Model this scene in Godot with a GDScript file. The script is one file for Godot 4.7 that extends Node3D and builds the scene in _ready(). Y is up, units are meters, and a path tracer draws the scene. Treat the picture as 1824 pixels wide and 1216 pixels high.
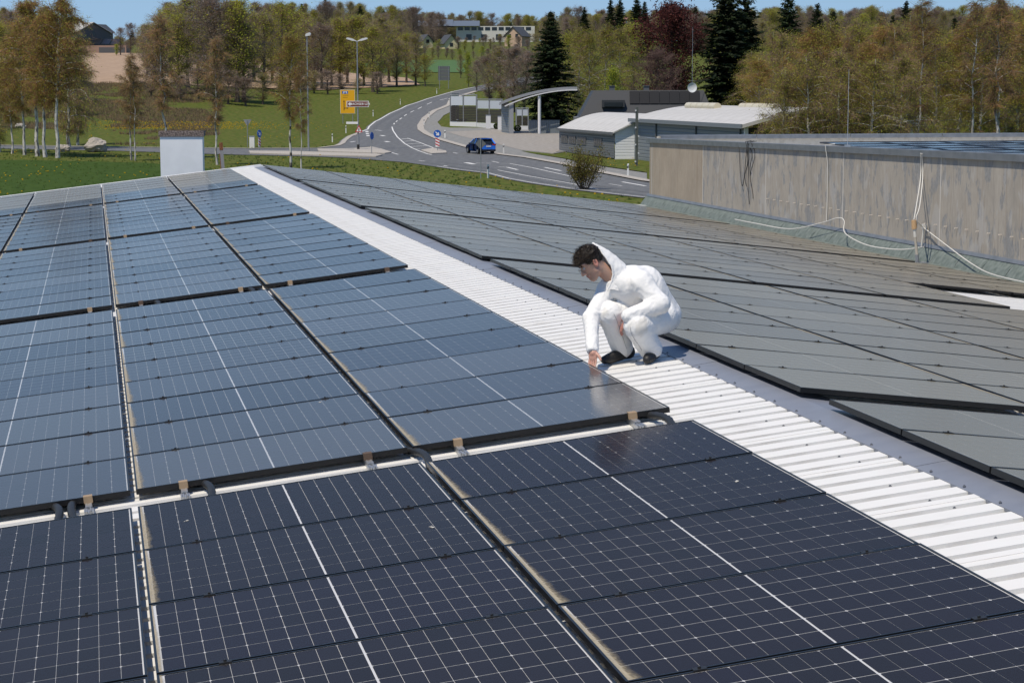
extends Node3D
# Solar roof with a kneeling worker, road junction and spring woods beyond.
# World: y up, metres. The roof ridge runs along -z; the left slope falls to -x, the right slope to +x.

const SLOPE := deg_to_rad(6.5)
const PANEL_L := 1.722
const PANEL_W := 1.134
const PITCH_R := 1.154
const PITCH_C := 1.759
const CAM_POS := Vector3(-3.6576, 2.0481, 11.5715)
const YAW := deg_to_rad(12.13)

var M := {}
var names := {}
var rng := RandomNumberGenerator.new()

# ---------------------------------------------------------------- mesh builder
class MB:
	var v := PackedVector3Array()
	var n := PackedVector3Array()
	var uv := PackedVector2Array()
	var c := PackedColorArray()
	var col := Color(1, 1, 1)
	func tri(a: Vector3, b: Vector3, d: Vector3) -> void:
		var nn := (b - a).cross(d - a).normalized()
		tri_n(a, b, d, nn, nn, nn)
	func tri_n(a: Vector3, b: Vector3, d: Vector3, na: Vector3, nb: Vector3, nd: Vector3) -> void:
		v.append(a); v.append(d); v.append(b)
		n.append(na); n.append(nd); n.append(nb)
		uv.append(Vector2(a.x, a.z)); uv.append(Vector2(d.x, d.z)); uv.append(Vector2(b.x, b.z))
		c.append(col); c.append(col); c.append(col)
	func quad(a: Vector3, b: Vector3, d: Vector3, e: Vector3) -> void:
		tri(a, b, d); tri(a, d, e)
	func quad_n(a: Vector3, b: Vector3, d: Vector3, e: Vector3, na: Vector3, nb: Vector3, nd: Vector3, ne: Vector3) -> void:
		tri_n(a, b, d, na, nb, nd); tri_n(a, d, e, na, nd, ne)
	func quad_uv(a: Vector3, b: Vector3, d: Vector3, e: Vector3, u0: Vector2, u1: Vector2, u2: Vector2, u3: Vector2) -> void:
		var k := uv.size()
		quad(a, b, d, e)
		uv[k] = u0; uv[k + 1] = u2; uv[k + 2] = u1; uv[k + 3] = u0; uv[k + 4] = u3; uv[k + 5] = u2
	# box with chamfered look is not needed for most; bev > 0 adds chamfers on the four upright and top edges
	func box(ce: Vector3, s: Vector3, bs := Basis.IDENTITY) -> void:
		var h := s * 0.5
		var p: Array[Vector3] = []
		for i in 8:
			p.append(ce + bs * Vector3(h.x if i & 1 else -h.x, h.y if i & 2 else -h.y, h.z if i & 4 else -h.z))
		quad(p[0], p[2], p[3], p[1]); quad(p[4], p[5], p[7], p[6])
		quad(p[0], p[4], p[6], p[2]); quad(p[1], p[3], p[7], p[5])
		quad(p[2], p[6], p[7], p[3]); quad(p[0], p[1], p[5], p[4])
	func bar(a: Vector3, b: Vector3, w: float, h: float, up := Vector3.UP) -> void:
		var f := (b - a)
		var l := f.length()
		f = f / l
		var r := f.cross(up).normalized()
		var u := r.cross(f)
		box((a + b) * 0.5, Vector3(w, h, l), Basis(r, u, -f))
	func tube(pts: Array, rad: Array, sides := 8, cap := true) -> void:
		var k := pts.size()
		var rings := []
		var nr := []
		var ref := Vector3(0.31, 0.2, 0.93).normalized()
		for i in k:
			var t: Vector3 = (pts[mini(i + 1, k - 1)] - pts[maxi(i - 1, 0)])
			t = t.normalized()
			var x := t.cross(ref)
			if x.length() < 0.05:
				x = t.cross(Vector3(1, 0, 0))
			x = x.normalized()
			ref = x.cross(t)
			var y := t.cross(x)
			var ring := PackedVector3Array()
			var nn := PackedVector3Array()
			for j in sides:
				var an := TAU * j / sides
				var dv := x * cos(an) + y * sin(an)
				ring.append(pts[i] + dv * float(rad[i])); nn.append(dv)
			rings.append(ring); nr.append(nn)
		for i in k - 1:
			for j in sides:
				var j2 := (j + 1) % sides
				quad_n(rings[i][j], rings[i][j2], rings[i + 1][j2], rings[i + 1][j], nr[i][j], nr[i][j2], nr[i + 1][j2], nr[i + 1][j])
		if cap:
			for j in sides:
				var j2 := (j + 1) % sides
				tri(pts[0], rings[0][j2], rings[0][j])
				tri(pts[k - 1], rings[k - 1][j], rings[k - 1][j2])
	func lathe(prof: Array, sides := 12, at := Vector3.ZERO, bs := Basis.IDENTITY) -> void:
		for i in prof.size() - 1:
			var a: Vector2 = prof[i]
			var b: Vector2 = prof[i + 1]
			for j in sides:
				var t0 := TAU * j / sides
				var t1 := TAU * (j + 1) / sides
				var p0 := at + bs * Vector3(a.x * cos(t0), a.y, a.x * sin(t0))
				var p1 := at + bs * Vector3(a.x * cos(t1), a.y, a.x * sin(t1))
				var q0 := at + bs * Vector3(b.x * cos(t0), b.y, b.x * sin(t0))
				var q1 := at + bs * Vector3(b.x * cos(t1), b.y, b.x * sin(t1))
				if a.x < 1e-5: tri(p0, q0, q1)
				elif b.x < 1e-5: tri(p0, q0, p1)
				else: quad(p0, q0, q1, p1)
	# polygon in the plane of axes ax, ay at o, extruded by d along ax x ay
	func prism(poly: PackedVector2Array, o: Vector3, ax: Vector3, ay: Vector3, d: float) -> void:
		var az := ax.cross(ay).normalized() * d
		var P := poly
		var ar := 0.0
		for i in P.size():
			ar += P[i].cross(P[(i + 1) % P.size()])
		if ar < 0:
			P = P.duplicate(); P.reverse()
		var ix := Geometry2D.triangulate_polygon(P)
		for t in range(0, ix.size(), 3):
			var q := [P[ix[t]], P[ix[t + 1]], P[ix[t + 2]]]
			if (q[1] - q[0]).cross(q[2] - q[0]) < 0: q = [q[0], q[2], q[1]]
			var w := [o + ax * q[0].x + ay * q[0].y, o + ax * q[1].x + ay * q[1].y, o + ax * q[2].x + ay * q[2].y]
			tri(w[0] + az, w[1] + az, w[2] + az)
			tri(w[0], w[2], w[1])
		for i in P.size():
			var a := o + ax * P[i].x + ay * P[i].y
			var b2: Vector2 = P[(i + 1) % P.size()]
			var b := o + ax * b2.x + ay * b2.y
			quad(a, b, b + az, a + az)
	func ball(ce: Vector3, r: Vector3, su := 8, sv := 6) -> void:
		for i in sv:
			var a0 := PI * i / sv - PI / 2
			var a1 := PI * (i + 1) / sv - PI / 2
			for j in su:
				var t0 := TAU * j / su
				var t1 := TAU * (j + 1) / su
				var d := [Vector3(cos(a0) * cos(t0), sin(a0), cos(a0) * sin(t0)), Vector3(cos(a1) * cos(t0), sin(a1), cos(a1) * sin(t0)), Vector3(cos(a1) * cos(t1), sin(a1), cos(a1) * sin(t1)), Vector3(cos(a0) * cos(t1), sin(a0), cos(a0) * sin(t1))]
				if i > 0: tri_n(ce + d[0] * r, ce + d[1] * r, ce + d[3] * r, d[0], d[1], d[3])
				if i < sv - 1: tri_n(ce + d[1] * r, ce + d[2] * r, ce + d[3] * r, d[1], d[2], d[3])
				elif i == sv - 1: pass
				if i == 0: tri_n(ce + d[0] * r, ce + d[1] * r, ce + d[2] * r, d[0], d[1], d[2])
	func add_to(m: ArrayMesh, mat: Material, colors := false) -> ArrayMesh:
		var a := []
		a.resize(Mesh.ARRAY_MAX)
		a[Mesh.ARRAY_VERTEX] = v; a[Mesh.ARRAY_NORMAL] = n; a[Mesh.ARRAY_TEX_UV] = uv
		if colors: a[Mesh.ARRAY_COLOR] = c
		m.add_surface_from_arrays(Mesh.PRIMITIVE_TRIANGLES, a)
		if mat: m.surface_set_material(m.get_surface_count() - 1, mat)
		return m
	func mesh(mat: Material, colors := false) -> ArrayMesh:
		return add_to(ArrayMesh.new(), mat, colors)

# ---------------------------------------------------------------- scene helpers
func numbered(called: String) -> String:
	var k: int = names.get(called, 0)
	names[called] = k + 1
	return called if k == 0 else "%s_%03d" % [called, k]

func put(called: String, m: Mesh, parent: Node3D = null, at := Vector3.ZERO) -> MeshInstance3D:
	var o := MeshInstance3D.new()
	o.mesh = m
	o.position = at
	if parent == null:
		o.name = numbered(called)
		add_child(o, true)
	else:
		o.name = called
		parent.add_child(o, true)
	return o

func tag(o: Node, label: String, category: String, group := "", kind := "") -> Node:
	if label: o.set_meta("label", label)
	if category: o.set_meta("category", category)
	if group: o.set_meta("group", group)
	if kind: o.set_meta("kind", kind)
	elif category: o.set_meta("kind", "thing")
	return o

func thing(called: String, label: String, category: String, at := Vector3.ZERO, turn := 0.0, group := "") -> Node3D:
	var o := Node3D.new()
	o.name = numbered(called)
	add_child(o, true)
	o.position = at
	o.rotation.y = turn
	tag(o, label, category, group)
	return o

func struct(called: String, m: Mesh) -> MeshInstance3D:
	var o := put(called, m)
	o.set_meta("kind", "structure")
	return o

func copy_of(o: Node3D, label := "") -> Node3D:
	var r: Node3D = o.duplicate()
	var base := String(o.name)
	var us := base.rfind("_")
	if us > 0 and base.substr(us + 1).is_valid_int(): base = base.substr(0, us)
	r.name = numbered(base)
	add_child(r, true)
	if label: r.set_meta("label", label)
	return r

# ---------------------------------------------------------------- materials
func srgb(r: float, g: float, b: float, a := 1.0) -> Color:
	var q := Color(r, g, b).linear_to_srgb()
	q.a = a
	return q

func mat(lin: Color, rough := 0.8, metal := 0.0, spec := 0.5) -> StandardMaterial3D:
	var m := StandardMaterial3D.new()
	m.albedo_color = srgb(lin.r, lin.g, lin.b, lin.a)
	m.roughness = rough
	m.metallic = metal
	m.metallic_specular = spec
	m.cull_mode = BaseMaterial3D.CULL_DISABLED
	return m

func noise_tex(freq: float, cols: Array, stops: Array, size := 512, seed_ := 1, oct := 4, kind := FastNoiseLite.TYPE_SIMPLEX_SMOOTH, stretch := Vector2(1, 1)) -> ImageTexture:
	var nz := FastNoiseLite.new()
	nz.seed = seed_; nz.frequency = freq; nz.noise_type = kind
	nz.fractal_octaves = oct
	var g := Gradient.new()
	g.offsets = PackedFloat32Array(stops)
	var cc := PackedColorArray()
	for q in cols: cc.append(srgb(q.r, q.g, q.b, q.a))
	g.colors = cc
	var im: Image
	if stretch == Vector2(1, 1):
		im = nz.get_seamless_image(size, size, false, false, 0.15)
	else:
		im = nz.get_seamless_image(int(size / stretch.x), int(size / stretch.y), false, false, 0.15)
		im.resize(size, size, Image.INTERPOLATE_CUBIC)
	var o := Image.create_empty(size, size, true, Image.FORMAT_RGBA8)
	for y in size:
		for x in size:
			o.set_pixel(x, y, g.sample(im.get_pixel(x, y).r))
	o.generate_mipmaps()
	return ImageTexture.create_from_image(o)

func tri_mat(tex: Texture2D, scale: float, rough := 0.85, metal := 0.0, tint := Color(1, 1, 1)) -> StandardMaterial3D:
	var m := mat(Color(1, 1, 1), rough, metal)
	m.albedo_color = tint
	m.albedo_texture = tex
	m.uv1_triplanar = true
	m.uv1_world_triplanar = true
	m.uv1_scale = Vector3.ONE * scale
	return m

func C3(r: float, g: float, b: float, a := 1.0) -> Color:
	return Color(r, g, b, a)

# ---------------------------------------------------------------- places
var FWD := Vector3(sin(YAW), 0, -cos(YAW))
var RGT := Vector3(cos(YAW), 0, sin(YAW))

func left_at(s: float, z: float, h := 0.0) -> Vector3:
	return Vector3(s * cos(SLOPE) - h * sin(SLOPE), s * sin(SLOPE) + h * cos(SLOPE), z)

func right_at(s: float, z: float, h := 0.0) -> Vector3:
	return Vector3(0.91 + s * cos(SLOPE) + h * sin(SLOPE), 0.10 - s * sin(SLOPE) + h * cos(SLOPE), z)

# ================================================================ camera, sky, sun
func build_camera_and_light() -> void:
	var cam := Camera3D.new()
	cam.name = "camera"
	cam.fov = 19.96
	cam.keep_aspect = Camera3D.KEEP_HEIGHT
	cam.near = 0.1
	cam.far = 6000.0
	add_child(cam)
	cam.transform = Transform3D(Basis(Vector3(0.977641, -0.00134, 0.210277), Vector3(0.027996, 0.991907, -0.123842), Vector3(-0.208409, 0.12696, 0.969766)), CAM_POS)
	cam.current = true
	var env := Environment.new()
	env.background_mode = Environment.BG_SKY
	var sm := ProceduralSkyMaterial.new()
	sm.sky_top_color = Color(0.30, 0.45, 0.68)
	sm.sky_horizon_color = Color(0.63, 0.765, 0.88)
	sm.sky_curve = 0.22
	sm.ground_bottom_color = Color(0.20, 0.22, 0.16)
	sm.ground_horizon_color = Color(0.42, 0.46, 0.42)
	sm.sun_angle_max = 12.0
	sm.sun_curve = 0.1
	var sky := Sky.new()
	sky.sky_material = sm
	env.sky = sky
	env.ambient_light_source = Environment.AMBIENT_SOURCE_SKY
	env.background_energy_multiplier = 1.0
	env.tonemap_mode = Environment.TONE_MAPPER_LINEAR
	env.tonemap_exposure = 1.02
	env.sdfgi_enabled = true
	env.ssao_enabled = true
	env.ssil_enabled = true
	env.fog_enabled = false
	env.fog_density = 0.00022
	env.fog_light_color = Color(0.80, 0.88, 0.97)
	var we := WorldEnvironment.new()
	we.name = "world_environment"
	we.environment = env
	add_child(we)
	var sun := DirectionalLight3D.new()
	sun.name = "sun"
	sun.light_energy = 1.35
	sun.light_color = Color(1.0, 0.955, 0.88)
	sun.light_angular_distance = 0.5
	sun.shadow_enabled = true
	add_child(sun)
	var to_sun := Vector3(-0.36, 0.88, 0.28).normalized()
	sun.look_at_from_position(to_sun * 50.0, Vector3.ZERO, Vector3.UP)

# ================================================================ the roof under the panels
const SHEET_H := -0.118     # valley of the sheet under the panel plane
const RIB := 0.036          # rib height
const ROOF_FAR := -43.1
const ROOF_NEAR := 9.0

func sheet_mesh(len_s: float, side: int) -> ArrayMesh:
	# one trapezoidal sheet, five ribs (1.035 m); local x down-slope from the ridge end, z along the ridge
	var mb := MB.new()
	var p := 0.207
	var prof := []
	for i in 5:
		var z0 := i * p
		prof.append(Vector2(z0 + 0.0, 0)); prof.append(Vector2(z0 + 0.062, 0))
		prof.append(Vector2(z0 + 0.0635, RIB)); prof.append(Vector2(z0 + 0.198, RIB))
		prof.append(Vector2(z0 + 0.1995, 0))
	prof.append(Vector2(5 * p, 0))
	# lap: the last rib carries a second layer edge
	for i in prof.size() - 1:
		var a: Vector2 = prof[i]
		var b: Vector2 = prof[i + 1]
		if side < 0:
			mb.quad(Vector3(0, a.y, a.x), Vector3(-len_s, a.y, a.x), Vector3(-len_s, b.y, b.x), Vector3(0, b.y, b.x))
		else:
			mb.quad(Vector3(0, a.y, a.x), Vector3(0, b.y, b.x), Vector3(len_s, b.y, b.x), Vector3(len_s, a.y, a.x))
	# lapped edge: a doubled lip a few millimetres proud on one flank and rib top
	var e := 0.0035
	var q0 := Vector2(0.0635, RIB + e)
	var q1 := Vector2(0.135, RIB + e)
	var d := -len_s if side < 0 else len_s
	var up := [Vector3(0, q0.y, q0.x), Vector3(d, q0.y, q0.x), Vector3(d, q1.y, q1.x), Vector3(0, q1.y, q1.x)]
	if side < 0: mb.quad(up[0], up[1], up[2], up[3])
	else: mb.quad(up[0], up[3], up[2], up[1])
	mb.quad(Vector3(0, RIB, q1.x), Vector3(0, q1.y, q1.x), Vector3(d, q1.y, q1.x), Vector3(d, RIB, q1.x))
	# closed rib ends at the ridge
	for i in 5:
		var z0 := i * p
		mb.quad(Vector3(0, 0, z0 + 0.062), Vector3(0, RIB, z0 + 0.0635), Vector3(0, RIB, z0 + 0.198), Vector3(0, 0, z0 + 0.1995))
	return mb.mesh(M.sheet)

func build_roof() -> void:
	M.sheet = mat(C3(0.80, 0.81, 0.83), 0.42, 0.0, 0.5)
	var st := noise_tex(0.012, [C3(0.62, 0.61, 0.59), C3(0.675, 0.67, 0.655), C3(0.69, 0.685, 0.67), C3(0.70, 0.695, 0.68)], [0.05, 0.16, 0.30, 0.75], 512, 3, 6)
	M.sheet = tri_mat(st, 0.35, 0.5)
	M.sheet.metallic_specular = 0.25
	var ct := noise_tex(0.01, [C3(0.185, 0.20, 0.24), C3(0.20, 0.217, 0.26), C3(0.215, 0.23, 0.27)], [0.2, 0.5, 0.8], 512, 8, 5)
	M.cap = tri_mat(ct, 0.5, 0.42, 0.0)
	M.cap.metallic_specular = 0.35
	M.screw = mat(C3(0.20, 0.20, 0.21), 0.4, 0.7)
	M.seal = mat(C3(0.16, 0.15, 0.14), 0.9)
	M.white_trim = mat(C3(0.80, 0.81, 0.82), 0.45)
	var b := thing("roof_building", "low gabled hall with white trapezoidal sheet roof and grey ridge cap", "building", Vector3(0, 0, 0))
	var l_len := 11.9
	var r_len := 11.6
	var ml := sheet_mesh(l_len, -1)
	var mr := sheet_mesh(r_len, 1)
	var k := 0
	var z := ROOF_FAR
	while z < ROOF_NEAR:
		var o := put("roof_sheet", ml, b, left_at(0.80, z, SHEET_H))
		o.rotation.z = SLOPE
		var o2 := put("roof_sheet", mr, b, right_at(0.12, z, SHEET_H))
		o2.rotation.z = -SLOPE
		z += 1.035
		k += 1
	# ridge cap: sections of 2 m, each lapping the next, gently uneven
	rng.seed = 77
	var zc := ROOF_FAR - 0.05
	var i := 0
	var hs := []
	for q in 40: hs.append(rng.randf_range(-0.004, 0.004))
	while zc < ROOF_NEAR:
		var mb := MB.new()
		var z0 := zc
		var z1 := zc + 2.07
		var h0: float = hs[i]
		var h1: float = hs[i + 1]
		var off := 0.0 if i % 2 == 0 else 0.003
		var prof := [Vector2(0.705, -0.010), Vector2(0.715, 0.006), Vector2(0.90, 0.010)]
		var a0 := left_at(0.715, z0, SHEET_H + RIB + 0.004 + off)
		var a1 := left_at(0.715, z1, SHEET_H + RIB + 0.004 + off)
		var t0 := Vector3(0.905, left_at(0.905, 0, SHEET_H + RIB + 0.010 + off).y + h0, z0)
		var t1 := Vector3(0.905, left_at(0.905, 0, SHEET_H + RIB + 0.010 + off).y + h1, z1)
		var c0 := right_at(0.28, z0, SHEET_H + RIB + 0.004 + off)
		var c1 := right_at(0.28, z1, SHEET_H + RIB + 0.004 + off)
		var dn := Vector3(0, -0.014, 0)
		mb.quad(a0, a1, t1, t0)
		mb.quad(t0, t1, c1, c0)
		mb.quad(a0 + dn, a1 + dn, a1, a0)
		mb.quad(c0, c1, c1 + dn, c0 + dn)
		mb.quad(a1, a1 + dn, t1 + dn, t1)
		mb.quad(t1, t1 + dn, c1 + dn, c1)
		put("ridge_cap_section", mb.mesh(M.cap), b)
		zc += 2.07 - 0.03
		i += 1
	# saw-cut filler under the cap edge between the ribs
	# screws along the cap edge, on every rib near the camera
	var sc := MB.new()
	sc.lathe([Vector2(0.0, 0.008), Vector2(0.005, 0.0075), Vector2(0.0055, 0.003), Vector2(0.009, 0.002), Vector2(0.0095, 0.0)], 8)
	var scm := sc.mesh(M.screw)
	var zz := ROOF_FAR + 0.1165
	while zz < 6.0:
		if zz > -12.0 and int(round((zz - ROOF_FAR) / 0.207)) % 2 == 0:
			var o := put("screw", scm, b, left_at(0.735, zz, SHEET_H + RIB + 0.009))
			o.rotation.z = SLOPE
		zz += 0.207
	# fixing screws in the middle of the white strip
	zz = -8.0
	var kk := 0
	while zz < 5.0:
		var o3 := put("screw", scm, b, left_at(0.44 + 0.04 * (kk % 3), zz + 0.1335, SHEET_H + RIB))
		o3.rotation.z = SLOPE
		zz += 0.207 * [2, 1, 3][kk % 3]
		kk += 1
	# gable verge trim at the far end
	for s in [-1, 1]:
		var vb := MB.new()
		var p0 := left_at(-11.2, ROOF_FAR - 0.06, -0.02) if s < 0 else right_at(11.6, ROOF_FAR - 0.06, -0.035)
		var p1 := Vector3(0.905, 0.085 if s < 0 else 0.07, ROOF_FAR - 0.06)
		var dn := Vector3(0, -0.24, 0)
		var w := Vector3(0, 0, 0.16)
		if s > 0:
			var t := p0; p0 = p1; p1 = t
		vb.quad(p0, p0 + w, p1 + w, p1)
		vb.quad(p0 + dn, p1 + dn, p1, p0)
		vb.quad(p0 + w, p0 + w + dn * 0.3, p1 + w + dn * 0.3, p1 + w)
		put("verge_trim", vb.mesh(M.white_trim), b)
	# walls and deck below the sheets
	M.hall_wall = mat(C3(0.55, 0.55, 0.53), 0.8)
	var hw := MB.new()
	var poly := PackedVector2Array([Vector2(-10.6, -4.3), Vector2(12.2, -4.3), Vector2(12.2, -1.42), Vector2(0.9, -0.16), Vector2(-10.6, -1.50)])
	hw.prism(poly, Vector3(0, 0, ROOF_FAR + 0.1), Vector3(1, 0, 0), Vector3(0, 1, 0), ROOF_NEAR - ROOF_FAR - 0.3)
	put("hall_body", hw.mesh(M.hall_wall), b)

# ================================================================ solar panels
var pm := {}

func octo(mb: MB, x0: float, x1: float, z0: float, z1: float, y: float, cl: float, cr: float) -> void:
	# half cell with clipped corners on one long side
	var p := [Vector3(x0 + cl, y, z0), Vector3(x0, y, z0 + cl), Vector3(x0, y, z1 - cl), Vector3(x0 + cl, y, z1), Vector3(x1 - cr, y, z1), Vector3(x1, y, z1 - cr), Vector3(x1, y, z0 + cr), Vector3(x1 - cr, y, z0)]
	for i in range(1, 7):
		mb.tri(p[0], p[i], p[i + 1])

func cell_spot(i: int, j: int) -> Vector2:
	# centre of half cell i (0..17 along the length), j (0..5 across)
	var x := -0.8205 + i * 0.0925 + 0.0455 - 0.0045
	if i >= 9: x += 0.0085
	return Vector2(x - 0.004, (j - 2.5) * 0.1845)

func make_panel_meshes() -> void:
	M.frame = mat(C3(0.012, 0.012, 0.013), 0.38, 0.3, 0.5)
	M.backsheet = mat(C3(0.58, 0.58, 0.585), 0.6)
	M.cell = []
	for k in 4:
		M.cell.append(mat([C3(0.0112, 0.0092, 0.0150), C3(0.0130, 0.0108, 0.0165), C3(0.0104, 0.0088, 0.0130), C3(0.0118, 0.0096, 0.0175)][k], 0.5, 0.0, 0.10))
	M.glass = mat(C3(0.42, 0.40, 0.35, 0.02), 0.12)      # nearest block, almost no film
	M.glass_sheen_film = mat(C3(0.40, 0.41, 0.42, 0.11), 0.14) # thin dust, with the grazing sky sheen put into the film colour
	M.glass_dusty_sheen = mat(C3(0.56, 0.495, 0.335, 0.34), 0.22) # pollen and dust, thickened to paint in the pale grazing reflection
	for q in [M.glass, M.glass_sheen_film, M.glass_dusty_sheen]: q.transparency = BaseMaterial3D.TRANSPARENCY_ALPHA
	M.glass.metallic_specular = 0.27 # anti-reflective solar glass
	M.glass_sheen_film.metallic_specular = 0.42
	M.glass_dusty_sheen.metallic_specular = 0.36
	M.clamp = mat(C3(0.030, 0.030, 0.031), 0.5, 0.4)
	M.sticker = mat(C3(0.6, 0.6, 0.6), 0.6)
	M.dirt = mat(C3(1, 1, 1), 0.95)
	M.dirt.vertex_color_use_as_albedo = true
	M.dirt.transparency = BaseMaterial3D.TRANSPARENCY_ALPHA
	var hl := PANEL_L / 2
	var hw := PANEL_W / 2
	# frame: four hollow bars with an 11 mm lip on top, sides 35 mm high
	var f := MB.new()
	var lip := 0.011
	var H := 0.035
	f.box(Vector3(0, -H / 2 + 0.001, hw - lip / 2), Vector3(PANEL_L, H, lip))
	f.box(Vector3(0, -H / 2 + 0.001, -hw + lip / 2), Vector3(PANEL_L, H, lip))
	f.box(Vector3(hl - lip / 2, -H / 2 + 0.001, 0), Vector3(lip, H, PANEL_W - 2 * lip))
	f.box(Vector3(-hl + lip / 2, -H / 2 + 0.001, 0), Vector3(lip, H, PANEL_W - 2 * lip))
	pm.frame = f.mesh(M.frame)
	var bs := MB.new()
	bs.quad(Vector3(-hl + lip, -0.0042, hw - lip), Vector3(hl - lip, -0.0042, hw - lip), Vector3(hl - lip, -0.0042, -hw + lip), Vector3(-hl + lip, -0.0042, -hw + lip))
	pm.back = bs.mesh(M.backsheet)
	var g := MB.new()
	g.quad(Vector3(-hl + lip, -0.0005, hw - lip), Vector3(hl - lip, -0.0005, hw - lip), Vector3(hl - lip, -0.0005, -hw + lip), Vector3(-hl + lip, -0.0005, -hw + lip))
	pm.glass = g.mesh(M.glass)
	pm.glass_sheen_film = []
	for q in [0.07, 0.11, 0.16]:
		var gm2: StandardMaterial3D = M.glass_sheen_film.duplicate()
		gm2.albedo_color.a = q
		pm.glass_sheen_film.append(g.mesh(gm2))
	pm.glass_dusty_sheen = []
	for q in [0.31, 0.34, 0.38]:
		var gm3: StandardMaterial3D = M.glass_dusty_sheen.duplicate()
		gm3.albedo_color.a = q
		pm.glass_dusty_sheen.append(g.mesh(gm3))
	pm.glass_far = g.mesh(M.glass_dusty_sheen)
	pm.cells = []
	for k in 4:
		var cm := MB.new()
		for i in 18:
			for j in 6:
				var c := cell_spot(i, j)
				var ev := i % 2 == 0
				if i >= 9: ev = not ev
				octo(cm, c.x - 0.0453, c.x + 0.0453, c.y - 0.0888, c.y + 0.0888, -0.0025, 0.006 if ev else 0.0008, 0.0008 if ev else 0.006)
		pm.cells.append(cm.mesh(M.cell[k]))
	pm.cell_one = []
	for k in 4:
		for ev in 2:
			var cm := MB.new()
			octo(cm, -0.0453, 0.0453, -0.0888, 0.0888, 0.0, 0.006 if ev else 0.0008, 0.0008 if ev else 0.006)
			pm.cell_one.append(cm.mesh(M.cell[k]))
	# dirt left by standing water along the low edge: grainy, with a ragged soft border
	var nz := FastNoiseLite.new()
	nz.seed = 5; nz.frequency = 2.2; nz.fractal_octaves = 4
	var fine := FastNoiseLite.new()
	fine.seed = 9; fine.frequency = 40.0; fine.fractal_octaves = 2
	pm.dirt = []
	for k in 5:
		var d := MB.new()
		var N := 60
		var wd := func(t: float) -> float:
			# the water stands deepest towards one corner of the panel
			var q := 0.009 + 0.036 * pow(t, 0.8) * (0.85 + 0.5 * nz.get_noise_2d(t * 1.1, k * 7.3))
			if k == 4: q *= 0.45
			return maxf(0.006, q * (1.0 + 0.15 * fine.get_noise_2d(t, k * 3.0)))
		var rows := 7
		for i in N:
			for r in rows:
				var t0 := float(i) / N
				var t1 := float(i + 1) / N
				var P := []
				var cc := []
				for q in [[t0, r], [t1, r], [t1, r + 1], [t0, r + 1]]:
					var u: float = float(q[1]) / rows
					var w: float = wd.call(q[0])
					var grain := fine.get_noise_2d(q[0] * 3.0 + k, u * 0.3 + k * 5.0)
					P.append(Vector3(-hl + lip + 0.001 + w * 1.5 * u, 0.0006, -hw + lip + 0.002 + float(q[0]) * (PANEL_W - 2 * lip - 0.004)))
					var a := clampf((1.0 - u) * 1.15 * (1.0 - 0.4 * u) + grain * 0.45 * (1.0 - u), 0.0, 0.72) if q[1] < rows else 0.0
					var tn := 1.0 + 0.35 * grain
					cc.append(Color(0.37 * tn, 0.315 * tn, 0.215 * tn, a))
				var k0 := d.c.size()
				d.quad(P[0], P[3], P[2], P[1])
				# order in the buffers: a, d, b | a, e, d of quad(a,b,d,e)
				d.c[k0] = cc[0]; d.c[k0 + 1] = cc[2]; d.c[k0 + 2] = cc[3]
				d.c[k0 + 3] = cc[0]; d.c[k0 + 4] = cc[1]; d.c[k0 + 5] = cc[2]
		pm.dirt.append(d.mesh(M.dirt, true))
	pm.splat = []
	M.splat = mat(C3(0.55, 0.54, 0.49), 0.9)
	for k in 3:
		var sp := MB.new()
		for q in 4 + k * 2:
			var ce := Vector3(nz.get_noise_2d(q * 3.1, k * 5.0) * 0.035, 0.0, nz.get_noise_2d(q * 2.3 + 9.0, k * 5.0) * 0.035)
			var rr := (0.010 if q == 0 else 0.004) + 0.002 * absf(nz.get_noise_2d(q, k))
			for j in 9:
				var a0 := TAU * j / 9.0
				var a1 := TAU * (j + 1) / 9.0
				var r0 := rr * (1.0 + 0.5 * nz.get_noise_2d(j * 2.0, q + k * 4.0))
				var r1 := rr * (1.0 + 0.5 * nz.get_noise_2d(((j + 1) % 9) * 2.0, q + k * 4.0))
				sp.tri(ce, ce + Vector3(cos(a1) * r1, 0, sin(a1) * r1), ce + Vector3(cos(a0) * r0, 0, sin(a0) * r0))
		pm.splat.append(sp.mesh(M.splat))
	var cl := MB.new()
	cl.box(Vector3(0, 0.002, 0), Vector3(0.055, 0.005, 0.034))
	cl.lathe([Vector2(0.0, 0.012), Vector2(0.007, 0.012), Vector2(0.007, 0.005)], 6)
	pm.clamp = cl.mesh(M.clamp)

const ORD := ["first", "second", "third", "fourth", "fifth", "sixth", "seventh", "eighth", "ninth"]
const BLOCKS := ["nearest block", "second block back", "third block back", "fourth block back", "farthest block"]

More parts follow.
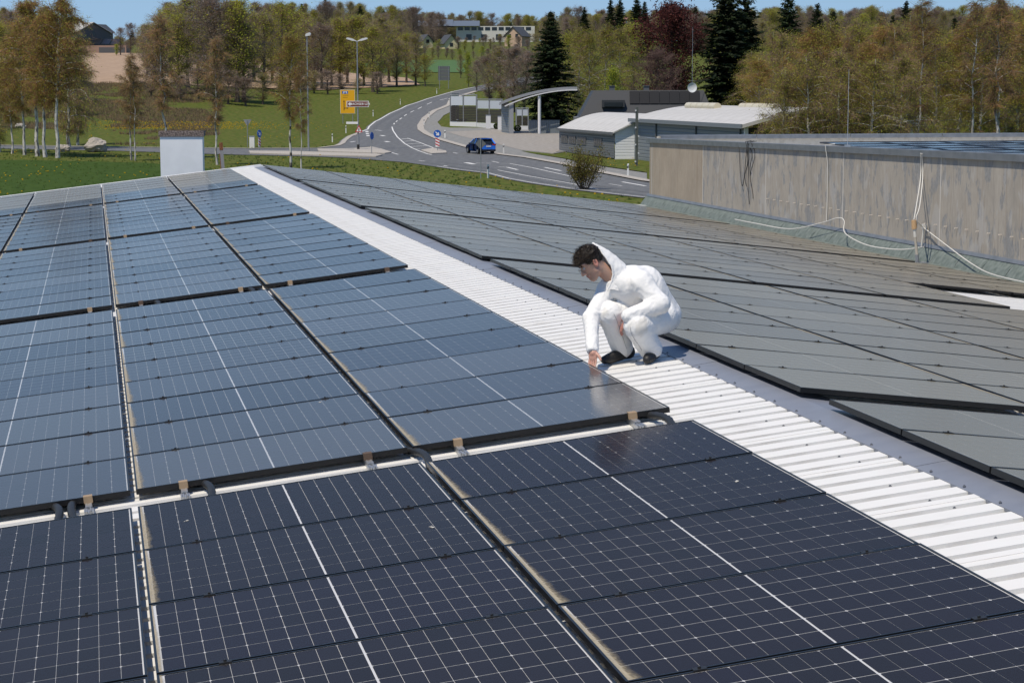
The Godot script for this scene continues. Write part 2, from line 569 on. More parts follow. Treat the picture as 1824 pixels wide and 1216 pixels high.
func build_panels() -> void:
	make_panel_meshes()
	rng.seed = 11
	var spots := []
	var z0 := [0.0, -0.52, -11.406, -22.292, -33.178]
	var rows := [6, 9, 9, 9, 8]
	for bl in 5:
		for r in rows[bl]:
			var z: float = (z0[bl] + r * PITCH_R + PANEL_W / 2) if bl == 0 else (z0[bl] - r * PITCH_R - PANEL_W / 2)
			for cidx in 4:
				spots.append([-1, bl, r, cidx, left_at(-cidx * PITCH_C - PANEL_L / 2, z)])
			if bl == 0 and r > 3: continue
			for cidx in 6:
				if cidx > 3 and (bl < 2 or (bl == 2 and r < 3)): continue
				if bl == 0 and cidx > 2: continue
				spots.append([1, bl, r, cidx, right_at(cidx * PITCH_C + PANEL_L / 2, z)])
	spots.sort_custom(func(a, b): return CAM_POS.distance_squared_to(a[4]) < CAM_POS.distance_squared_to(b[4]))
	var rest_f := []
	for n in spots.size():
		var s: Array = spots[n]
		var side: int = s[0]
		var t := Transform3D(Basis(Vector3(0, 0, 1), SLOPE if side < 0 else -SLOPE), s[4])
		# uneven mounting: a few millimetres and a fraction of a degree
		t.basis = t.basis * Basis(Vector3(1, 0, 0), rng.randf_range(-0.003, 0.003)) * Basis(Vector3(0, 0, 1), rng.randf_range(-0.0025, 0.0025))
		var kind: int = rng.randi() % 4
		var dk: int = rng.randi() % 5
		if n >= 300:
			rest_f.append([t, kind, dk, side])
			continue
		var where := "left slope" if side < 0 else "right slope"
		var col_name: String = ["ridge column", "second column", "third column", "fourth column", "fifth column", "outermost column"][s[3]]
		var rn: String = ORD[s[2]] + " row from walkway"
		var o := thing("solar_panel", "solar panel on %s: %s, %s, %s" % [where, BLOCKS[s[1]], rn, col_name], "solar panel", Vector3.ZERO, 0, "solar panels on the gabled roof")
		o.transform = t
		put("frame", pm.frame, o)
		put("back_sheet", pm.back, o)
		var near: bool = side < 0 and s[3] < 3 and ((s[1] == 0 and s[2] < 5) or (s[1] == 1 and s[2] < 2))
		if near:
			for i in 18:
				for j in 6:
					var c := cell_spot(i, j)
					var ev := i % 2 == 0
					if i >= 9: ev = not ev
					var kk: int = kind if rng.randf() < 0.8 else (kind + 1) % 4
					put("solar_cell", pm.cell_one[kk * 2 + (1 if ev else 0)], o, Vector3(c.x, -0.0025, c.y))
		else:
			put("cell_layer", pm.cells[kind], o).set_meta("kind", "stuff")
		put("glass", pm.glass_dusty_sheen[rng.randi() % 3] if side > 0 else (pm.glass if s[1] == 0 else pm.glass_sheen_film[rng.randi() % 3]), o)
		var dd := put("dirt_deposit", pm.dirt[dk], o)
		if side > 0:
			dd.transform = Transform3D(Basis(Vector3(0, 1, 0), PI), Vector3.ZERO)
			if dk % 2 == 0: dd.transform = Transform3D(Basis(Vector3(-1, 0, 0), Vector3(0, 1, 0), Vector3(0, 0, 1)), Vector3.ZERO)
		if near and rng.randf() < 0.18:
			for q in 1:
				put("bird_dropping", pm.splat[rng.randi() % 3], o, Vector3(rng.randf_range(-0.7, 0.7), 0.0008, rng.randf_range(-0.45, 0.45))).rotation.y = rng.randf() * TAU
		# clamps over the gap at the near long edge
		if s[1] == 0 or s[2] > 0:
			for fx in [-0.33, 0.35]:
				put("clamp", pm.clamp, o, Vector3(fx * PANEL_L, 0.001, (PANEL_W / 2 + 0.01) * (1 if true else -1)))
	# the farthest panels, too far to pick apart
	var fm := ArrayMesh.new()
	var st_f := SurfaceTool.new()
	for part in [["frame", M.frame], ["back", M.backsheet], ["glass_far", M.glass_dusty_sheen]]:
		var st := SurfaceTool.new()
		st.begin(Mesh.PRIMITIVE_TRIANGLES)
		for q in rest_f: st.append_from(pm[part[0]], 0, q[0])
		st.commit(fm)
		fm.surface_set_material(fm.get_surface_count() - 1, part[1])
	var st2 := SurfaceTool.new()
	st2.begin(Mesh.PRIMITIVE_TRIANGLES)
	for q in rest_f: st2.append_from(pm.cells[q[1]], 0, q[0])
	st2.commit(fm)
	fm.surface_set_material(fm.get_surface_count() - 1, M.cell[1])
	tag(put("far_solar_panels", fm), "mass of dusty solar panels at the far end of the right slope", "solar panels", "", "stuff")

func build_mounting() -> void:
	# aluminium rails under the panels, with tan end clamps in the gaps between the blocks
	M.rail = mat(C3(0.55, 0.56, 0.57), 0.4, 0.8)
	M.tan = mat(C3(0.33, 0.235, 0.145), 0.7)
	M.rust = mat(C3(0.10, 0.065, 0.045), 0.8)
	M.conduit = mat(C3(0.02, 0.021, 0.023), 0.55)
	var ranges := [[0.22, 6.9], [-10.8, -0.40], [-21.7, -11.28], [-32.6, -22.18], [-42.3, -33.06]]
	var cn := ["ridge column", "second column from ridge", "third column from ridge", "fourth column from ridge"]
	for bl in 5:
		for cidx in 4:
			for e in 2:
				var s: float = -cidx * PITCH_C - PANEL_L * (0.5 - [-0.33, 0.35][e])
				var t := thing("mounting_rail", "aluminium %s rail under left slope panels, %s, %s" % [["lower", "upper"][e], BLOCKS[bl], cn[cidx]], "mounting rail", left_at(s, ranges[bl][1], -0.056), 0, "rails under the panels")
				t.rotation.z = SLOPE
				var L: float = ranges[bl][1] - ranges[bl][0]
				var mb := MB.new()
				mb.box(Vector3(0, 0, -L / 2), Vector3(0.04, 0.038, L))
				mb.box(Vector3(-0.014, 0.0195, -L / 2), Vector3(0.010, 0.004, L + 0.02))
				mb.box(Vector3(0.014, 0.0195, -L / 2), Vector3(0.010, 0.004, L + 0.02))
				put("rail", mb.mesh(M.rail), t)
				if bl > 0:
					# clamp at the front frame
					var c := MB.new()
					c.box(Vector3(0, 0.040, -0.105), Vector3(0.055, 0.042, 0.030))
					c.box(Vector3(0, 0.060, -0.118), Vector3(0.055, 0.006, 0.050))
					put("end_clamp", c.mesh(M.tan if (cidx + e + bl) % 3 != 0 else M.rust), t)
					var sp := MB.new()
					for q in 5:
						sp.box(Vector3(0.012 * (q - 2), -0.004 + 0.003 * (q % 2), 0.04 + 0.02 * (q % 3)), Vector3(0.010, 0.024, 0.10))
					put("rail_splice", sp.mesh(M.rail), t)
	# black corrugated conduits crossing the first gaps
	var k := 0
	for spec in [[-4.02, 0.06, "pair of", 1], [-3.86, -0.03, "curved", 1], [-2.87 - 0.22, 0.05, "curved", 1], [-2.05 + 0.30 , 0.06, "short", 1], [-0.20, 0.10, "fat", 1], [-3.05, 0.05, "thin", 2], [-1.2 - 0.75, 0.05, "thin", 2]]:
		var zb: float = -0.52 if spec[3] == 1 else -11.406
		var mb := MB.new()
		var pts := []
		var rad := []
		for i in 25:
			var u := i / 24.0
			pts.append(left_at(spec[0] + spec[1] * sin(u * PI * 0.9) + 0.02 * u, zb - 0.18 + 0.72 * u, -0.055 + 0.030 * sin(u * PI)))
			rad.append(0.026 if i % 2 == 0 else 0.021)
		mb.tube(pts, rad, 10)
		var where: String = ["", "nearest walkway gap", "second walkway gap"][spec[3]]
		var pos: String = ["leftmost", "second from left", "beside third column clamp", "under the middle column", "near the ridge end", "by the white joint", "beside the ridge column"][k]
		tag(put("cable_conduit", mb.mesh(M.conduit)), "black corrugated conduit %s crossing the %s" % [pos, where], "conduit", "conduits in the panel gaps")
		k += 1

# ================================================================ the crouching worker
# Smooth-joined tapered bones on a grid, meshed as surface nets.
class Field:
	var lo: Vector3
	var nx: int
	var ny: int
	var nz: int
	var h: float
	var f := PackedFloat32Array()
	func _init(a: Vector3, b: Vector3, cell: float) -> void:
		lo = a; h = cell
		nx = int((b.x - a.x) / cell) + 2; ny = int((b.y - a.y) / cell) + 2; nz = int((b.z - a.z) / cell) + 2
		f.resize(nx * ny * nz)
		f.fill(1.0)
	func span(a: Vector3, b: Vector3) -> Array:
		var p := ((a - lo) / h).floor()
		var q := ((b - lo) / h).ceil()
		return [maxi(0, int(p.x)), maxi(0, int(p.y)), maxi(0, int(p.z)), mini(nx - 1, int(q.x)), mini(ny - 1, int(q.y)), mini(nz - 1, int(q.z))]
	func bone(a: Vector3, b: Vector3, ra: float, rb: float, k: float) -> void:
		var m := maxf(ra, rb) + k * 1.6 + h * 2.0
		var mv := Vector3(m, m, m)
		var s := span(a.min(b) - mv, a.max(b) + mv)
		var ab := b - a
		var inv := 1.0 / maxf(ab.length_squared(), 1e-9)
		for z in range(s[2], s[5] + 1):
			for y in range(s[1], s[4] + 1):
				var i: int = (z * ny + y) * nx + s[0]
				for x in range(s[0], s[3] + 1):
					var p := lo + Vector3(x, y, z) * h - a
					var t := clampf(p.dot(ab) * inv, 0.0, 1.0)
					var d := (p - ab * t).length() - (ra + (rb - ra) * t)
					var e := f[i]
					var g := maxf(k - absf(d - e), 0.0) / k
					f[i] = minf(d, e) - g * g * k * 0.25
					i += 1
	func ellipsoid(c: Vector3, bs: Basis, r: Vector3, k: float, cut := false) -> void:
		var m := maxf(r.x, maxf(r.y, r.z)) + k * 1.6 + h * 2.0
		var mv := Vector3(m, m, m)
		var s := span(c - mv, c + mv)
		var tb := bs.transposed()
		for z in range(s[2], s[5] + 1):
			for y in range(s[1], s[4] + 1):
				var i: int = (z * ny + y) * nx + s[0]
				for x in range(s[0], s[3] + 1):
					var p := tb * (lo + Vector3(x, y, z) * h - c)
					var q := p / r
					var k0 := q.length()
					var k1 := (q / r).length()
					var d := k0 * (k0 - 1.0) / maxf(k1, 1e-6)
					var e := f[i]
					if cut:
						f[i] = maxf(e, -d)
					else:
						var g := maxf(k - absf(d - e), 0.0) / k
						f[i] = minf(d, e) - g * g * k * 0.25
					i += 1
	func shape(fn: Callable, band: float) -> void:
		for z in nz:
			for y in ny:
				var i: int = (z * ny + y) * nx
				for x in nx:
					var e := f[i]
					if absf(e) < band: f[i] = fn.call(lo + Vector3(x, y, z) * h, e)
					i += 1
	func trim(fn: Callable) -> void:
		# cut away whatever lies outside, also deep inside the shape
		for z in nz:
			for y in ny:
				var i: int = (z * ny + y) * nx
				for x in nx:
					if f[i] < 0.0: f[i] = maxf(f[i], fn.call(lo + Vector3(x, y, z) * h))
					i += 1
	func at(p: Vector3) -> float:
		var q := ((p - lo) / h).round()
		var x := clampi(int(q.x), 0, nx - 1)
		var y := clampi(int(q.y), 0, ny - 1)
		var z := clampi(int(q.z), 0, nz - 1)
		return f[(z * ny + y) * nx + x]
	func grad(i: int) -> Vector3:
		return Vector3(f[i + 1] - f[i - 1], f[i + nx] - f[i - nx], f[i + nx * ny] - f[i - nx * ny])
	func mesh_into(mb, tint: Callable) -> void:
		var vid := {}
		var vp := PackedVector3Array()
		var vn := PackedVector3Array()
		var vc := PackedColorArray()
		var sx := 1
		var sy := nx
		var sz := nx * ny
		var off := [0, 1, sy, sy + 1, sz, sz + 1, sz + sy, sz + sy + 1]
		var ed := [[0, 1], [2, 3], [4, 5], [6, 7], [0, 2], [1, 3], [4, 6], [5, 7], [0, 4], [1, 5], [2, 6], [3, 7]]
		for z in range(1, nz - 2):
			for y in range(1, ny - 2):
				for x in range(1, nx - 2):
					var i := (z * ny + y) * nx + x
					var e0 := f[i]
					if e0 > h * 2.5 or e0 < -h * 2.5: continue
					var m := 0
					for c in 8:
						if f[i + off[c]] < 0.0: m |= 1 << c
					if m == 0 or m == 255: continue
					var s := Vector3.ZERO
					var n := 0
					for e in ed:
						var ia: int = e[0]
						var ib: int = e[1]
						if ((m >> ia) & 1) != ((m >> ib) & 1):
							var fa := f[i + off[ia]]
							var fb := f[i + off[ib]]
							var t := fa / (fa - fb)
							var pa := Vector3(ia & 1, (ia >> 1) & 1, ia >> 2)
							var pb := Vector3(ib & 1, (ib >> 1) & 1, ib >> 2)
							s += pa.lerp(pb, t)
							n += 1
					vid[i] = vp.size()
					var p := lo + (Vector3(x, y, z) + s / n) * h
					vp.append(p)
					var g := Vector3.ZERO
					for c in 8: g += grad(i + off[c])
					vn.append(g.normalized())
					vc.append(tint.call(p))
		for i in vid:
			# faces round the three edges at the low corner of this cell
			var e0 := f[i] < 0.0
			for ax in 3:
				var st: int = [sx, sy, sz][ax]
				if (f[i + st] < 0.0) == e0: continue
				var u: int = [sy, sz, sx][ax]
				var w: int = [sz, sx, sy][ax]
				if not (vid.has(i - u) and vid.has(i - w) and vid.has(i - u - w)): continue
				var q := [vid[i], vid[i - u], vid[i - u - w], vid[i - w]]
				if not e0: q = [q[0], q[3], q[2], q[1]]
				for t in [[0, 1, 2], [0, 2, 3]]:
					var A: int = q[t[0]]
					var B: int = q[t[1]]
					var C: int = q[t[2]]
					var k: int = mb.c.size()
					mb.tri_n(vp[A], vp[B], vp[C], vn[A], vn[B], vn[C])
					mb.c[k] = vc[A]; mb.c[k + 1] = vc[C]; mb.c[k + 2] = vc[B]

func plain(c: Color) -> Callable:
	return func(_p: Vector3) -> Color: return c

func hand_field(fl: Field, wrist: Vector3, palm: Vector3, bs: Basis, curl: Array, side: float) -> void:
	# bs: x across the palm, y along the fingers, z out of the back of the hand
	fl.bone(wrist, palm - bs.y * 0.02, 0.026, 0.027, 0.012)
	fl.ellipsoid(palm, bs, Vector3(0.038, 0.046, 0.016), 0.010)
	for i in 4:
		var root: Vector3 = palm + bs.x * (-0.028 + i * 0.0185) + bs.y * (0.036 + 0.004 * [0, 1.4, 1.0, -0.6][i])
		var L: float = [0.066, 0.076, 0.071, 0.055][i]
		var dir := bs.y
		var p := root
		var rad := 0.0092 - 0.0005 * i
		for j in 3:
			dir = (dir.rotated(bs.x, float(curl[i]) * [0.5, 0.9, 0.7][j])).normalized()
			var q: Vector3 = p + dir * L * [0.45, 0.32, 0.26][j]
			fl.bone(p, q, rad, rad * 0.92, 0.0035)
			p = q
			rad *= 0.92
	var t0 := palm - bs.x * 0.030 * side - bs.y * 0.014
	var td := (bs.y * 0.6 - bs.x * 0.75 * side - bs.z * 0.25).normalized()
	var t1 := t0 + td * 0.036
	var t2 := t1 + (td + bs.y * 0.7).normalized() * 0.030
	fl.bone(t0, t1, 0.0130, 0.0108, 0.006)
	fl.bone(t1, t2, 0.0105, 0.0085, 0.003)

func build_person() -> void:
	var base := left_at(0.45, -2.95, -0.082)
	var P0 := thing("person", "person in a white hooded coverall crouching and touching a panel corner", "person", base, -YAW)
	var pelvis := Vector3(0.200, 0.361, -0.160)
	var spine := Vector3(0.086, 0.521, -0.080)
	var chest := Vector3(-0.051, 0.591, 0.000)
	var uchest := Vector3(-0.136, 0.612, 0.030)
	var back := Vector3(0.077, 0.610, -0.080)
	var rsh := Vector3(-0.226, 0.562, 0.000)
	var relb := Vector3(-0.359, 0.357, 0.180)
	var rwr := Vector3(-0.358, 0.137, 0.370)
	var lsh := Vector3(0.030, 0.625, 0.150)
	var lelb := Vector3(0.168, 0.471, 0.240)
	var lwr := Vector3(-0.080, 0.385, 0.295)
	var butt := Vector3(0.235, 0.335, -0.110)
	var rhip := Vector3(0.132, 0.330, -0.200)
	var lhip := Vector3(0.205, 0.335, 0.000)
	var rknee := Vector3(-0.215, 0.380, 0.120)
	var lknee := Vector3(-0.005, 0.300, 0.270)
	var rank := Vector3(-0.108, 0.100, -0.020)
	var lank := Vector3(0.105, 0.108, 0.140)
	var head := Vector3(-0.358, 0.776, 0.100)
	var neckb := Vector3(-0.158, 0.629, 0.040)
	# --- head frame
	var fz := Vector3(-0.735, -0.60, 0.32).normalized()
	var fy := Vector3(-0.60, 0.76, 0.05)
	fy = (fy - fz * fy.dot(fz)).normalized()
	var fx := fy.cross(fz)
	var HB := Basis(fx, fy, fz)
	var hp := func(x: float, y: float, z: float) -> Vector3: return head + HB * Vector3(x, y, z)
	# --- body: one continuous skin under the clothes, with head and hands on finer grids
	M.skin = mat(C3(1, 1, 1), 0.5)
	M.skin.vertex_color_use_as_albedo = true
	M.skin.subsurf_scatter_enabled = true
	M.skin.subsurf_scatter_strength = 0.15
	var body := MB.new()
	var bf := Field.new(Vector3(-0.52, -0.02, -0.42), Vector3(0.46, 0.86, 0.50), 0.016)
	bf.bone(pelvis, spine, 0.12, 0.125, 0.06)
	bf.bone(spine, chest, 0.125, 0.125, 0.06)
	bf.bone(chest, uchest, 0.12, 0.085, 0.05)
	bf.bone(neckb, hp.call(0, -0.05, -0.02), 0.060, 0.050, 0.03)
	bf.bone(uchest, rsh, 0.07, 0.042, 0.04); bf.bone(rsh, relb, 0.040, 0.034, 0.03); bf.bone(relb, rwr, 0.034, 0.024, 0.02)
	bf.bone(chest, lsh, 0.09, 0.060, 0.04); bf.bone(lsh, lelb, 0.055, 0.042, 0.03); bf.bone(lelb, lwr, 0.040, 0.028, 0.02)
	bf.bone(rhip, rknee, 0.090, 0.065, 0.04); bf.bone(rknee, rank, 0.060, 0.042, 0.03)
	bf.bone(lhip, lknee, 0.095, 0.068, 0.04); bf.bone(lknee, lank, 0.062, 0.042, 0.03)
	bf.mesh_into(body, plain(C3(0.46, 0.27, 0.20)))
	# head
	var hf := Field.new(head - Vector3(0.19, 0.21, 0.17), head + Vector3(0.21, 0.17, 0.17), 0.0042)
	hf.ellipsoid(hp.call(0, 0.030, -0.012), HB, Vector3(0.074, 0.092, 0.096), 0.02)
	hf.ellipsoid(hp.call(0, -0.030, 0.034), HB, Vector3(0.058, 0.080, 0.060), 0.03)
	hf.bone(hp.call(-0.045, -0.070, 0.015), hp.call(0, -0.100, 0.060), 0.022, 0.022, 0.03)
	hf.bone(hp.call(0.045, -0.070, 0.015), hp.call(0, -0.100, 0.060), 0.022, 0.022, 0.03)
	hf.bone(hp.call(0, 0.012, 0.090), hp.call(0, -0.030, 0.112), 0.008, 0.013, 0.010)
	hf.bone(hp.call(-0.012, -0.034, 0.098), hp.call(0.012, -0.034, 0.098), 0.009, 0.009, 0.008)
	hf.bone(hp.call(-0.040, 0.030, 0.072), hp.call(0.040, 0.030, 0.072), 0.013, 0.013, 0.014)
	hf.bone(hp.call(-0.018, -0.064, 0.086), hp.call(0.018, -0.064, 0.086), 0.008, 0.008, 0.006)
	hf.bone(hp.call(-0.015, -0.074, 0.084), hp.call(0.015, -0.074, 0.084), 0.008, 0.008, 0.006)
	for s in [-1.0, 1.0]:
		hf.ellipsoid(hp.call(0.030 * s, 0.006, 0.094), HB, Vector3(0.017, 0.011, 0.014), 0.004, true)
		hf.ellipsoid(hp.call(0.077 * s, -0.010, -0.006), HB * Basis(Vector3(1, 0, 0), -0.2), Vector3(0.010, 0.033, 0.021), 0.006)
		hf.ellipsoid(hp.call(0.087 * s, -0.008, -0.002), HB, Vector3(0.007, 0.019, 0.011), 0.004, true)
	hf.bone(hp.call(0, -0.045, -0.030), neckb, 0.052, 0.058, 0.03)
	var hbt := HB.transposed()
	hf.mesh_into(body, func(p: Vector3) -> Color:
		var q := hbt * (p - head)
		var c := C3(0.47, 0.285, 0.215)
		if absf(q.x) < 0.024 and q.y < -0.058 and q.y > -0.082 and q.z > 0.078: c = C3(0.40, 0.17, 0.14)
		elif absf(q.x) > 0.070 and absf(q.y + 0.01) < 0.04: c = C3(0.50, 0.23, 0.18)
		elif q.y < -0.045 and q.z > 0.02: c = C3(0.40, 0.245, 0.19)
		return c)
	# right hand: fingertips down on the panel corner
	var rp := Vector3(-0.352, 0.092, 0.398)
	var ry := Vector3(-0.06, -0.95, 0.22).normalized()
	var rx := Vector3(0.85, 0.02, 0.45)
	rx = (rx - ry * rx.dot(ry)).normalized()
	var rf := Field.new(rp - Vector3(0.10, 0.13, 0.10), rp + Vector3(0.10, 0.10, 0.12), 0.0036)
	hand_field(rf, rwr, rp, Basis(rx, ry, rx.cross(ry)), [-0.16, -0.22, -0.24, -0.22], -1.0)
	rf.mesh_into(body, plain(C3(0.50, 0.28, 0.22)))
	# left hand: hanging relaxed between the knees
	var lp := Vector3(-0.100, 0.318, 0.215)
	var ly := Vector3(-0.50, -0.78, -0.38).normalized()
	var lx := Vector3(0.15, -0.10, 0.97)
	lx = (lx - ly * lx.dot(ly)).normalized()
	var lf := Field.new(lp - Vector3(0.13, 0.13, 0.11), lp + Vector3(0.10, 0.10, 0.11), 0.0040)
	hand_field(lf, lwr, lp, Basis(lx, ly, lx.cross(ly)), [0.35, 0.42, 0.45, 0.5], 1.0)
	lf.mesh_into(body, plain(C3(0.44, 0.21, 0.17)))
	put("body", body.mesh(M.skin, true), P0)
	# --- coverall
	M.suit = mat(C3(1, 1, 1), 0.75)
	M.suit.vertex_color_use_as_albedo = true
	M.suit.normal_enabled = true
	var wn := FastNoiseLite.new()
	wn.seed = 6; wn.frequency = 0.022; wn.fractal_octaves = 3; wn.fractal_type = FastNoiseLite.FRACTAL_RIDGED
	var wim := wn.get_seamless_image(512, 512, false, false, 0.15)
	wim.bump_map_to_normal_map(4.0)
	M.suit.normal_texture = ImageTexture.create_from_image(wim)
	M.suit.normal_scale = 0.7
	M.suit.uv1_triplanar = true
	M.suit.uv1_scale = Vector3.ONE * 3.2
	var cf := Field.new(Vector3(-0.52, 0.0, -0.40), Vector3(0.44, 0.84, 0.46), 0.0085)
	cf.bone(pelvis, spine, 0.145, 0.150, 0.05)
	cf.bone(spine, chest, 0.158, 0.150, 0.05)
	cf.bone(chest, uchest, 0.145, 0.105, 0.05)
	cf.bone(back, chest, 0.130, 0.125, 0.05)
	cf.bone(spine, butt, 0.14, 0.128, 0.05)
	cf.bone(uchest, rsh, 0.095, 0.075, 0.04); cf.bone(rsh, relb, 0.072, 0.060, 0.03); cf.bone(relb, rwr, 0.064, 0.048, 0.02)
	cf.bone(chest, lsh, 0.11, 0.088, 0.05); cf.bone(lsh, lelb, 0.088, 0.074, 0.035); cf.bone(lelb, lwr, 0.076, 0.052, 0.022)
	cf.bone(rhip, rknee, 0.120, 0.092, 0.022); cf.bone(rknee, rank, 0.096, 0.084, 0.018)
	cf.bone(lhip, lknee, 0.125, 0.102, 0.022); cf.bone(lknee, lank, 0.106, 0.090, 0.018)
	cf.bone(uchest, neckb + Vector3(-0.02, 0.03, 0.0), 0.095, 0.080, 0.03)
	var n1 := FastNoiseLite.new()
	n1.seed = 2; n1.frequency = 5.5; n1.fractal_octaves = 2
	var n2 := FastNoiseLite.new()
	n2.seed = 3; n2.frequency = 0.75; n2.fractal_octaves = 2; n2.fractal_gain = 0.4; n2.fractal_type = FastNoiseLite.FRACTAL_RIDGED
	var limbs := []
	var li := 0.0
	for q in [[rsh, relb, 0.07], [relb, rwr, 0.058], [lsh, lelb, 0.08], [lelb, lwr, 0.064], [rhip, rknee, 0.105], [rknee, rank, 0.09], [lhip, lknee, 0.115], [lknee, lank, 0.10], [pelvis, chest, 0.155]]:
		var dv: Vector3 = q[1] - q[0]
		var ll := dv.length()
		dv /= ll
		var e1 := dv.cross(Vector3(0.2, 0.3, 0.9)).normalized()
		limbs.append([q[0], dv, ll, q[2], li, e1, dv.cross(e1)])
		li += 31.0
	cf.shape(func(p: Vector3, e: float) -> float:
		# folds ring the limbs: ridged noise in each limb's own axes, stronger where a joint bends
		var near_joint := 1.0
		for jn in [relb, lelb, rknee, lknee, rwr, lwr, rank, lank, spine, rsh, lsh]:
			near_joint = minf(near_joint, (p - jn).length() / 0.15)
		var slack := 1.0 - near_joint
		var best := 9.0
		var ca := Vector3.ZERO
		for L in limbs:
			var v: Vector3 = p - L[0]
			var t := clampf(v.dot(L[1]) / float(L[2]), -0.15, 1.15)
			var w: Vector3 = v - L[1] * float(L[2]) * t
			var m := w.length() - float(L[3])
			if m < best:
				best = m
				var wn2 := w.normalized()
				ca = Vector3(float(L[4]) + t * float(L[2]) * 17.0, wn2.dot(L[5]) * 1.15, wn2.dot(L[6]) * 1.15)
		ca.x += 1.5 * n1.get_noise_3d(p.x * 1.3, p.y * 1.3, p.z * 1.3) + ca.y * 1.1
		var fold := clampf(n2.get_noise_3d(ca.x, ca.y, ca.z) * 0.5 + 0.5, 0.0, 1.0)
		var d := e + 0.003 * n1.get_noise_3d(p.x, p.y * 0.6, p.z) - (0.006 + 0.008 * slack) * fold * fold + 0.004
		# neck opening and cuffs
		d = maxf(d, 0.075 - (p - (neckb + Vector3(-0.055, 0.065, 0.02))).length())
		d = maxf(d, (p - rwr).dot((rwr - relb).normalized()) - 0.028)
		d = maxf(d, 0.034 + 0.12 * p.x - p.y)
		return d, 0.03)
	cf.trim(func(p: Vector3) -> float: return maxf((p - rwr).dot((rwr - relb).normalized()) - 0.028, 0.034 + 0.12 * p.x - p.y))
	var soil := FastNoiseLite.new()
	soil.seed = 12; soil.frequency = 11.0; soil.fractal_octaves = 3
	var cov := MB.new()
	cf.mesh_into(cov, func(p: Vector3) -> Color:
		var w := C3(0.78, 0.78, 0.78)
		# grime rubbed into the knees
		for q in [[rknee + Vector3(-0.02, 0.02, 0.09), 0.075], [lknee + Vector3(0.01, 0.02, 0.09), 0.10], [rank + Vector3(0, 0.02, 0.06), 0.06]]:
			var dd: float = (p - q[0]).length() / q[1]
			if dd < 1.0:
				var s := clampf((1.0 - dd) * 0.9 + soil.get_noise_3d(p.x, p.y * 0.5, p.z) * 0.9 - 0.25, 0.0, 0.5)
				w = w.lerp(C3(0.46, 0.43, 0.37), s)
		return w)
	put("coverall", cov.mesh(M.suit, true), P0)
	# stitched seams down the shins
	for q in [[rknee, rank, Vector3(0.35, 0, 0.94)], [lknee, lank, Vector3(-0.55, 0, 0.83)]]:
		var sp := []
		var sr := []
		for i in 22:
			var t := -0.05 + 1.05 * i / 21.0
			var p: Vector3 = (q[0] as Vector3).lerp(q[1], t)
			var step := 0.0
			while step < 0.2 and cf.at(p) < 0.002:
				p += (q[2] as Vector3) * 0.004
				step += 0.004
			sp.append(p); sr.append(0.0018)
		var smb := MB.new()
		smb.tube(sp, sr, 5)
		put("seam", smb.mesh(mat(C3(0.36, 0.36, 0.37), 0.9)), P0)
	# --- hood thrown back, standing up behind the head
	var A := [Vector3(-0.225, 0.575, 0.125), Vector3(-0.190, 0.66, 0.125), Vector3(-0.200, 0.745, 0.125), Vector3(-0.262, 0.842, 0.105), Vector3(-0.338, 0.925, 0.060), Vector3(-0.300, 0.86, -0.01), Vector3(-0.250, 0.76, -0.045), Vector3(-0.24, 0.66, -0.050)]
	var B := [Vector3(-0.175, 0.575, 0.145), Vector3(-0.128, 0.66, 0.125), Vector3(-0.122, 0.735, 0.095), Vector3(-0.148, 0.805, 0.065), Vector3(-0.200, 0.868, 0.035), Vector3(-0.165, 0.80, -0.03), Vector3(-0.15, 0.72, -0.06), Vector3(-0.17, 0.65, -0.07)]
	var Cc := [Vector3(-0.145, 0.56, 0.135), Vector3(-0.085, 0.65, 0.115), Vector3(-0.080, 0.705, 0.085), Vector3(-0.085, 0.735, 0.055), Vector3(-0.090, 0.750, 0.020), Vector3(-0.08, 0.725, -0.03), Vector3(-0.09, 0.68, -0.07), Vector3(-0.13, 0.62, -0.08)]
	var hood := MB.new()
	var hn := FastNoiseLite.new()
	hn.seed = 19; hn.frequency = 9.0
	var NU := 36
	var NV := 12
	var curve := func(pts: Array, t: float) -> Vector3:
		var x := clampf(t, 0.0, 0.9999) * (pts.size() - 1)
		var i := int(x)
		var a: Vector3 = pts[maxi(i - 1, 0)]
		var b: Vector3 = pts[i]
		var c: Vector3 = pts[i + 1]
		var d: Vector3 = pts[mini(i + 2, pts.size() - 1)]
		return b.cubic_interpolate(c, a, d, x - i)
	var G := []
	for i in NU + 1:
		var row := []
		for j in NV + 1:
			var t := float(i) / NU
			var v := float(j) / NV
			var a: Vector3 = curve.call(A, t)
			var b: Vector3 = curve.call(B, t)
			var c: Vector3 = curve.call(Cc, t)
			var p := a.lerp(b, v).lerp(b.lerp(c, v), v)
			row.append(p + Vector3(1, 0.6, 0.5) * 0.010 * hn.get_noise_3d(p.x * 3.0, p.y * 3.0, p.z * 3.0))
		G.append(row)
	var Nn := []
	for i in NU + 1:
		var row := []
		for j in NV + 1:
			var du: Vector3 = G[mini(i + 1, NU)][j] - G[maxi(i - 1, 0)][j]
			var dv: Vector3 = G[i][mini(j + 1, NV)] - G[i][maxi(j - 1, 0)]
			row.append(du.cross(dv).normalized())
		Nn.append(row)
	for lay in 2:
		var sgn := 1.0 if lay == 0 else -1.0
		for i in NU:
			for j in NV:
				var q := []
				var qn := []
				for e in [[i, j], [i + 1, j], [i + 1, j + 1], [i, j + 1]]:
					q.append(G[e[0]][e[1]] + Nn[e[0]][e[1]] * 0.004 * sgn)
					qn.append(Nn[e[0]][e[1]] * sgn)
				if lay == 0: hood.quad_n(q[0], q[1], q[2], q[3], qn[0], qn[1], qn[2], qn[3])
				else: hood.quad_n(q[0], q[3], q[2], q[1], qn[0], qn[3], qn[2], qn[1])
	# rolled rim
	var rim := []
	var rr := []
	for i in NU + 1:
		rim.append(G[i][0]); rr.append(0.0085)
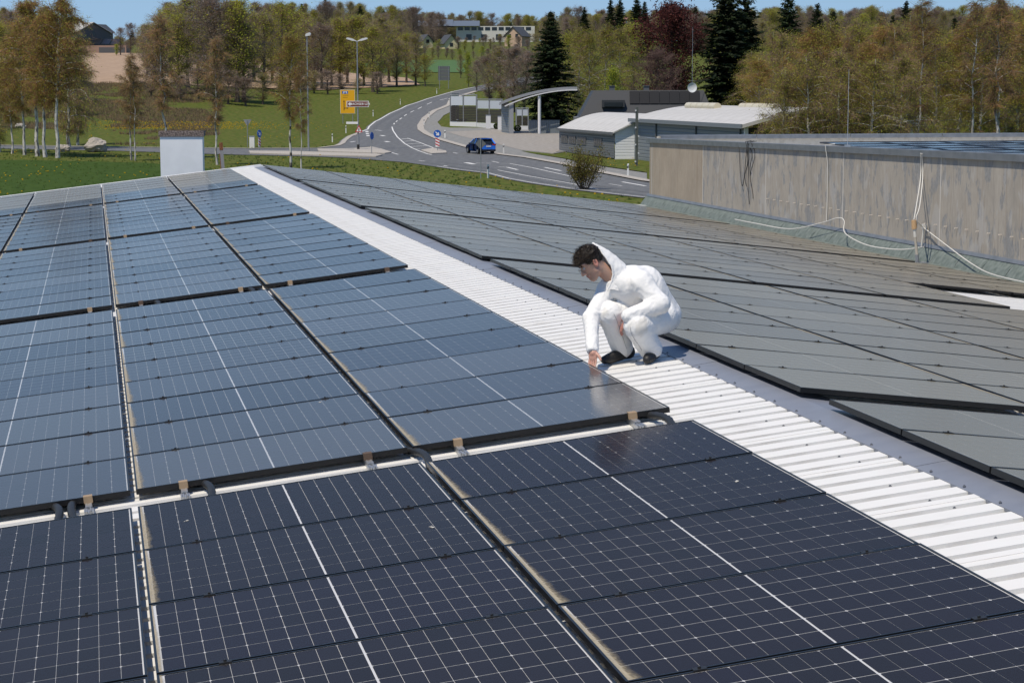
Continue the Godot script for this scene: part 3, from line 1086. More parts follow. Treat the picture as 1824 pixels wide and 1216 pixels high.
	hood.tube(rim, rr, 7)
	hood.col = C3(0.78, 0.78, 0.78)
	for i in hood.c.size(): hood.c[i] = hood.col
	put("hood", hood.mesh(M.suit, true), P0)
	# --- hair
	M.hair = mat(C3(1, 1, 1), 0.55)
	M.hair.vertex_color_use_as_albedo = true
	var hr := MB.new()
	var hairf := Field.new(head - Vector3(0.17, 0.17, 0.17), head + Vector3(0.19, 0.19, 0.17), 0.005)
	hairf.ellipsoid(hp.call(0, 0.034, -0.012), HB, Vector3(0.080, 0.101, 0.104), 0.02)
	var hnz := FastNoiseLite.new()
	hnz.seed = 23; hnz.frequency = 30.0; hnz.fractal_octaves = 2
	hairf.shape(func(p: Vector3, e: float) -> float:
		var q := hbt * (p - head)
		var d := e + 0.008 * hnz.get_noise_3d(q.x, q.y, q.z) - (0.010 if q.y > 0.06 else 0.0)
		var line := 0.60 * q.z - 0.018 - q.y
		if absf(q.x) > 0.05 and q.z > 0.03: line = maxf(line, (q.z - 0.03) * 1.6 - 0.012 - q.y)
		return maxf(d, line), 0.06)
	hairf.mesh_into(hr, func(p: Vector3) -> Color:
		return C3(0.020, 0.014, 0.010) * (1.0 + 0.9 * hnz.get_noise_3d(p.x * 2.0, p.y * 2.0, p.z * 2.0)))
	# tufts
	var hrng := RandomNumberGenerator.new()
	hrng.seed = 9
	for i in 3800:
		var dv := Vector3(hrng.randfn(), hrng.randfn() * 0.8 + 0.55, hrng.randfn()).normalized()
		var q := Vector3(dv.x * 0.083, 0.036 + dv.y * 0.106, -0.012 + dv.z * 0.108)
		if q.y < 0.60 * q.z - 0.005: continue
		if absf(q.x) > 0.05 and q.z > 0.03 and q.y < (q.z - 0.03) * 1.6: continue
		var p: Vector3 = head + HB * q
		var gr := HB * (Vector3(dv.x * 0.5 + hrng.randfn() * 0.3, 0.25 + hrng.randfn() * 0.3, 0.75 + dv.z * 0.4)).normalized()
		var w := gr.cross(HB * dv).normalized() * 0.0016
		hr.col = C3(0.022, 0.015, 0.010) * hrng.randf_range(0.6, 2.2)
		hr.tri(p - w, p + w, p + gr * hrng.randf_range(0.014, 0.042) + (HB * dv) * 0.008)
	put("hair", hr.mesh(M.hair, true), P0)
	# eyes, brows, glasses
	var ey := MB.new()
	for s in [-1.0, 1.0]: ey.ball(hp.call(0.030 * s, 0.005, 0.080), Vector3(0.0115, 0.0115, 0.0115), 10, 8)
	put("eyes", ey.mesh(mat(C3(0.55, 0.52, 0.50), 0.2)), P0)
	var br := MB.new()
	for s in [-1.0, 1.0]: br.tube([hp.call(0.014 * s, 0.026, 0.094), hp.call(0.032 * s, 0.031, 0.090), hp.call(0.050 * s, 0.024, 0.076)], [0.004, 0.005, 0.003], 6)
	put("eyebrows", br.mesh(mat(C3(0.03, 0.02, 0.015), 0.8)), P0)
	var gl := MB.new()
	for s in [-1.0, 1.0]:
		var ring := []
		var rd := []
		for i in 17:
			var an := TAU * i / 16.0
			ring.append(hp.call((0.033 + 0.024 * cos(an)) * s, 0.0 + 0.018 * sin(an), 0.106 - 0.004 * absf(cos(an)))); rd.append(0.0016)
		gl.tube(ring, rd, 5, false)
		gl.tube([hp.call(0.057 * s, 0.004, 0.100), hp.call(0.074 * s, 0.006, 0.05), hp.call(0.081 * s, 0.004, -0.005)], [0.0017, 0.0016, 0.0015], 5)
	gl.tube([hp.call(-0.009, 0.003, 0.107), hp.call(0.0, 0.007, 0.110), hp.call(0.009, 0.003, 0.107)], [0.0015, 0.0015, 0.0015], 5)
	put("glasses", gl.mesh(mat(C3(0.30, 0.24, 0.20), 0.25, 0.6)), P0)
	# --- boots
	M.boot = mat(C3(0.012, 0.012, 0.013), 0.55)
	for s in 2:
		var toe: Vector3 = [Vector3(-0.246, 0.020, 0.115), Vector3(0.070, 0.045, 0.285)][s]
		var heel: Vector3 = [Vector3(-0.055, 0.045, -0.060), Vector3(0.140, 0.060, 0.070)][s]
		var ank: Vector3 = [rank, lank][s]
		var b := MB.new()
		var ff := Field.new(toe.min(heel).min(ank) - Vector3(0.1, 0.1, 0.1), toe.max(heel).max(ank) + Vector3(0.1, 0.12, 0.1), 0.009)
		ff.bone(heel + Vector3(0, 0.005, 0), toe, 0.042, 0.035, 0.03)
		ff.bone(heel.lerp(toe, 0.4) + Vector3(0, 0.02, 0), toe + (heel - toe) * 0.2, 0.044, 0.036, 0.03)
		ff.bone(heel + Vector3(0, 0.02, 0), ank + Vector3(0, 0.03, 0), 0.050, 0.054, 0.03)
		ff.shape(func(p: Vector3, e: float) -> float: return maxf(e, 0.112 * p.x + 0.003 - p.y), 0.08)
		ff.mesh_into(b, plain(C3(0.012, 0.012, 0.013)))
		put("boot", b.mesh(M.boot), P0)

# ================================================================ terrain
# Ground plans are written as (u, d): metres to the right of and ahead of the standpoint, along RGT and FWD.
const KD := [-200.0, 200.0, 240.0, 300.0, 340.0, 360.0, 400.0, 500.0, 600.0, 750.0, 950.0, 1200.0, 1600.0, 4000.0]
const KH := [-4.2, -4.2, -3.4, -2.0, -0.6, 0.3, 2.4, 7.0, 12.0, 19.0, 27.0, 32.0, 34.0, 34.0]

func sstep(a: float, b: float, x: float) -> float:
	var t := clampf((x - a) / (b - a), 0.0, 1.0)
	return t * t * (3.0 - 2.0 * t)

func gh(u: float, d: float) -> float:
	var i := 0
	while i < KD.size() - 2 and d > KD[i + 1]: i += 1
	var t: float = clampf((d - KD[i]) / (KD[i + 1] - KD[i]), 0.0, 1.0)
	return lerpf(KH[i], KH[i + 1], t) + 2.0 * sstep(270, 340, d) * sstep(-40, -70, u) - 17.0 * sstep(640, 1000, d) * sstep(-110, -250, u)

func ud(u: float, d: float, y := 0.0) -> Vector3:
	var p := CAM_POS + RGT * u + FWD * d
	p.y = gh(u, d) + y
	return p

func drape(poly: Array, step: float, off: float, m: Material) -> ArrayMesh:
	# a sheet over the terrain: boundary points and inner grid points, triangulated
	var P := PackedVector2Array()
	var pts := PackedVector2Array()
	for i in poly.size():
		var a: Vector2 = poly[i]
		var b: Vector2 = poly[(i + 1) % poly.size()]
		P.append(a)
		var k := maxi(1, int(a.distance_to(b) / step))
		for j in k: pts.append(a.lerp(b, float(j) / k))
	var lo := P[0]
	var hi := P[0]
	for p in P:
		lo = lo.min(p); hi = hi.max(p)
	var x := lo.x + step * 0.37
	while x < hi.x:
		var y := lo.y + step * 0.41
		while y < hi.y:
			var q := Vector2(x + 0.013 * fmod(y * 7.0, 3.0), y)
			if Geometry2D.is_point_in_polygon(q, P): pts.append(q)
			y += step
		x += step
	var ix := Geometry2D.triangulate_delaunay(pts)
	var mb := MB.new()
	for t in range(0, ix.size(), 3):
		var a := pts[ix[t]]
		var b := pts[ix[t + 1]]
		var c := pts[ix[t + 2]]
		if absf((b - a).cross(c - a)) < 0.002: continue
		if not Geometry2D.is_point_in_polygon((a + b + c) / 3.0, P): continue
		var A := ud(a.x, a.y, off)
		var B := ud(b.x, b.y, off)
		var C := ud(c.x, c.y, off)
		if (B - A).cross(C - A).y < 0: mb.tri(A, C, B)
		else: mb.tri(A, B, C)
	return mb.mesh(m)

func strip(line: Array, w: float, off: float, side := 0.0) -> MB:
	# painted line of width w along a (u, d) polyline, resampled every 3 m
	var mb := MB.new()
	strip_into(mb, line, w, off, side)
	return mb

func strip_into(mb: MB, line: Array, w: float, off: float, side := 0.0) -> void:
	var p := []
	for i in line.size() - 1:
		var k := maxi(1, int(line[i].distance_to(line[i + 1]) / 3.0))
		for j in k: p.append(line[i].lerp(line[i + 1], float(j) / k))
	p.append(line[line.size() - 1])
	var prev := []
	for i in p.size():
		var t: Vector2 = (p[mini(i + 1, p.size() - 1)] - p[maxi(i - 1, 0)]).normalized()
		var nn := Vector2(-t.y, t.x)
		var a: Vector2 = p[i] + nn * (side - w / 2)
		var b: Vector2 = p[i] + nn * (side + w / 2)
		var A := ud(a.x, a.y, off)
		var B := ud(b.x, b.y, off)
		if i > 0:
			if (prev[1] - prev[0]).cross(B - prev[0]).y > 0: mb.quad(prev[0], prev[1], B, A)
			else: mb.quad(prev[0], A, B, prev[1])
		prev = [A, B]

func raised(poly: Array, off: float, hgt: float, m: Material) -> ArrayMesh:
	# kerbed island or slab: draped top with upright edges
	var am := drape(poly, 4.0, off + hgt, m)
	var mb := MB.new()
	for i in poly.size():
		var a: Vector2 = poly[i]
		var b: Vector2 = poly[(i + 1) % poly.size()]
		mb.quad(ud(a.x, a.y, 0), ud(b.x, b.y, 0), ud(b.x, b.y, off + hgt), ud(a.x, a.y, off + hgt))
	return mb.add_to(am, m)

const ROAD_POLY := [Vector2(4, 480), Vector2(-3, 450), Vector2(-7.71, 423.3), Vector2(-12.26, 399.5), Vector2(-16.36, 373), Vector2(-19.14, 348.7), Vector2(-20.38, 320.1), Vector2(-20.79, 292.5), Vector2(-20.37, 273.8), Vector2(-19.88, 264.5), Vector2(-20.27, 253.6), Vector2(-20.7, 243.2), Vector2(-20.41, 231.7), Vector2(-20.01, 224.4), Vector2(-20.09, 218.9), Vector2(-21.53, 213.7), Vector2(-28.97, 213.2), Vector2(-39.22, 215.5), Vector2(-58.13, 221.4), Vector2(-90, 230), Vector2(-90, 221), Vector2(-56.06, 213.4), Vector2(-42.44, 208.1), Vector2(-30.65, 200.8), Vector2(-26.98, 198.5), Vector2(-20.09, 193.8), Vector2(-16.01, 189.1), Vector2(-12.79, 182.8), Vector2(-9.78, 177), Vector2(-6.76, 166.6), Vector2(-4.67, 159.2), Vector2(-2.21, 152.4), Vector2(-0.56, 142.4), Vector2(1.03, 135.7), Vector2(4.01, 125.7), Vector2(6.12, 120.1), Vector2(7.96, 115.6), Vector2(14, 96), Vector2(24, 60), Vector2(38, 60), Vector2(22, 96), Vector2(9.57, 137.6), Vector2(7.21, 152.1), Vector2(4.47, 171.5), Vector2(1.54, 187.9), Vector2(-0.77, 196.5), Vector2(-5.14, 215.9), Vector2(-8.79, 235), Vector2(-10.79, 248.9), Vector2(-12.19, 261.9), Vector2(-12.95, 276.1), Vector2(-13.55, 303), Vector2(-13.06, 330.4), Vector2(-11.3, 351), Vector2(-11.51, 372.8), Vector2(-7.28, 399.4), Vector2(0, 424), Vector2(8, 450), Vector2(16, 480)]
const ROAD_LEFT_LINE := [Vector2(-7.71, 423.3), Vector2(-12.26, 399.5), Vector2(-16.36, 373), Vector2(-19.14, 348.7), Vector2(-20.38, 320.1), Vector2(-20.79, 292.5), Vector2(-20.37, 273.8), Vector2(-19.88, 264.5), Vector2(-20.27, 253.6), Vector2(-20.7, 243.2), Vector2(-20.41, 231.7), Vector2(-20.01, 224.4), Vector2(-20.09, 218.9), Vector2(-21.53, 213.7), Vector2(-28.97, 213.2), Vector2(-39.22, 215.5), Vector2(-58.13, 221.4)]
const KERB_LINE := [Vector2(38, 60), Vector2(22, 96), Vector2(9.57, 137.6), Vector2(7.21, 152.1), Vector2(4.47, 171.5), Vector2(1.54, 187.9), Vector2(-0.77, 196.5), Vector2(-5.14, 215.9), Vector2(-8.79, 235), Vector2(-10.79, 248.9), Vector2(-12.19, 261.9), Vector2(-12.95, 276.1), Vector2(-13.55, 303), Vector2(-13.06, 330.4), Vector2(-11.3, 351), Vector2(-11.51, 372.8), Vector2(-7.28, 399.4)]
const ROAD_NEAR_LINE := [Vector2(-56.06, 213.4), Vector2(-42.44, 208.1), Vector2(-30.65, 200.8), Vector2(-26.98, 198.5), Vector2(-20.09, 193.8), Vector2(-16.01, 189.1), Vector2(-12.79, 182.8), Vector2(-9.78, 177), Vector2(-6.76, 166.6), Vector2(-4.67, 159.2), Vector2(-2.21, 152.4), Vector2(-0.56, 142.4), Vector2(1.03, 135.7), Vector2(4.01, 125.7), Vector2(6.12, 120.1), Vector2(7.96, 115.6), Vector2(14, 96)]
const FOOTWAY_POLY := [Vector2(9.57, 137.6), Vector2(7.21, 152.1), Vector2(4.47, 171.5), Vector2(1.54, 187.9), Vector2(-0.77, 196.5), Vector2(-5.14, 215.9), Vector2(-8.79, 235), Vector2(-10.79, 248.9), Vector2(-12.19, 261.9), Vector2(-12.95, 276.1), Vector2(-13.55, 303), Vector2(-13.06, 330.4), Vector2(-11.3, 351), Vector2(-9.89, 346), Vector2(-10.24, 325.3), Vector2(-10.95, 313.3), Vector2(-11.03, 289.3), Vector2(-9.86, 272.9), Vector2(-8.4, 269.1), Vector2(-1.67, 268.8), Vector2(6.47, 254.4), Vector2(5.6, 200), Vector2(5.97, 210.5), Vector2(4.19, 198), Vector2(0.98, 206.9), Vector2(4.84, 185.7), Vector2(7.81, 164.7), Vector2(10.55, 151.8)]
const FORECOURT_POLY := [Vector2(-8.58, 255.7), Vector2(-1.56, 263.3), Vector2(3.46, 248), Vector2(6.23, 250.3), Vector2(5.91, 213), Vector2(4.25, 201), Vector2(0.98, 208.2), Vector2(-2.11, 224.6), Vector2(-6.42, 243.6)]
const VERGE_POLY := [Vector2(0.98, 206.1), Vector2(3.52, 200.9), Vector2(5.11, 196), Vector2(8.61, 181.7), Vector2(11.43, 166.1), Vector2(10.59, 152.3), Vector2(7.84, 165.3), Vector2(4.86, 186.5)]
const ISLAND_A := [Vector2(-21.01, 210.3), Vector2(-17.76, 210.3), Vector2(-15.65, 215.4), Vector2(-14.22, 210.5), Vector2(-12.51, 202.8), Vector2(-13.11, 200.5), Vector2(-20.31, 204.8)]
const ISLAND_B := [Vector2(-27.83, 205.9), Vector2(-23.36, 205.2), Vector2(-13.89, 199), Vector2(-12.99, 195.3), Vector2(-13.33, 191), Vector2(-20.27, 195.7), Vector2(-27.09, 201.5)]
const ISLAND_C := [Vector2(-9.66, 207.2), Vector2(-8.56, 211.9), Vector2(-6.95, 205.6), Vector2(-6.72, 201.2), Vector2(-8.21, 199.7)]
const MARKS := [
	[0.16, [Vector2(-16.73, 272.3), Vector2(-15.81, 259.7), Vector2(-14.15, 241.1), Vector2(-12.32, 223.8), Vector2(-10.98, 213.6), Vector2(-9.86, 206.6), Vector2(-8.12, 197.4)]],
	[0.16, [Vector2(-12.74, 237.9), Vector2(-10.6, 225.6), Vector2(-8.62, 213.5)]],
	[0.3, [Vector2(-13.37, 235.1), Vector2(-12.52, 237.1)]],
	[0.3, [Vector2(-12.77, 229), Vector2(-11.45, 231.2)]],
	[0.3, [Vector2(-12.06, 222.1), Vector2(-10.3, 224.5)]],
	[0.3, [Vector2(-11.33, 215.9), Vector2(-9.38, 218.5)]],
	[0.3, [Vector2(-10.58, 210.4), Vector2(-9.91, 211)]],
	[0.18, [Vector2(-15.54, 216), Vector2(-13.55, 207.3), Vector2(-12.33, 202.2), Vector2(-11.62, 198.9)]],
	[0.15, [Vector2(-1.82, 178.4), Vector2(-1.16, 174.5)]],
	[0.15, [Vector2(-0.97, 173.1), Vector2(-0.17, 172.4), Vector2(1.7, 162.8), Vector2(4.42, 145.7)]],
	[0.25, [Vector2(-1.16, 164.7), Vector2(-0.39, 163.8), Vector2(0.47, 158.4)]],
	[0.25, [Vector2(2.75, 163.4), Vector2(3.96, 156.1)]],
	[0.14, [Vector2(-1.17, 158.2), Vector2(1.11, 147), Vector2(4.25, 133.5), Vector2(5.62, 125.8)]],
	[0.25, [Vector2(7.75, 136.5), Vector2(8.98, 130.4)]],
	[0.12, [Vector2(6.67, 133.5), Vector2(7.4, 130.5)]],
	[0.5, [Vector2(-4.15, 175), Vector2(-3.31, 171.2)]],
	[0.3, [Vector2(-3.2, 173.9), Vector2(-2.46, 173.9)]],
	[0.3, [Vector2(-2.32, 173.2), Vector2(-1.83, 173.2)]],
	[0.4, [Vector2(-19.24, 258.5), Vector2(-18.96, 255.5)]],
	[0.4, [Vector2(-18.71, 252.1), Vector2(-18.47, 249.6)]],
	[0.4, [Vector2(-18.21, 246.3), Vector2(-17.97, 243.9)]],
	[0.35, [Vector2(-18.32, 261.6), Vector2(-17.34, 259.8)]],
	[0.5, [Vector2(-16.5, 245.9), Vector2(-15.96, 243.9)]],
	[0.5, [Vector2(-14.9, 229.4), Vector2(-14.36, 227.5)]],
	[0.3, [Vector2(-18.85, 227.3), Vector2(-18.45, 229.5)]],
	[0.25, [Vector2(-20.06, 245.2), Vector2(-19.73, 246.8)]],
	[0.2, [Vector2(-8.63, 180.7), Vector2(-8.02, 178.8)]],
	[0.2, [Vector2(-5.93, 168.2), Vector2(-5.51, 166.5)]],
	[0.2, [Vector2(-6.1, 202.7), Vector2(-5.61, 201.2)]],
]
const CENTRE_DASH := [Vector2(-7.41, 390.8), Vector2(-12.32, 374.5), Vector2(-14.79, 361.2), Vector2(-15.89, 344.8), Vector2(-16.57, 330.5), Vector2(-17.09, 317.4), Vector2(-17.22, 305.3), Vector2(-17.3, 295.1), Vector2(-17.17, 285.7), Vector2(-16.85, 276.3)]
const POST_SPOTS := [Vector2(-21.05, 228.5), Vector2(-21.56, 253.4), Vector2(-22.14, 311.6), Vector2(-20.19, 353.8), Vector2(-15, 391), Vector2(-12.49, 277.7), Vector2(-12.92, 305.2), Vector2(-11.44, 355.6), Vector2(-8.2, 238.9), Vector2(-0.85, 201.5), Vector2(-1.76, 144.2), Vector2(8.7, 145.6), Vector2(-8.16, 238.6)]

func build_ground() -> void:
	var gt := noise_tex(0.02, [C3(0.062, 0.100, 0.018), C3(0.085, 0.110, 0.022), C3(0.112, 0.116, 0.030), C3(0.150, 0.122, 0.050)], [0.2, 0.45, 0.65, 0.9], 1024, 21, 6)
	M.grass = tri_mat(gt, 0.045, 0.95)
	M.grass.metallic_specular = 0.15
	var gt2 := noise_tex(0.05, [C3(0.55, 0.55, 0.55), C3(1, 1, 1), C3(1, 1, 1)], [0.2, 0.5, 0.8], 512, 4, 5)
	M.grass.detail_enabled = true
	M.grass.detail_albedo = gt2
	M.grass.detail_blend_mode = BaseMaterial3D.BLEND_MODE_MUL
	M.grass.detail_uv_layer = BaseMaterial3D.DETAIL_UV_1
	# terrain sheet
	var ds := []
	var d := -150.0
	while d < 3600.0:
		ds.append(d)
		if d < 90: d += 20.0
		elif d < 420: d += 5.0
		elif d < 700: d += 12.5
		else: d += 75.0
	for q in KD:
		if q > -150 and not ds.has(q): ds.append(q)
	ds.sort()
	var NU := 90
	var mb := MB.new()
	for i in ds.size() - 1:
		for j in NU:
			var q := []
			for e in [[i, j], [i, j + 1], [i + 1, j + 1], [i + 1, j]]:
				var dd: float = ds[e[0]]
				var half := 120.0 + maxf(dd, 0.0) * 0.75
				var t := float(e[1]) / NU * 2.0 - 1.0
				q.append(ud(half * t * (0.35 + 0.65 * t * t), dd))
			mb.quad(q[0], q[1], q[2], q[3])
	struct("ground", mb.mesh(M.grass))
	M.lawn = tri_mat(noise_tex(0.03, [C3(0.034, 0.062, 0.013), C3(0.044, 0.077, 0.016), C3(0.055, 0.088, 0.020)], [0.2, 0.5, 0.8], 512, 22, 6), 0.06, 0.95)
	M.lawn.metallic_specular = 0.15
	struct("lawn", drape([Vector2(-90, 60), Vector2(-14, 60), Vector2(-18, 130), Vector2(-24, 160), Vector2(-33, 176), Vector2(-46, 184), Vector2(-66, 188), Vector2(-90, 190)], 6.0, 0.05, M.lawn))
	# asphalt
	var at := noise_tex(0.03, [C3(0.090, 0.093, 0.096), C3(0.118, 0.121, 0.124), C3(0.140, 0.143, 0.145)], [0.2, 0.5, 0.8], 512, 31, 6)
	M.asphalt = tri_mat(at, 0.08, 0.85)
	struct("road", drape(ROAD_POLY, 4.0, 0.045, M.asphalt))
	var ft := noise_tex(0.03, [C3(0.17, 0.17, 0.165), C3(0.21, 0.21, 0.20), C3(0.24, 0.235, 0.22)], [0.2, 0.5, 0.8], 512, 32, 6)
	M.footway = tri_mat(ft, 0.08, 0.9)
	struct("footway", drape(FOOTWAY_POLY, 4.0, 0.06, M.footway))
	var pt := noise_tex(0.03, [C3(0.235, 0.215, 0.19), C3(0.285, 0.262, 0.232), C3(0.32, 0.295, 0.265)], [0.2, 0.5, 0.8], 512, 33, 6)
	M.paving = tri_mat(pt, 0.1, 0.9)
	struct("forecourt", drape(FORECOURT_POLY, 4.0, 0.075, M.paving))
	M.kerb = tri_mat(noise_tex(0.04, [C3(0.29, 0.265, 0.235), C3(0.38, 0.35, 0.31), C3(0.44, 0.405, 0.36)], [0.2, 0.5, 0.8], 256, 34, 5), 0.4, 0.9)
	struct("verge", drape(VERGE_POLY, 3.0, 0.10, M.grass))
	var kb := strip(KERB_LINE, 0.9, 0.13)
	struct("kerb", kb.mesh(M.kerb))
	struct("kerb", strip(ROAD_LEFT_LINE.slice(8), 0.6, 0.10, 0.5).mesh(M.kerb))
	var isl := ["long traffic island under the two headed street lamp", "narrow traffic island along the near side of the side road", "small traffic island under the blue keep right sign"]
	for k in 3:
		struct("traffic_island", raised([ISLAND_A, ISLAND_B, ISLAND_C][k], 0.03, 0.12, M.kerb)).set_meta("label", isl[k])
	# tracks worn and darkened by tyres
	M.asphalt_dark = tri_mat(noise_tex(0.05, [C3(0.080, 0.083, 0.086), C3(0.100, 0.103, 0.106), C3(0.125, 0.128, 0.130)], [0.2, 0.5, 0.8], 256, 39, 5), 0.15, 0.8)
	var tk := MB.new()
	for o in [1.3, 2.9]: strip_into(tk, ROAD_LEFT_LINE.slice(0, 8), 0.55, 0.054, o)
	for o in [1.6, 3.3]: strip_into(tk, ROAD_NEAR_LINE.slice(7), 0.55, 0.054, o)
	tag(struct("road_marking_tracks", tk.mesh(M.asphalt_dark)), "darker tyre tracks worn along the asphalt lanes", "")
	# paint
	M.paint = tri_mat(noise_tex(0.08, [C3(0.50, 0.50, 0.50), C3(0.68, 0.68, 0.67), C3(0.72, 0.72, 0.71)], [0.25, 0.5, 0.8], 256, 35, 4), 0.5, 0.8)
	var mk := MB.new()
	strip_into(mk, ROAD_LEFT_LINE.slice(0, 15), 0.22, 0.062, 0.35)
	strip_into(mk, ROAD_NEAR_LINE.slice(8), 0.14, 0.062, 0.35)
	for q in MARKS: strip_into(mk, q[1], q[0], 0.062)
	for i in CENTRE_DASH.size() - 1:
		var a: Vector2 = CENTRE_DASH[i]
		var b: Vector2 = CENTRE_DASH[i + 1]
		var k := maxi(1, int(a.distance_to(b) / 9.0))
		for j in k: strip_into(mk, [a.lerp(b, (j + 0.0) / k), a.lerp(b, (j + 0.5) / k)], 0.16, 0.062)
	tag(struct("road_markings", mk.mesh(M.paint)), "white painted lines, dashes and arrows on the asphalt junction", "")
	# fields on the hill
	M.soil = tri_mat(noise_tex(0.02, [C3(0.27, 0.18, 0.115), C3(0.34, 0.235, 0.155), C3(0.38, 0.27, 0.18)], [0.2, 0.5, 0.8], 512, 36, 6), 0.03, 0.95)
	struct("ploughed_field", drape([Vector2(-190, 398), Vector2(-60, 392), Vector2(-40, 405), Vector2(-20, 430), Vector2(-25, 470), Vector2(-70, 560), Vector2(-120, 612), Vector2(-230, 615)], 12.0, 0.12, M.soil))
	M.crop = tri_mat(noise_tex(0.03, [C3(0.045, 0.10, 0.022), C3(0.055, 0.12, 0.028), C3(0.065, 0.13, 0.032)], [0.2, 0.5, 0.8], 512, 37, 5), 0.02, 0.95)
	struct("green_field", drape([Vector2(-34, 508), Vector2(-12, 505), Vector2(-13.5, 600), Vector2(-40, 602), Vector2(-44, 560)], 12.0, 0.15, M.crop))
	# grass tufts on the near meadow and dandelions: nobody could count them
	rng.seed = 401
	var tuft := MB.new()
	for k in 9:
		var an := rng.randf() * TAU
		var lean := Vector3(cos(an), 0, sin(an))
		var s := lean.cross(Vector3.UP) * 0.035
		var hh := rng.randf_range(0.14, 0.32)
		tuft.col = [C3(0.075, 0.14, 0.025), C3(0.095, 0.155, 0.034), C3(0.065, 0.12, 0.02), C3(0.13, 0.135, 0.05)][rng.randi() % 4]
		var b0 := lean * rng.randf_range(0.0, 0.12)
		tuft.tri(b0 - s, b0 + s, b0 + lean * 0.10 + Vector3(0, hh, 0))
	var tm := mat(C3(1, 1, 1), 0.9)
	tm.vertex_color_use_as_albedo = true
	tm.backlight_enabled = true
	tm.backlight = Color(1.0, 1.0, 1.0)
	M.leafy = tm
	var road_p := PackedVector2Array(ROAD_POLY)
	var fw_p := PackedVector2Array(FOOTWAY_POLY)
	scatter("grass_tufts", tuft.mesh(tm, true), 6000, func(r: RandomNumberGenerator) -> Variant:
		var dd := 105.0 + 115.0 * pow(r.randf(), 0.9)
		var u := r.randf_range(-0.30, 0.075) * dd
		if dd > 118.0 and u > -26.0 and u > -2.0 - (dd - 118.0) * 0.22 + 6.0: return null
		if Geometry2D.is_point_in_polygon(Vector2(u, dd), road_p) or Geometry2D.is_point_in_polygon(Vector2(u, dd), fw_p): return null
		return ud(u, dd, -0.02), "tufts of meadow grass around the road junction", "grass", 0.3, 0.8)
	# rough dry growth on the left bank and under the wood edge
	var dry := MB.new()
	for k in 8:
		var an := rng.randf() * TAU
		var lean := Vector3(cos(an), 0, sin(an))
		var s := lean.cross(Vector3.UP) * 0.05
		dry.col = [C3(0.27, 0.20, 0.125), C3(0.21, 0.15, 0.09), C3(0.31, 0.25, 0.16), C3(0.15, 0.14, 0.05)][rng.randi() % 4]
		var b0 := lean * rng.randf_range(0.0, 0.35)
		dry.tri(b0 - s, b0 + s, b0 + lean * 0.25 + Vector3(0, rng.randf_range(0.25, 0.6), 0))
	var dn := FastNoiseLite.new()
	dn.seed = 44; dn.frequency = 0.035
	scatter("dry_grass", dry.mesh(tm, true), 24000, func(r: RandomNumberGenerator) -> Variant:
		var dd := 222.0 + 175.0 * pow(r.randf(), 0.8)
		var u := r.randf_range(-0.30, -0.150) * dd
		var want := 0.30 * sstep(250, 320, dd) * sstep(-28.0, -60.0, u) + 0.06
		if Geometry2D.is_point_in_polygon(Vector2(u, dd), road_p): return null
		if dn.get_noise_2d(u, dd * 0.7) > want * sstep(-0.150, -0.20, u / dd) - 0.3 * (1.0 - sstep(-0.150, -0.20, u / dd)): return null
		return ud(u, dd, -0.03), "dry brown grass and weeds on the left bank", "dry grass", 0.5, 1.1)
	var fl := MB.new()
	fl.col = C3(0.72, 0.50, 0.01)
	fl.ball(Vector3(0, 0.16, 0), Vector3(0.055, 0.03, 0.055), 6, 3)
	var nz := FastNoiseLite.new()
	nz.seed = 12; nz.frequency = 0.06
	scatter("dandelions", fl.mesh(tm, true), 3000, func(r: RandomNumberGenerator) -> Variant:
		var dd := 106.0 + 150.0 * pow(r.randf(), 1.2)
		var u := r.randf_range(-0.29, 0.08) * dd
		var band := r.randf() < 0.45
		if band:
			dd = 262.0 + 26.0 * r.randf()
			u = -0.17 * dd + 7.5 * r.randfn()
		var q := Vector2(u, dd)
		if Geometry2D.is_point_in_polygon(q, road_p) or Geometry2D.is_point_in_polygon(q, fw_p): return null
		if not band and nz.get_noise_2d(u * 2.0, dd * 0.8) < 0.12: return null
		return ud(u, dd), "yellow dandelions dotted over the meadow and road verges", "flowers", 0.7, 1.6)

func scatter(called: String, m: Mesh, count: int, pick: Callable, label: String, category: String, s0: float, s1: float) -> void:
	var r := RandomNumberGenerator.new()
	r.seed = hash(called)
	var tr := []
	for k in count:
		var p = pick.call(r)
		if p == null: continue
		tr.append(Transform3D(Basis(Vector3.UP, r.randf() * TAU).scaled(Vector3.ONE * r.randf_range(s0, s1)), p))
	var mm := MultiMesh.new()
	mm.transform_format = MultiMesh.TRANSFORM_3D
	mm.mesh = m
	mm.instance_count = tr.size()
	for k in tr.size(): mm.set_instance_transform(k, tr[k])
	var o := MultiMeshInstance3D.new()
	o.multimesh = mm
	o.name = numbered(called)
	add_child(o, true)
	tag(o, label, category, "", "stuff")

# ================================================================ trees
func leaf_quad(mb: MB, p: Vector3, s: float, r: RandomNumberGenerator, ratio := 0.8) -> void:
	var a := Vector3(r.randfn(), r.randfn(), r.randfn()).normalized()
	var b := a.cross(Vector3(r.randfn(), r.randfn(), r.randfn())).normalized()
	a *= s * 0.5
	b *= s * 0.5 * ratio
	mb.quad(p - a, p - b, p + a, p + b)

func twig_quad(mb: MB, p: Vector3, dir: Vector3, l: float, w: float) -> void:
	var s := dir.cross(Vector3(0.3, 0.4, 0.86)).normalized() * w * 0.5
	mb.tri(p - s, p + s, p + dir * l)

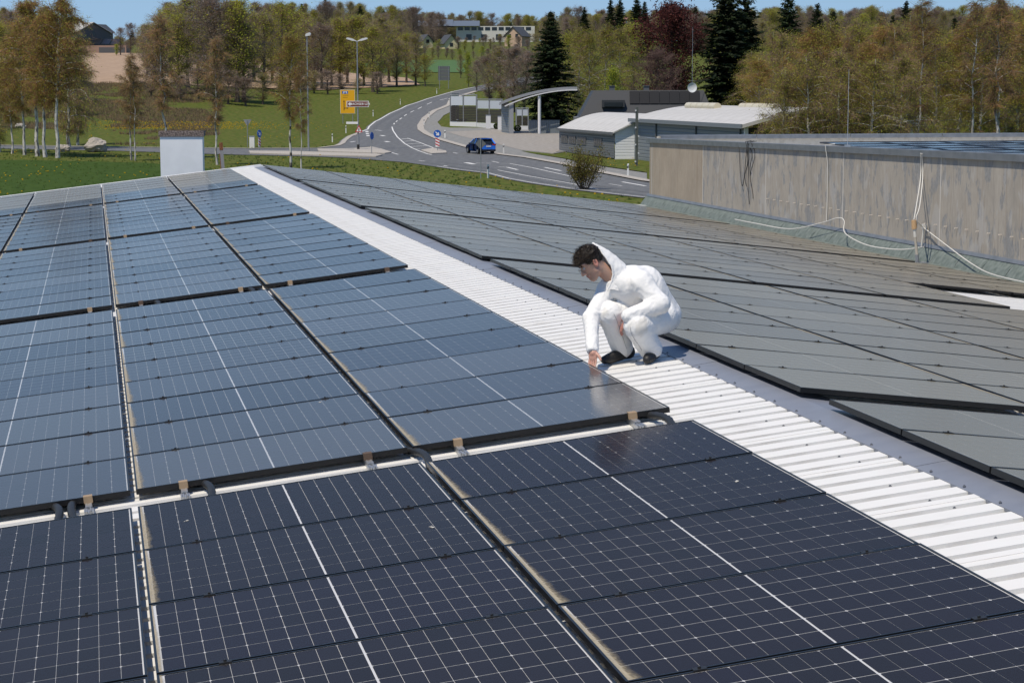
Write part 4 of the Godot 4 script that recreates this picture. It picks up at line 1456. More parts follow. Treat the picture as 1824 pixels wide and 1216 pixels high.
# Broadleaf tree of about 12 m. form: spread (crown half width), low (height where the crown begins), droop, limbs, leaf and twig counts, palettes.
func broadleaf(seed_: int, f: Dictionary) -> Array:
	var r := RandomNumberGenerator.new()
	r.seed = seed_
	var H: float = 12.0
	var wood := MB.new()
	var crown := MB.new()
	var tp := []
	var tr := []
	var lean := Vector3(r.randfn() * 0.35, 0, r.randfn() * 0.35) * float(f.get("lean", 1.0))
	var segs := 9
	var r0: float = f.trunk
	for i in segs + 1:
		var t := float(i) / segs
		tp.append(Vector3(lean.x * t * t + r.randfn() * 0.06 * float(f.get("crook", 1.0)), H * 0.97 * t, lean.z * t * t + r.randfn() * 0.06 * float(f.get("crook", 1.0))))
		tr.append(r0 * pow(1.0 - t * 0.93, 0.9) + (0.06 * r0 / 0.15 if i == 0 else 0.0))
	tp[0] = Vector3(0, -0.35, 0)
	wood.tube(tp, tr, 7, false)
	var trunk_at := func(t: float) -> Vector3:
		var x := clampf(t, 0.0, 0.999) * segs
		var i := int(x)
		return tp[i].lerp(tp[i + 1], x - i)
	var leaves: Array = f.leaves
	var twigs: Array = f.twigs
	var low: float = f.low
	var n_l: int = f.limbs
	var tips := []
	for k in n_l:
		var t := low + (0.97 - low) * (k + r.randf()) / n_l
		var base: Vector3 = trunk_at.call(t)
		var an := k * 2.399 + r.randf() * 0.9
		var q := (t - low) / (1.0 - low)
		var prof: float = sin(PI * clampf(pow(q, f.get("top", 0.75)), 0.03, 0.97)) * (0.75 + 0.45 * r.randf())
		var L: float = maxf(0.5, f.spread * prof * 1.15)
		var dir := Vector3(cos(an), f.rise + 0.5 * q + r.randfn() * 0.12, sin(an)).normalized()
		var pts := [base]
		var rad := [maxf(0.018, r0 * 0.34 * (1.0 - q * 0.6))]
		var p := base
		var ns := 5
		for i in ns:
			dir = (dir + Vector3(r.randfn() * 0.16, r.randfn() * 0.10 - float(f.droop) * (i + 1) * 0.07, r.randfn() * 0.16)).normalized()
			p = p + dir * (L / ns)
			pts.append(p)
			rad.append(maxf(0.010, rad[0] * (1.0 - 0.85 * (i + 1) / ns)))
			# side branches
			var nb: int = f.get("side", 3)
			for b in nb:
				var sd := (dir + Vector3(r.randfn(), r.randfn() * 0.6 + 0.1 - float(f.droop) * 0.35, r.randfn()) * 0.85).normalized()
				var sl := L * r.randf_range(0.16, 0.34) + 0.35
				var sp := p - dir * (L / ns) * r.randf()
				var e := sp + sd * sl
				if b < 2:
					crown.col = twigs[r.randi() % twigs.size()]
					crown.tube([sp, sp.lerp(e, 0.55) + Vector3(0, 0.04, 0), e], [0.020, 0.012, 0.005], 3, false)
				tips.append([sp, e, sd, sl])
		wood.tube(pts, rad, 5, false)
		tips.append([p - dir * L * 0.3, p + dir * 0.3, dir, L * 0.35])
	# top leader sprays
	for k in 10:
		var t := r.randf_range(0.8, 1.0)
		var b: Vector3 = trunk_at.call(t)
		var d := Vector3(r.randfn() * 0.6, 1, r.randfn() * 0.6).normalized()
		tips.append([b, b + d * 0.8, d, 0.8])
	var nl: int = f.leaf_n
	var nt: int = f.twig_n
	var spread_s: float = f.get("fluff", 0.30)
	# each spray has its own tone, so that clumps read apart
	var tone := []
	for q in tips: tone.append(r.randf_range(0.8, 1.2))
	for k in nt:
		var ti := r.randi() % tips.size()
		var q: Array = tips[ti]
		var p: Vector3 = q[0].lerp(q[1], r.randf())
		var d: Vector3 = (q[2] + Vector3(r.randfn(), r.randfn() - float(f.droop) * 1.6, r.randfn()) * 0.7).normalized()
		crown.col = (twigs[r.randi() % twigs.size()] as Color) * float(tone[ti])
		twig_quad(crown, p, d, r.randf_range(0.35, 0.95), r.randf_range(0.018, 0.040))
	for k in nl:
		var ti := r.randi() % tips.size()
		var q: Array = tips[ti]
		var p: Vector3 = q[0].lerp(q[1], pow(r.randf(), 0.6)) + Vector3(r.randfn(), r.randfn() - float(f.droop) * 0.7, r.randfn()) * spread_s
		crown.col = (leaves[r.randi() % leaves.size()] as Color) * float(tone[ti])
		leaf_quad(crown, p, r.randf_range(0.6, 1.3) * float(f.leaf), r)
	return [wood, crown]

func conifer(seed_: int, f: Dictionary) -> Array:
	var r := RandomNumberGenerator.new()
	r.seed = seed_
	var wood := MB.new()
	var crown := MB.new()
	var H := 12.0
	wood.tube([Vector3(0, -0.3, 0), Vector3(0, 4, 0), Vector3(0.05, 9, 0), Vector3(0, H, 0)], [0.24, 0.17, 0.08, 0.015], 7, false)
	var y: float = f.low
	var cols: Array = f.leaves
	while y < H - 0.15:
		var q := (y - float(f.low)) / (H - float(f.low))
		var R: float = f.spread * pow(1.0 - q, f.get("taper", 0.85)) * r.randf_range(0.86, 1.1) + 0.12
		var nb := int(lerpf(11, 5, q))
		var a0 := r.randf() * TAU
		for b in nb:
			var an := a0 + TAU * b / nb + r.randfn() * 0.16
			var L := R * r.randf_range(0.72, 1.14)
			var out := Vector3(cos(an), 0, sin(an))
			var rise: float = lerpf(-0.10, 0.55, q) + r.randfn() * 0.05
			var base := Vector3(0, y + r.randf_range(-0.15, 0.15), 0)
			var tone := r.randf_range(0.65, 1.3)
			wood.tube([base, base + out * L * 0.5 + Vector3(0, rise * L * 0.5, 0), base + out * L + Vector3(0, (rise - 0.16) * L, 0)], [0.035, 0.022, 0.006], 3, false)
			var nsp := int(5 + L * 5.5)
			for k in nsp:
				var t := (k + r.randf()) / nsp
				var p := base + out * L * t + Vector3(0, rise * L * t - 0.16 * L * t * t, 0)
				var side := out.cross(Vector3.UP)
				for sgn in [-1.0, 1.0]:
					crown.col = (cols[r.randi() % cols.size()] as Color) * tone
					var d: Vector3 = (out * r.randf_range(0.5, 1.0) + side * sgn * r.randf_range(0.4, 1.1) + Vector3(0, r.randf_range(-0.55, 0.10), 0)).normalized()
					var l := r.randf_range(0.28, 0.62) * (0.55 + 0.6 * (1.0 - t)) * clampf(L, 0.5, 1.4)
					var w := d.cross(Vector3(r.randfn() * 0.5, 1, r.randfn() * 0.5)).normalized() * l * 0.24
					crown.quad(p, p + d * l * 0.5 - w, p + d * l, p + d * l * 0.5 + w)
					leaf_quad(crown, p + Vector3(r.randfn() * 0.1, -r.randf() * 0.22, r.randfn() * 0.1), r.randf_range(0.16, 0.30), r, 0.4)
		y += lerpf(0.44, 0.26, q)
	return [wood, crown]

var TREE := {}

func tree_kind(key: String, pair: Array, bark: Material) -> void:
	if not TREE.has(key): TREE[key] = []
	TREE[key].append([pair[0].mesh(bark), pair[1].mesh(M.leafy, true)])

func make_trees() -> void:
	var birch_tex := noise_tex(0.03, [C3(0.05, 0.045, 0.04), C3(0.16, 0.145, 0.13), C3(0.52, 0.50, 0.47), C3(0.60, 0.58, 0.55)], [0.22, 0.34, 0.42, 0.8], 256, 51, 4, FastNoiseLite.TYPE_SIMPLEX_SMOOTH, Vector2(1, 3))
	M.birch = tri_mat(birch_tex, 0.45, 0.85)
	M.bark = tri_mat(noise_tex(0.05, [C3(0.055, 0.042, 0.032), C3(0.10, 0.078, 0.06), C3(0.15, 0.125, 0.10)], [0.2, 0.5, 0.8], 256, 52, 5), 0.6, 0.9)
	M.dark_bark = mat(C3(0.05, 0.036, 0.027), 0.9)
	var rusty := [C3(0.464, 0.354, 0.070), C3(0.395, 0.320, 0.061), C3(0.532, 0.449, 0.099), C3(0.343, 0.354, 0.058)]
	var olive := [C3(0.346, 0.362, 0.054), C3(0.437, 0.434, 0.066), C3(0.278, 0.310, 0.042), C3(0.458, 0.389, 0.073)]
	var lime := [C3(0.481, 0.513, 0.054), C3(0.395, 0.437, 0.042), C3(0.577, 0.567, 0.064), C3(0.328, 0.362, 0.048)]
	var green := [C3(0.197, 0.282, 0.054), C3(0.254, 0.332, 0.064), C3(0.156, 0.218, 0.048)]
	var brown_t := [C3(0.246, 0.167, 0.110), C3(0.334, 0.228, 0.143), C3(0.197, 0.140, 0.102)]
	var rust_t := [C3(0.391, 0.218, 0.092), C3(0.304, 0.178, 0.087), C3(0.235, 0.157, 0.092)]
	var grey_t := [C3(0.293, 0.251, 0.220), C3(0.372, 0.312, 0.289), C3(0.226, 0.187, 0.174)]
	var copper := [C3(0.085, 0.022, 0.022), C3(0.115, 0.030, 0.028), C3(0.060, 0.017, 0.019), C3(0.135, 0.044, 0.036)]
	for k in 3:
		tree_kind("birch_rust", broadleaf(100 + k, {"trunk": 0.15, "spread": 2.1, "low": 0.36, "droop": 0.75, "limbs": 34, "rise": 0.6, "leaf_n": 11000, "twig_n": 5600, "leaf": 0.075, "leaves": rusty + [olive[0], olive[1]], "twigs": rust_t, "fluff": 0.26}), M.birch)
		tree_kind("birch_olive", broadleaf(120 + k, {"trunk": 0.17, "spread": 2.8, "low": 0.13, "droop": 0.8, "limbs": 38, "rise": 0.5, "leaf_n": 13500, "twig_n": 5500, "leaf": 0.085, "leaves": olive + [rusty[2], rusty[3], lime[3]], "twigs": brown_t, "fluff": 0.32, "side": 4}), M.birch)
		tree_kind("birch_thin", broadleaf(140 + k, {"trunk": 0.105, "spread": 1.35, "low": 0.34, "droop": 0.6, "limbs": 22, "rise": 0.7, "leaf_n": 3600, "twig_n": 3200, "leaf": 0.062, "leaves": olive + [rusty[0]], "twigs": rust_t + brown_t, "fluff": 0.24, "crook": 1.6}), M.birch)
		tree_kind("leafing", broadleaf(160 + k, {"trunk": 0.24, "spread": 3.3, "low": 0.20, "droop": 0.15, "limbs": 30, "rise": 0.75, "leaf_n": 7500, "twig_n": 5000, "leaf": 0.13, "leaves": lime + [olive[1], olive[0]], "twigs": brown_t, "fluff": 0.34, "side": 4, "top": 0.85}), M.bark)
		tree_kind("budding", broadleaf(180 + k, {"trunk": 0.22, "spread": 3.1, "low": 0.14, "droop": 0.15, "limbs": 30, "rise": 0.8, "leaf_n": 5600, "twig_n": 6500, "leaf": 0.125, "leaves": olive + [rusty[3], brown_t[1]], "twigs": brown_t + grey_t, "fluff": 0.34, "side": 4, "top": 0.85}), M.bark)
	for k in 2:
		tree_kind("bare", broadleaf(200 + k, {"trunk": 0.22, "spread": 3.6, "low": 0.14, "droop": 0.1, "limbs": 30, "rise": 0.85, "leaf_n": 2200, "twig_n": 7500, "leaf": 0.15, "leaves": grey_t + brown_t, "twigs": grey_t + brown_t, "fluff": 0.36, "side": 5, "top": 0.85}), M.bark)
		tree_kind("fresh", broadleaf(220 + k, {"trunk": 0.18, "spread": 2.8, "low": 0.10, "droop": 0.1, "limbs": 26, "rise": 0.8, "leaf_n": 5200, "twig_n": 1200, "leaf": 0.22, "leaves": green + lime, "twigs": brown_t, "fluff": 0.36, "side": 4}), M.bark)
		tree_kind("spruce", conifer(240 + k, {"low": 0.5, "spread": 3.6, "leaves": [C3(0.022, 0.040, 0.014), C3(0.034, 0.055, 0.018), C3(0.014, 0.028, 0.011), C3(0.045, 0.066, 0.024)]}), M.dark_bark)
		tree_kind("spruce_tall", conifer(260 + k, {"low": 0.4, "spread": 2.5, "taper": 0.6, "leaves": [C3(0.020, 0.036, 0.013), C3(0.030, 0.046, 0.016), C3(0.013, 0.025, 0.010), C3(0.040, 0.055, 0.021)]}), M.dark_bark)
	tree_kind("copper", broadleaf(280, {"trunk": 0.26, "spread": 4.3, "low": 0.10, "droop": 0.1, "limbs": 38, "rise": 0.75, "leaf_n": 15000, "twig_n": 3000, "leaf": 0.20, "leaves": copper, "twigs": [C3(0.05, 0.025, 0.02)], "fluff": 0.42, "side": 5, "top": 0.8}), M.bark)
	tree_kind("lilac", broadleaf(290, {"trunk": 0.20, "spread": 4.4, "low": 0.06, "droop": 0.15, "limbs": 34, "rise": 0.8, "leaf_n": 2600, "twig_n": 9000, "leaf": 0.15, "leaves": [C3(0.16, 0.085, 0.085), C3(0.20, 0.12, 0.10)], "twigs": [C3(0.15, 0.095, 0.085), C3(0.18, 0.12, 0.10), C3(0.11, 0.07, 0.065)], "fluff": 0.4, "side": 5}), M.bark)

var tree_count := {}

func plant(called: String, key: String, px: float, d: float, top: float, label: String, group: String, wide := 1.0, bend := 0.0) -> Node3D:
	# px: bearing in 1824ths of the picture's width; top: bearing height. The tree stands at distance d on the terrain and is as tall as it needs to be.
	var u := (px - 912.0) / 3455.0 * d
	var base := ud(u, d)
	var top_y := CAM_POS.y + (165.0 - top) / 3455.0 * d
	var s := maxf(0.15, (top_y - base.y) / 12.0)
	var k: int = tree_count.get(key, 0)
	tree_count[key] = k + 1
	var pair: Array = TREE[key][k % TREE[key].size()]
	var o := thing(called, label, "tree" if called != "bush" else "bush", base, k * 2.1 + px * 0.37, group)
	o.scale = Vector3(s * wide, s, s * wide)
	if bend != 0.0: o.rotation.z = bend
	put("trunk", pair[0], o)
	put("crown", pair[1], o)
	return o

const NTH := ["first", "second", "third", "fourth", "fifth", "sixth", "seventh", "eighth", "ninth", "tenth", "eleventh", "twelfth", "thirteenth", "fourteenth", "fifteenth", "sixteenth", "seventeenth", "eighteenth", "nineteenth", "twentieth", "twenty-first", "twenty-second", "twenty-third", "twenty-fourth", "twenty-fifth", "twenty-sixth", "twenty-seventh", "twenty-eighth", "twenty-ninth", "thirtieth", "thirty-first", "thirty-second", "thirty-third", "thirty-fourth", "thirty-fifth", "thirty-sixth"]

func build_trees() -> void:
	make_trees()
	var g := "birches by the meadow"
	var a := [["birch_olive", 3, 206, 95, 0.9], ["birch_rust", 25, 203, 105, 0.9], ["birch_rust", 47, 200, 45, 0.95], ["birch_rust", 70, 196, -12, 1.0], ["birch_rust", 84, 193, 18, 1.0], ["birch_rust", 105, 191, -8, 1.0], ["birch_olive", 128, 212, 25, 0.95], ["birch_olive", 142, 222, 75, 0.9]]
	for k in a.size():
		plant("birch_tree", a[k][0], a[k][1], a[k][2], a[k][3], "white stemmed birch, %s from left in the clump at far left" % NTH[k], g, a[k][4])
	plant("birch_tree", "birch_thin", 237, 184, 92, "slim birch with twin pale stems right of the boulders", g, 1.0)
	plant("birch_tree", "birch_thin", 243, 183, 118, "thinner pale stem standing right beside the twin birch", g, 0.9, 0.01)
	plant("birch_tree", "birch_thin", 293, 190, 25, "slim tall birch rising behind the white metal chimney", g, 1.1)
	plant("birch_tree", "birch_thin", 389, 172, 62, "slender birch with crooked stem right of the rusty post", g, 1.0)
	plant("birch_tree", "birch_rust", 519, 164, 52, "reddish brown birch left of the slim lamp mast", g, 0.75)
	plant("birch_tree", "birch_thin", 538, 163, 105, "leaning thin birch stem beside the slim lamp mast", g, 0.7, -0.03)
	# wood edge beyond the brown field
	var r := RandomNumberGenerator.new()
	r.seed = 31
	var n := 0
	var tops := [[262, 60], [300, 22], [330, 6], [370, -5], [410, 10], [440, 18], [480, 12], [520, 30], [560, 40], [600, 45], [640, 45], [680, 40], [720, 52], [760, 85]]
	var x := 268.0
	while x < 765.0:
		var i := 0
		while i < tops.size() - 2 and x > tops[i + 1][0]: i += 1
		var top: float = lerpf(tops[i][1], tops[i + 1][1], (x - tops[i][0]) / (tops[i + 1][0] - tops[i][0])) + r.randf_range(-12, 22)
		var d := r.randf_range(350, 392) if n % 3 else r.randf_range(400, 430)
		if n % 3 == 0: top -= 8
		if x > 480.0: d = r.randf_range(396, 440)
		if x > 690.0: d = r.randf_range(412, 445)
		var key: String = ["leafing", "budding", "leafing", "bare", "budding", "leafing", "budding"][r.randi() % 7]
		if x > 640: key = ["leafing", "budding", "leafing", "budding"][n % 4]
		var w: String = {"leafing": "yellow green leafing tree", "budding": "olive brown budding tree", "bare": "grey brown bare tree"}[key]
		plant("woodland_tree", key, x, d, top, "%s, %s from left along the wood edge" % [w, NTH[n]], "trees along the wood edge", 1.2)
		x += r.randf_range(11, 19)
		n += 1
	# shrubs under the wood edge
	n = 0
	x = 275.0
	while x < 690.0:
		plant("bush", ["bare", "budding", "bare"][n % 3], x, r.randf_range(342, 352) if x < 480.0 else r.randf_range(388, 398), r.randf_range(118, 142), "low twiggy shrub, %s from left under the wood edge" % NTH[n], "shrubs under the wood edge", 2.0)
		x += r.randf_range(22, 34)
		n += 1
	# trees left and around the farm
	n = 0
	for q in [["bare", -20, 420, 30], ["leafing", 12, 330, 40], ["bare", 30, 400, 20], ["budding", 60, 330, 60], ["bare", 150, 300, 120], ["bare", 222, 590, 50], ["bare", 240, 600, 42], ["budding", 262, 580, 45], ["bare", 276, 560, 52], ["fresh", 215, 585, 78]]:
		plant("tree", q[0], q[1], q[2], q[3], "%s tree, %s from left around the farm and field" % [{"bare": "bare grey brown", "leafing": "yellow green", "budding": "olive brown", "fresh": "fresh green"}[q[0]], NTH[n]], "trees around the farm", 1.1)
		n += 1
	# middle group by the road and gateway
	n = 0
	for q in [["bare", 872, 345, 98, 1.2], ["budding", 892, 330, 82, 1.1], ["bare", 915, 325, 84, 1.2], ["bare", 935, 330, 92, 1.1], ["fresh", 836, 420, 92, 0.8], ["budding", 822, 470, 98, 0.9], ["bare", 850, 400, 108, 1.1], ["birch_olive", 1030, 285, 45, 0.9], ["birch_olive", 1050, 275, 52, 0.9], ["birch_olive", 1078, 290, 40, 1.0], ["birch_olive", 1105, 300, 48, 1.0], ["leafing", 1128, 320, 42, 0.9], ["leafing", 1012, 320, 60, 0.9], ["fresh", 1088, 262, 120, 0.9], ["budding", 958, 340, 75, 0.9]]:
		plant("tree", q[0], q[1], q[2], q[3], "%s, %s in the group behind the curved gateway" % [{"bare": "brown twiggy tree", "leafing": "yellow green tree", "budding": "olive brown tree", "fresh": "bright green tree", "birch_olive": "olive birch"}[q[0]], NTH[n]], "trees behind the gateway", q[4])
		n += 1
	plant("spruce_tree", "spruce", 981, 272, 20, "large dark spruce standing behind the curved gateway", "conifers", 1.02)
	plant("copper_beech", "copper", 1195, 288, 10, "dark red copper beech above the slate roofed house", "", 1.0)
	plant("tree", "lilac", 1168, 262, 88, "mauve brown bare tree in front of the copper beech", "", 1.1)
	plant("spruce_tree", "spruce_tall", 1290, 236, -38, "tall dense dark spruce right of the copper beech", "conifers", 1.05)
	plant("spruce_tree", "spruce_tall", 1322, 246, -20, "second tall spruce close behind the dense dark one", "conifers", 0.95)
	plant("spruce_tree", "spruce", 1398, 240, -20, "dark spruce top rising above the birch belt", "conifers", 0.8)
	# right belt of birches behind the vaulted hall
	n = 0
	x = 1338.0
	while x < 1880.0:
		var d := r.randf_range(168, 190) if n % 2 else r.randf_range(192, 215)
		var top := 38.0 + r.randf_range(-22, 26)
		if x < 1370: top += 40
		if x > 1740: top -= 18
		var key: String = ["birch_olive", "birch_rust", "birch_olive", "birch_olive"][n % 4]
		plant("birch_tree", key, x, d, top, "%s birch, %s from left in the belt at right" % ["olive" if key == "birch_olive" else "rusty brown", NTH[n]], "birch belt behind the vaulted hall", 0.95 if key == "birch_olive" else 1.15)
		x += r.randf_range(13, 22)
		n += 1
	n = 0
	for q in [[1392, 147, 120, 1.0], [1438, 146, 95, 1.0], [1492, 147, 88, 1.0], [1548, 146, 100, 1.0], [1600, 149, 92, 1.0]]:
		plant("birch_tree", "birch_olive", q[0], q[1], q[2], "olive birch, %s of those hanging over the vaulted hall" % NTH[n], "birches before the vaulted hall", 1.15)
		n += 1
	n = 0
	for q in [[1505, 150, 60, 0.8], [1634, 158, -6, 0.9], [1728, 152, -15, 0.9], [1768, 160, -20, 1.0], [1590, 156, 40, 0.8]]:
		plant("birch_tree", "birch_thin", q[0], q[1], q[2], "bare birch with bright white stem, %s listed before the right belt" % NTH[n], "bare white birches", q[3])
		n += 1
	n = 0
	for q in [[1478, 330, 22], [1583, 380, 28], [1606, 380, 6], [1692, 360, 32], [1086, 620, 2], [1103, 640, -2], [1132, 600, -6], [1146, 610, 4], [584, 800, 0], [1040, 700, 14], [1450, 330, 10], [1560, 400, 34]]:
		plant("spruce_tree", "spruce" if n % 2 else "spruce_tall", q[0], q[1], q[2], "small distant conifer on the skyline, %s in the row" % NTH[n], "conifers on the skyline", 0.8)
		n += 1
	# trees and shrubs round the houses on the hillside
	var rows := [["low shrub", "above the green field", 612.0, 86.0, 12.0, "bare"], ["tree", "around the cream houses", 715.0, 66.0, 14.0, "budding"], ["tree", "below the white school", 868.0, 54.0, 12.0, "budding"]]
	for q in rows:
		n = 0
		x = 700.0 + r.randf() * 8.0
		while x < 1020.0:
			var hide: bool = q[2] > 650.0 and ((x > 742 and x < 770) or (x > 786 and x < 816))
			var top: float = q[3] + r.randf_range(-7, 7)
			if q[2] > 800.0 and x > 800 and x < 965: top = 62.0 + r.randf_range(-3, 8)
			if not hide:
				var key: String = ["bare", q[5], "budding", "leafing", "bare", "fresh"][r.randi() % 6]
				if q[0] == "low shrub" and key == "leafing": key = "bare"
				plant("tree" if q[0] == "tree" else "bush", key, x, q[2] + r.randf_range(-12, 12), top, "%s %s, %s from left %s" % [{"bare": "brown twiggy", "leafing": "yellow green", "budding": "olive brown", "fresh": "bright green"}[key], q[0], NTH[n], q[1]], "plants around the hillside houses", 1.3)
				n += 1
			x += r.randf_range(0.8, 1.3) * float(q[4])
	# bush at the near edge of the road
	for k in 1:
		var u := 4.7
		var o := thing("bush", "leafing bush with many bare stems beside the main road", "bush", ud(u, 126.4), 0.4)
		var rr := RandomNumberGenerator.new()
		rr.seed = 5
		var wood := MB.new()
		var crown := MB.new()
		for i in 44:
			var an := rr.randf() * TAU
			var out := Vector3(cos(an), 0, sin(an)) * rr.randf_range(0.25, 1.35)
			var b := out * 0.16
			var e := out + Vector3(0, rr.randf_range(1.7, 3.0) - out.length() * 0.35, 0)
			wood.tube([b, b.lerp(e, 0.5) + out * 0.08, e], [0.028, 0.018, 0.006], 4, false)
			for j in 110:
				var t := rr.randf_range(0.35, 1.05)
				var p := b.lerp(e, t) + Vector3(rr.randfn(), rr.randfn(), rr.randfn()) * 0.17
				crown.col = [C3(0.20, 0.18, 0.03), C3(0.14, 0.145, 0.03), C3(0.15, 0.11, 0.04), C3(0.26, 0.22, 0.04), C3(0.12, 0.08, 0.045)][rr.randi() % 5] * rr.randf_range(0.7, 1.2)
				if j % 3 == 0: twig_quad(crown, p, Vector3(rr.randfn(), rr.randf() + 0.3, rr.randfn()).normalized(), 0.34, 0.016)
				else: leaf_quad(crown, p, rr.randf_range(0.06, 0.13), rr)
		put("stems", wood.mesh(M.bark), o)
		put("crown", crown.mesh(M.leafy, true), o)
	# far wooded hills that read as one mass: several kinds of tree, many copies
	var keys := ["bare", "budding", "leafing", "bare", "spruce", "budding"]
	for kk in keys.size():
		for part in 2:
			var rr := RandomNumberGenerator.new()
			rr.seed = 900 + kk
			var tr := []
			for q in 420:
				var bearing := rr.randf_range(-0.42, 0.42)
				var d := 640.0 + 720.0 * pow(rr.randf(), 0.8)
				var px := 912.0 + 3455.0 * bearing
				# keep the fields, the farm and the houses free
				if px > 740 and px < 838 and d < 735: continue
				if px > 690 and px < 860 and d < 660: continue
				var top_px := 165.0 - (gh(bearing * d, d) + 13.0 - CAM_POS.y) / d * 3455.0
				if px > 790 and px < 970 and d < 935 and top_px < 66.0: continue
				if px > 730 and px < 822 and d < 765: continue
				if px > 150 and px < 290 and top_px < 58.0: continue
				if px > 100 and px < 262 and d < 760: continue
				if px > 790 and px < 975 and d > 880 and d < 990: continue
				if px > 735 and px < 830 and d < 770: continue
				if keys[kk] == "spruce" and rr.randf() < 0.6: continue
				var s := rr.randf_range(0.75, 1.35) * (1.0 + maxf(0.0, d - 1000.0) * 0.0006)
				tr.append(Transform3D(Basis(Vector3.UP, rr.randf() * TAU).scaled(Vector3(s * 1.15, s, s * 1.15)), ud(bearing * d, d)))
			var mm := MultiMesh.new()
			mm.transform_format = MultiMesh.TRANSFORM_3D
			mm.mesh = TREE[keys[kk]][kk % 2][part]
			mm.instance_count = tr.size()
			for q in tr.size(): mm.set_instance_transform(q, tr[q])
			var o := MultiMeshInstance3D.new()
			o.multimesh = mm
			o.name = numbered("far_woods")
			add_child(o, true)
			tag(o, "%s of the far woods covering the hills on the skyline" % ["bare trunks", "tree crowns"][part], "woods", "", "stuff")

# ================================================================ buildings
func wall_box(mb: MB, a: Vector3, b: Vector3, th: float, h: float) -> void:
	# upright slab from a to b (plan), thickness th, height h above a.y
	mb.bar(a + Vector3(0, h / 2, 0), b + Vector3(0, h / 2, 0), th, h)

func weathered(seed_: int, brown: bool) -> StandardMaterial3D:
	# exposed concrete: warm base, grey patches where the skin has worn, thin runs of dirt and rust down the face
	var W := 640
	var Hh := 256
	var big := FastNoiseLite.new()
	big.seed = seed_; big.frequency = 0.012; big.fractal_octaves = 5
	var fine := FastNoiseLite.new()
	fine.seed = seed_ + 50; fine.frequency = 0.09; fine.fractal_octaves = 3
	var run := FastNoiseLite.new()
	run.seed = seed_ + 90; run.frequency = 0.06; run.fractal_octaves = 3
	var im := Image.create_empty(W, Hh, true, Image.FORMAT_RGBA8)
	for y in Hh:
		for x in W:
			var c := C3(0.345, 0.315, 0.275) if not brown else C3(0.335, 0.285, 0.225)
			c = c * (1.0 + 0.16 * big.get_noise_2d(x * 0.8, y * 0.5 + 700.0) + 0.10 * fine.get_noise_2d(x, y * 0.35))
			if not brown:
				var worn := smoothstep(0.08, 0.30, big.get_noise_2d(x * 1.5, y * 0.75) + 0.25 * fine.get_noise_2d(x, y * 0.5))
				c = c.lerp(C3(0.235, 0.24, 0.245) * (1.0 + 0.25 * fine.get_noise_2d(x * 1.5, y)), worn * 0.85)
				var pale := smoothstep(0.18, 0.4, big.get_noise_2d(x * 1.1 + 300.0, y * 0.6 + 40.0))
				c = c.lerp(C3(0.42, 0.41, 0.40), pale * 0.5)
			var rn := run.get_noise_2d(x * 1.3, y * 0.045)
			c = c.lerp(C3(0.20, 0.135, 0.085), smoothstep(0.28, 0.62, rn) * (0.5 if brown else 0.26))
			c = c.lerp(C3(0.17, 0.165, 0.16), smoothstep(0.28, 0.62, -rn) * 0.30)
			im.set_pixel(x, y, c.linear_to_srgb())
	im.generate_mipmaps()
	var m := mat(C3(1, 1, 1), 0.93)
	m.albedo_color = Color(1, 1, 1)
	m.albedo_texture = ImageTexture.create_from_image(im)
	return m

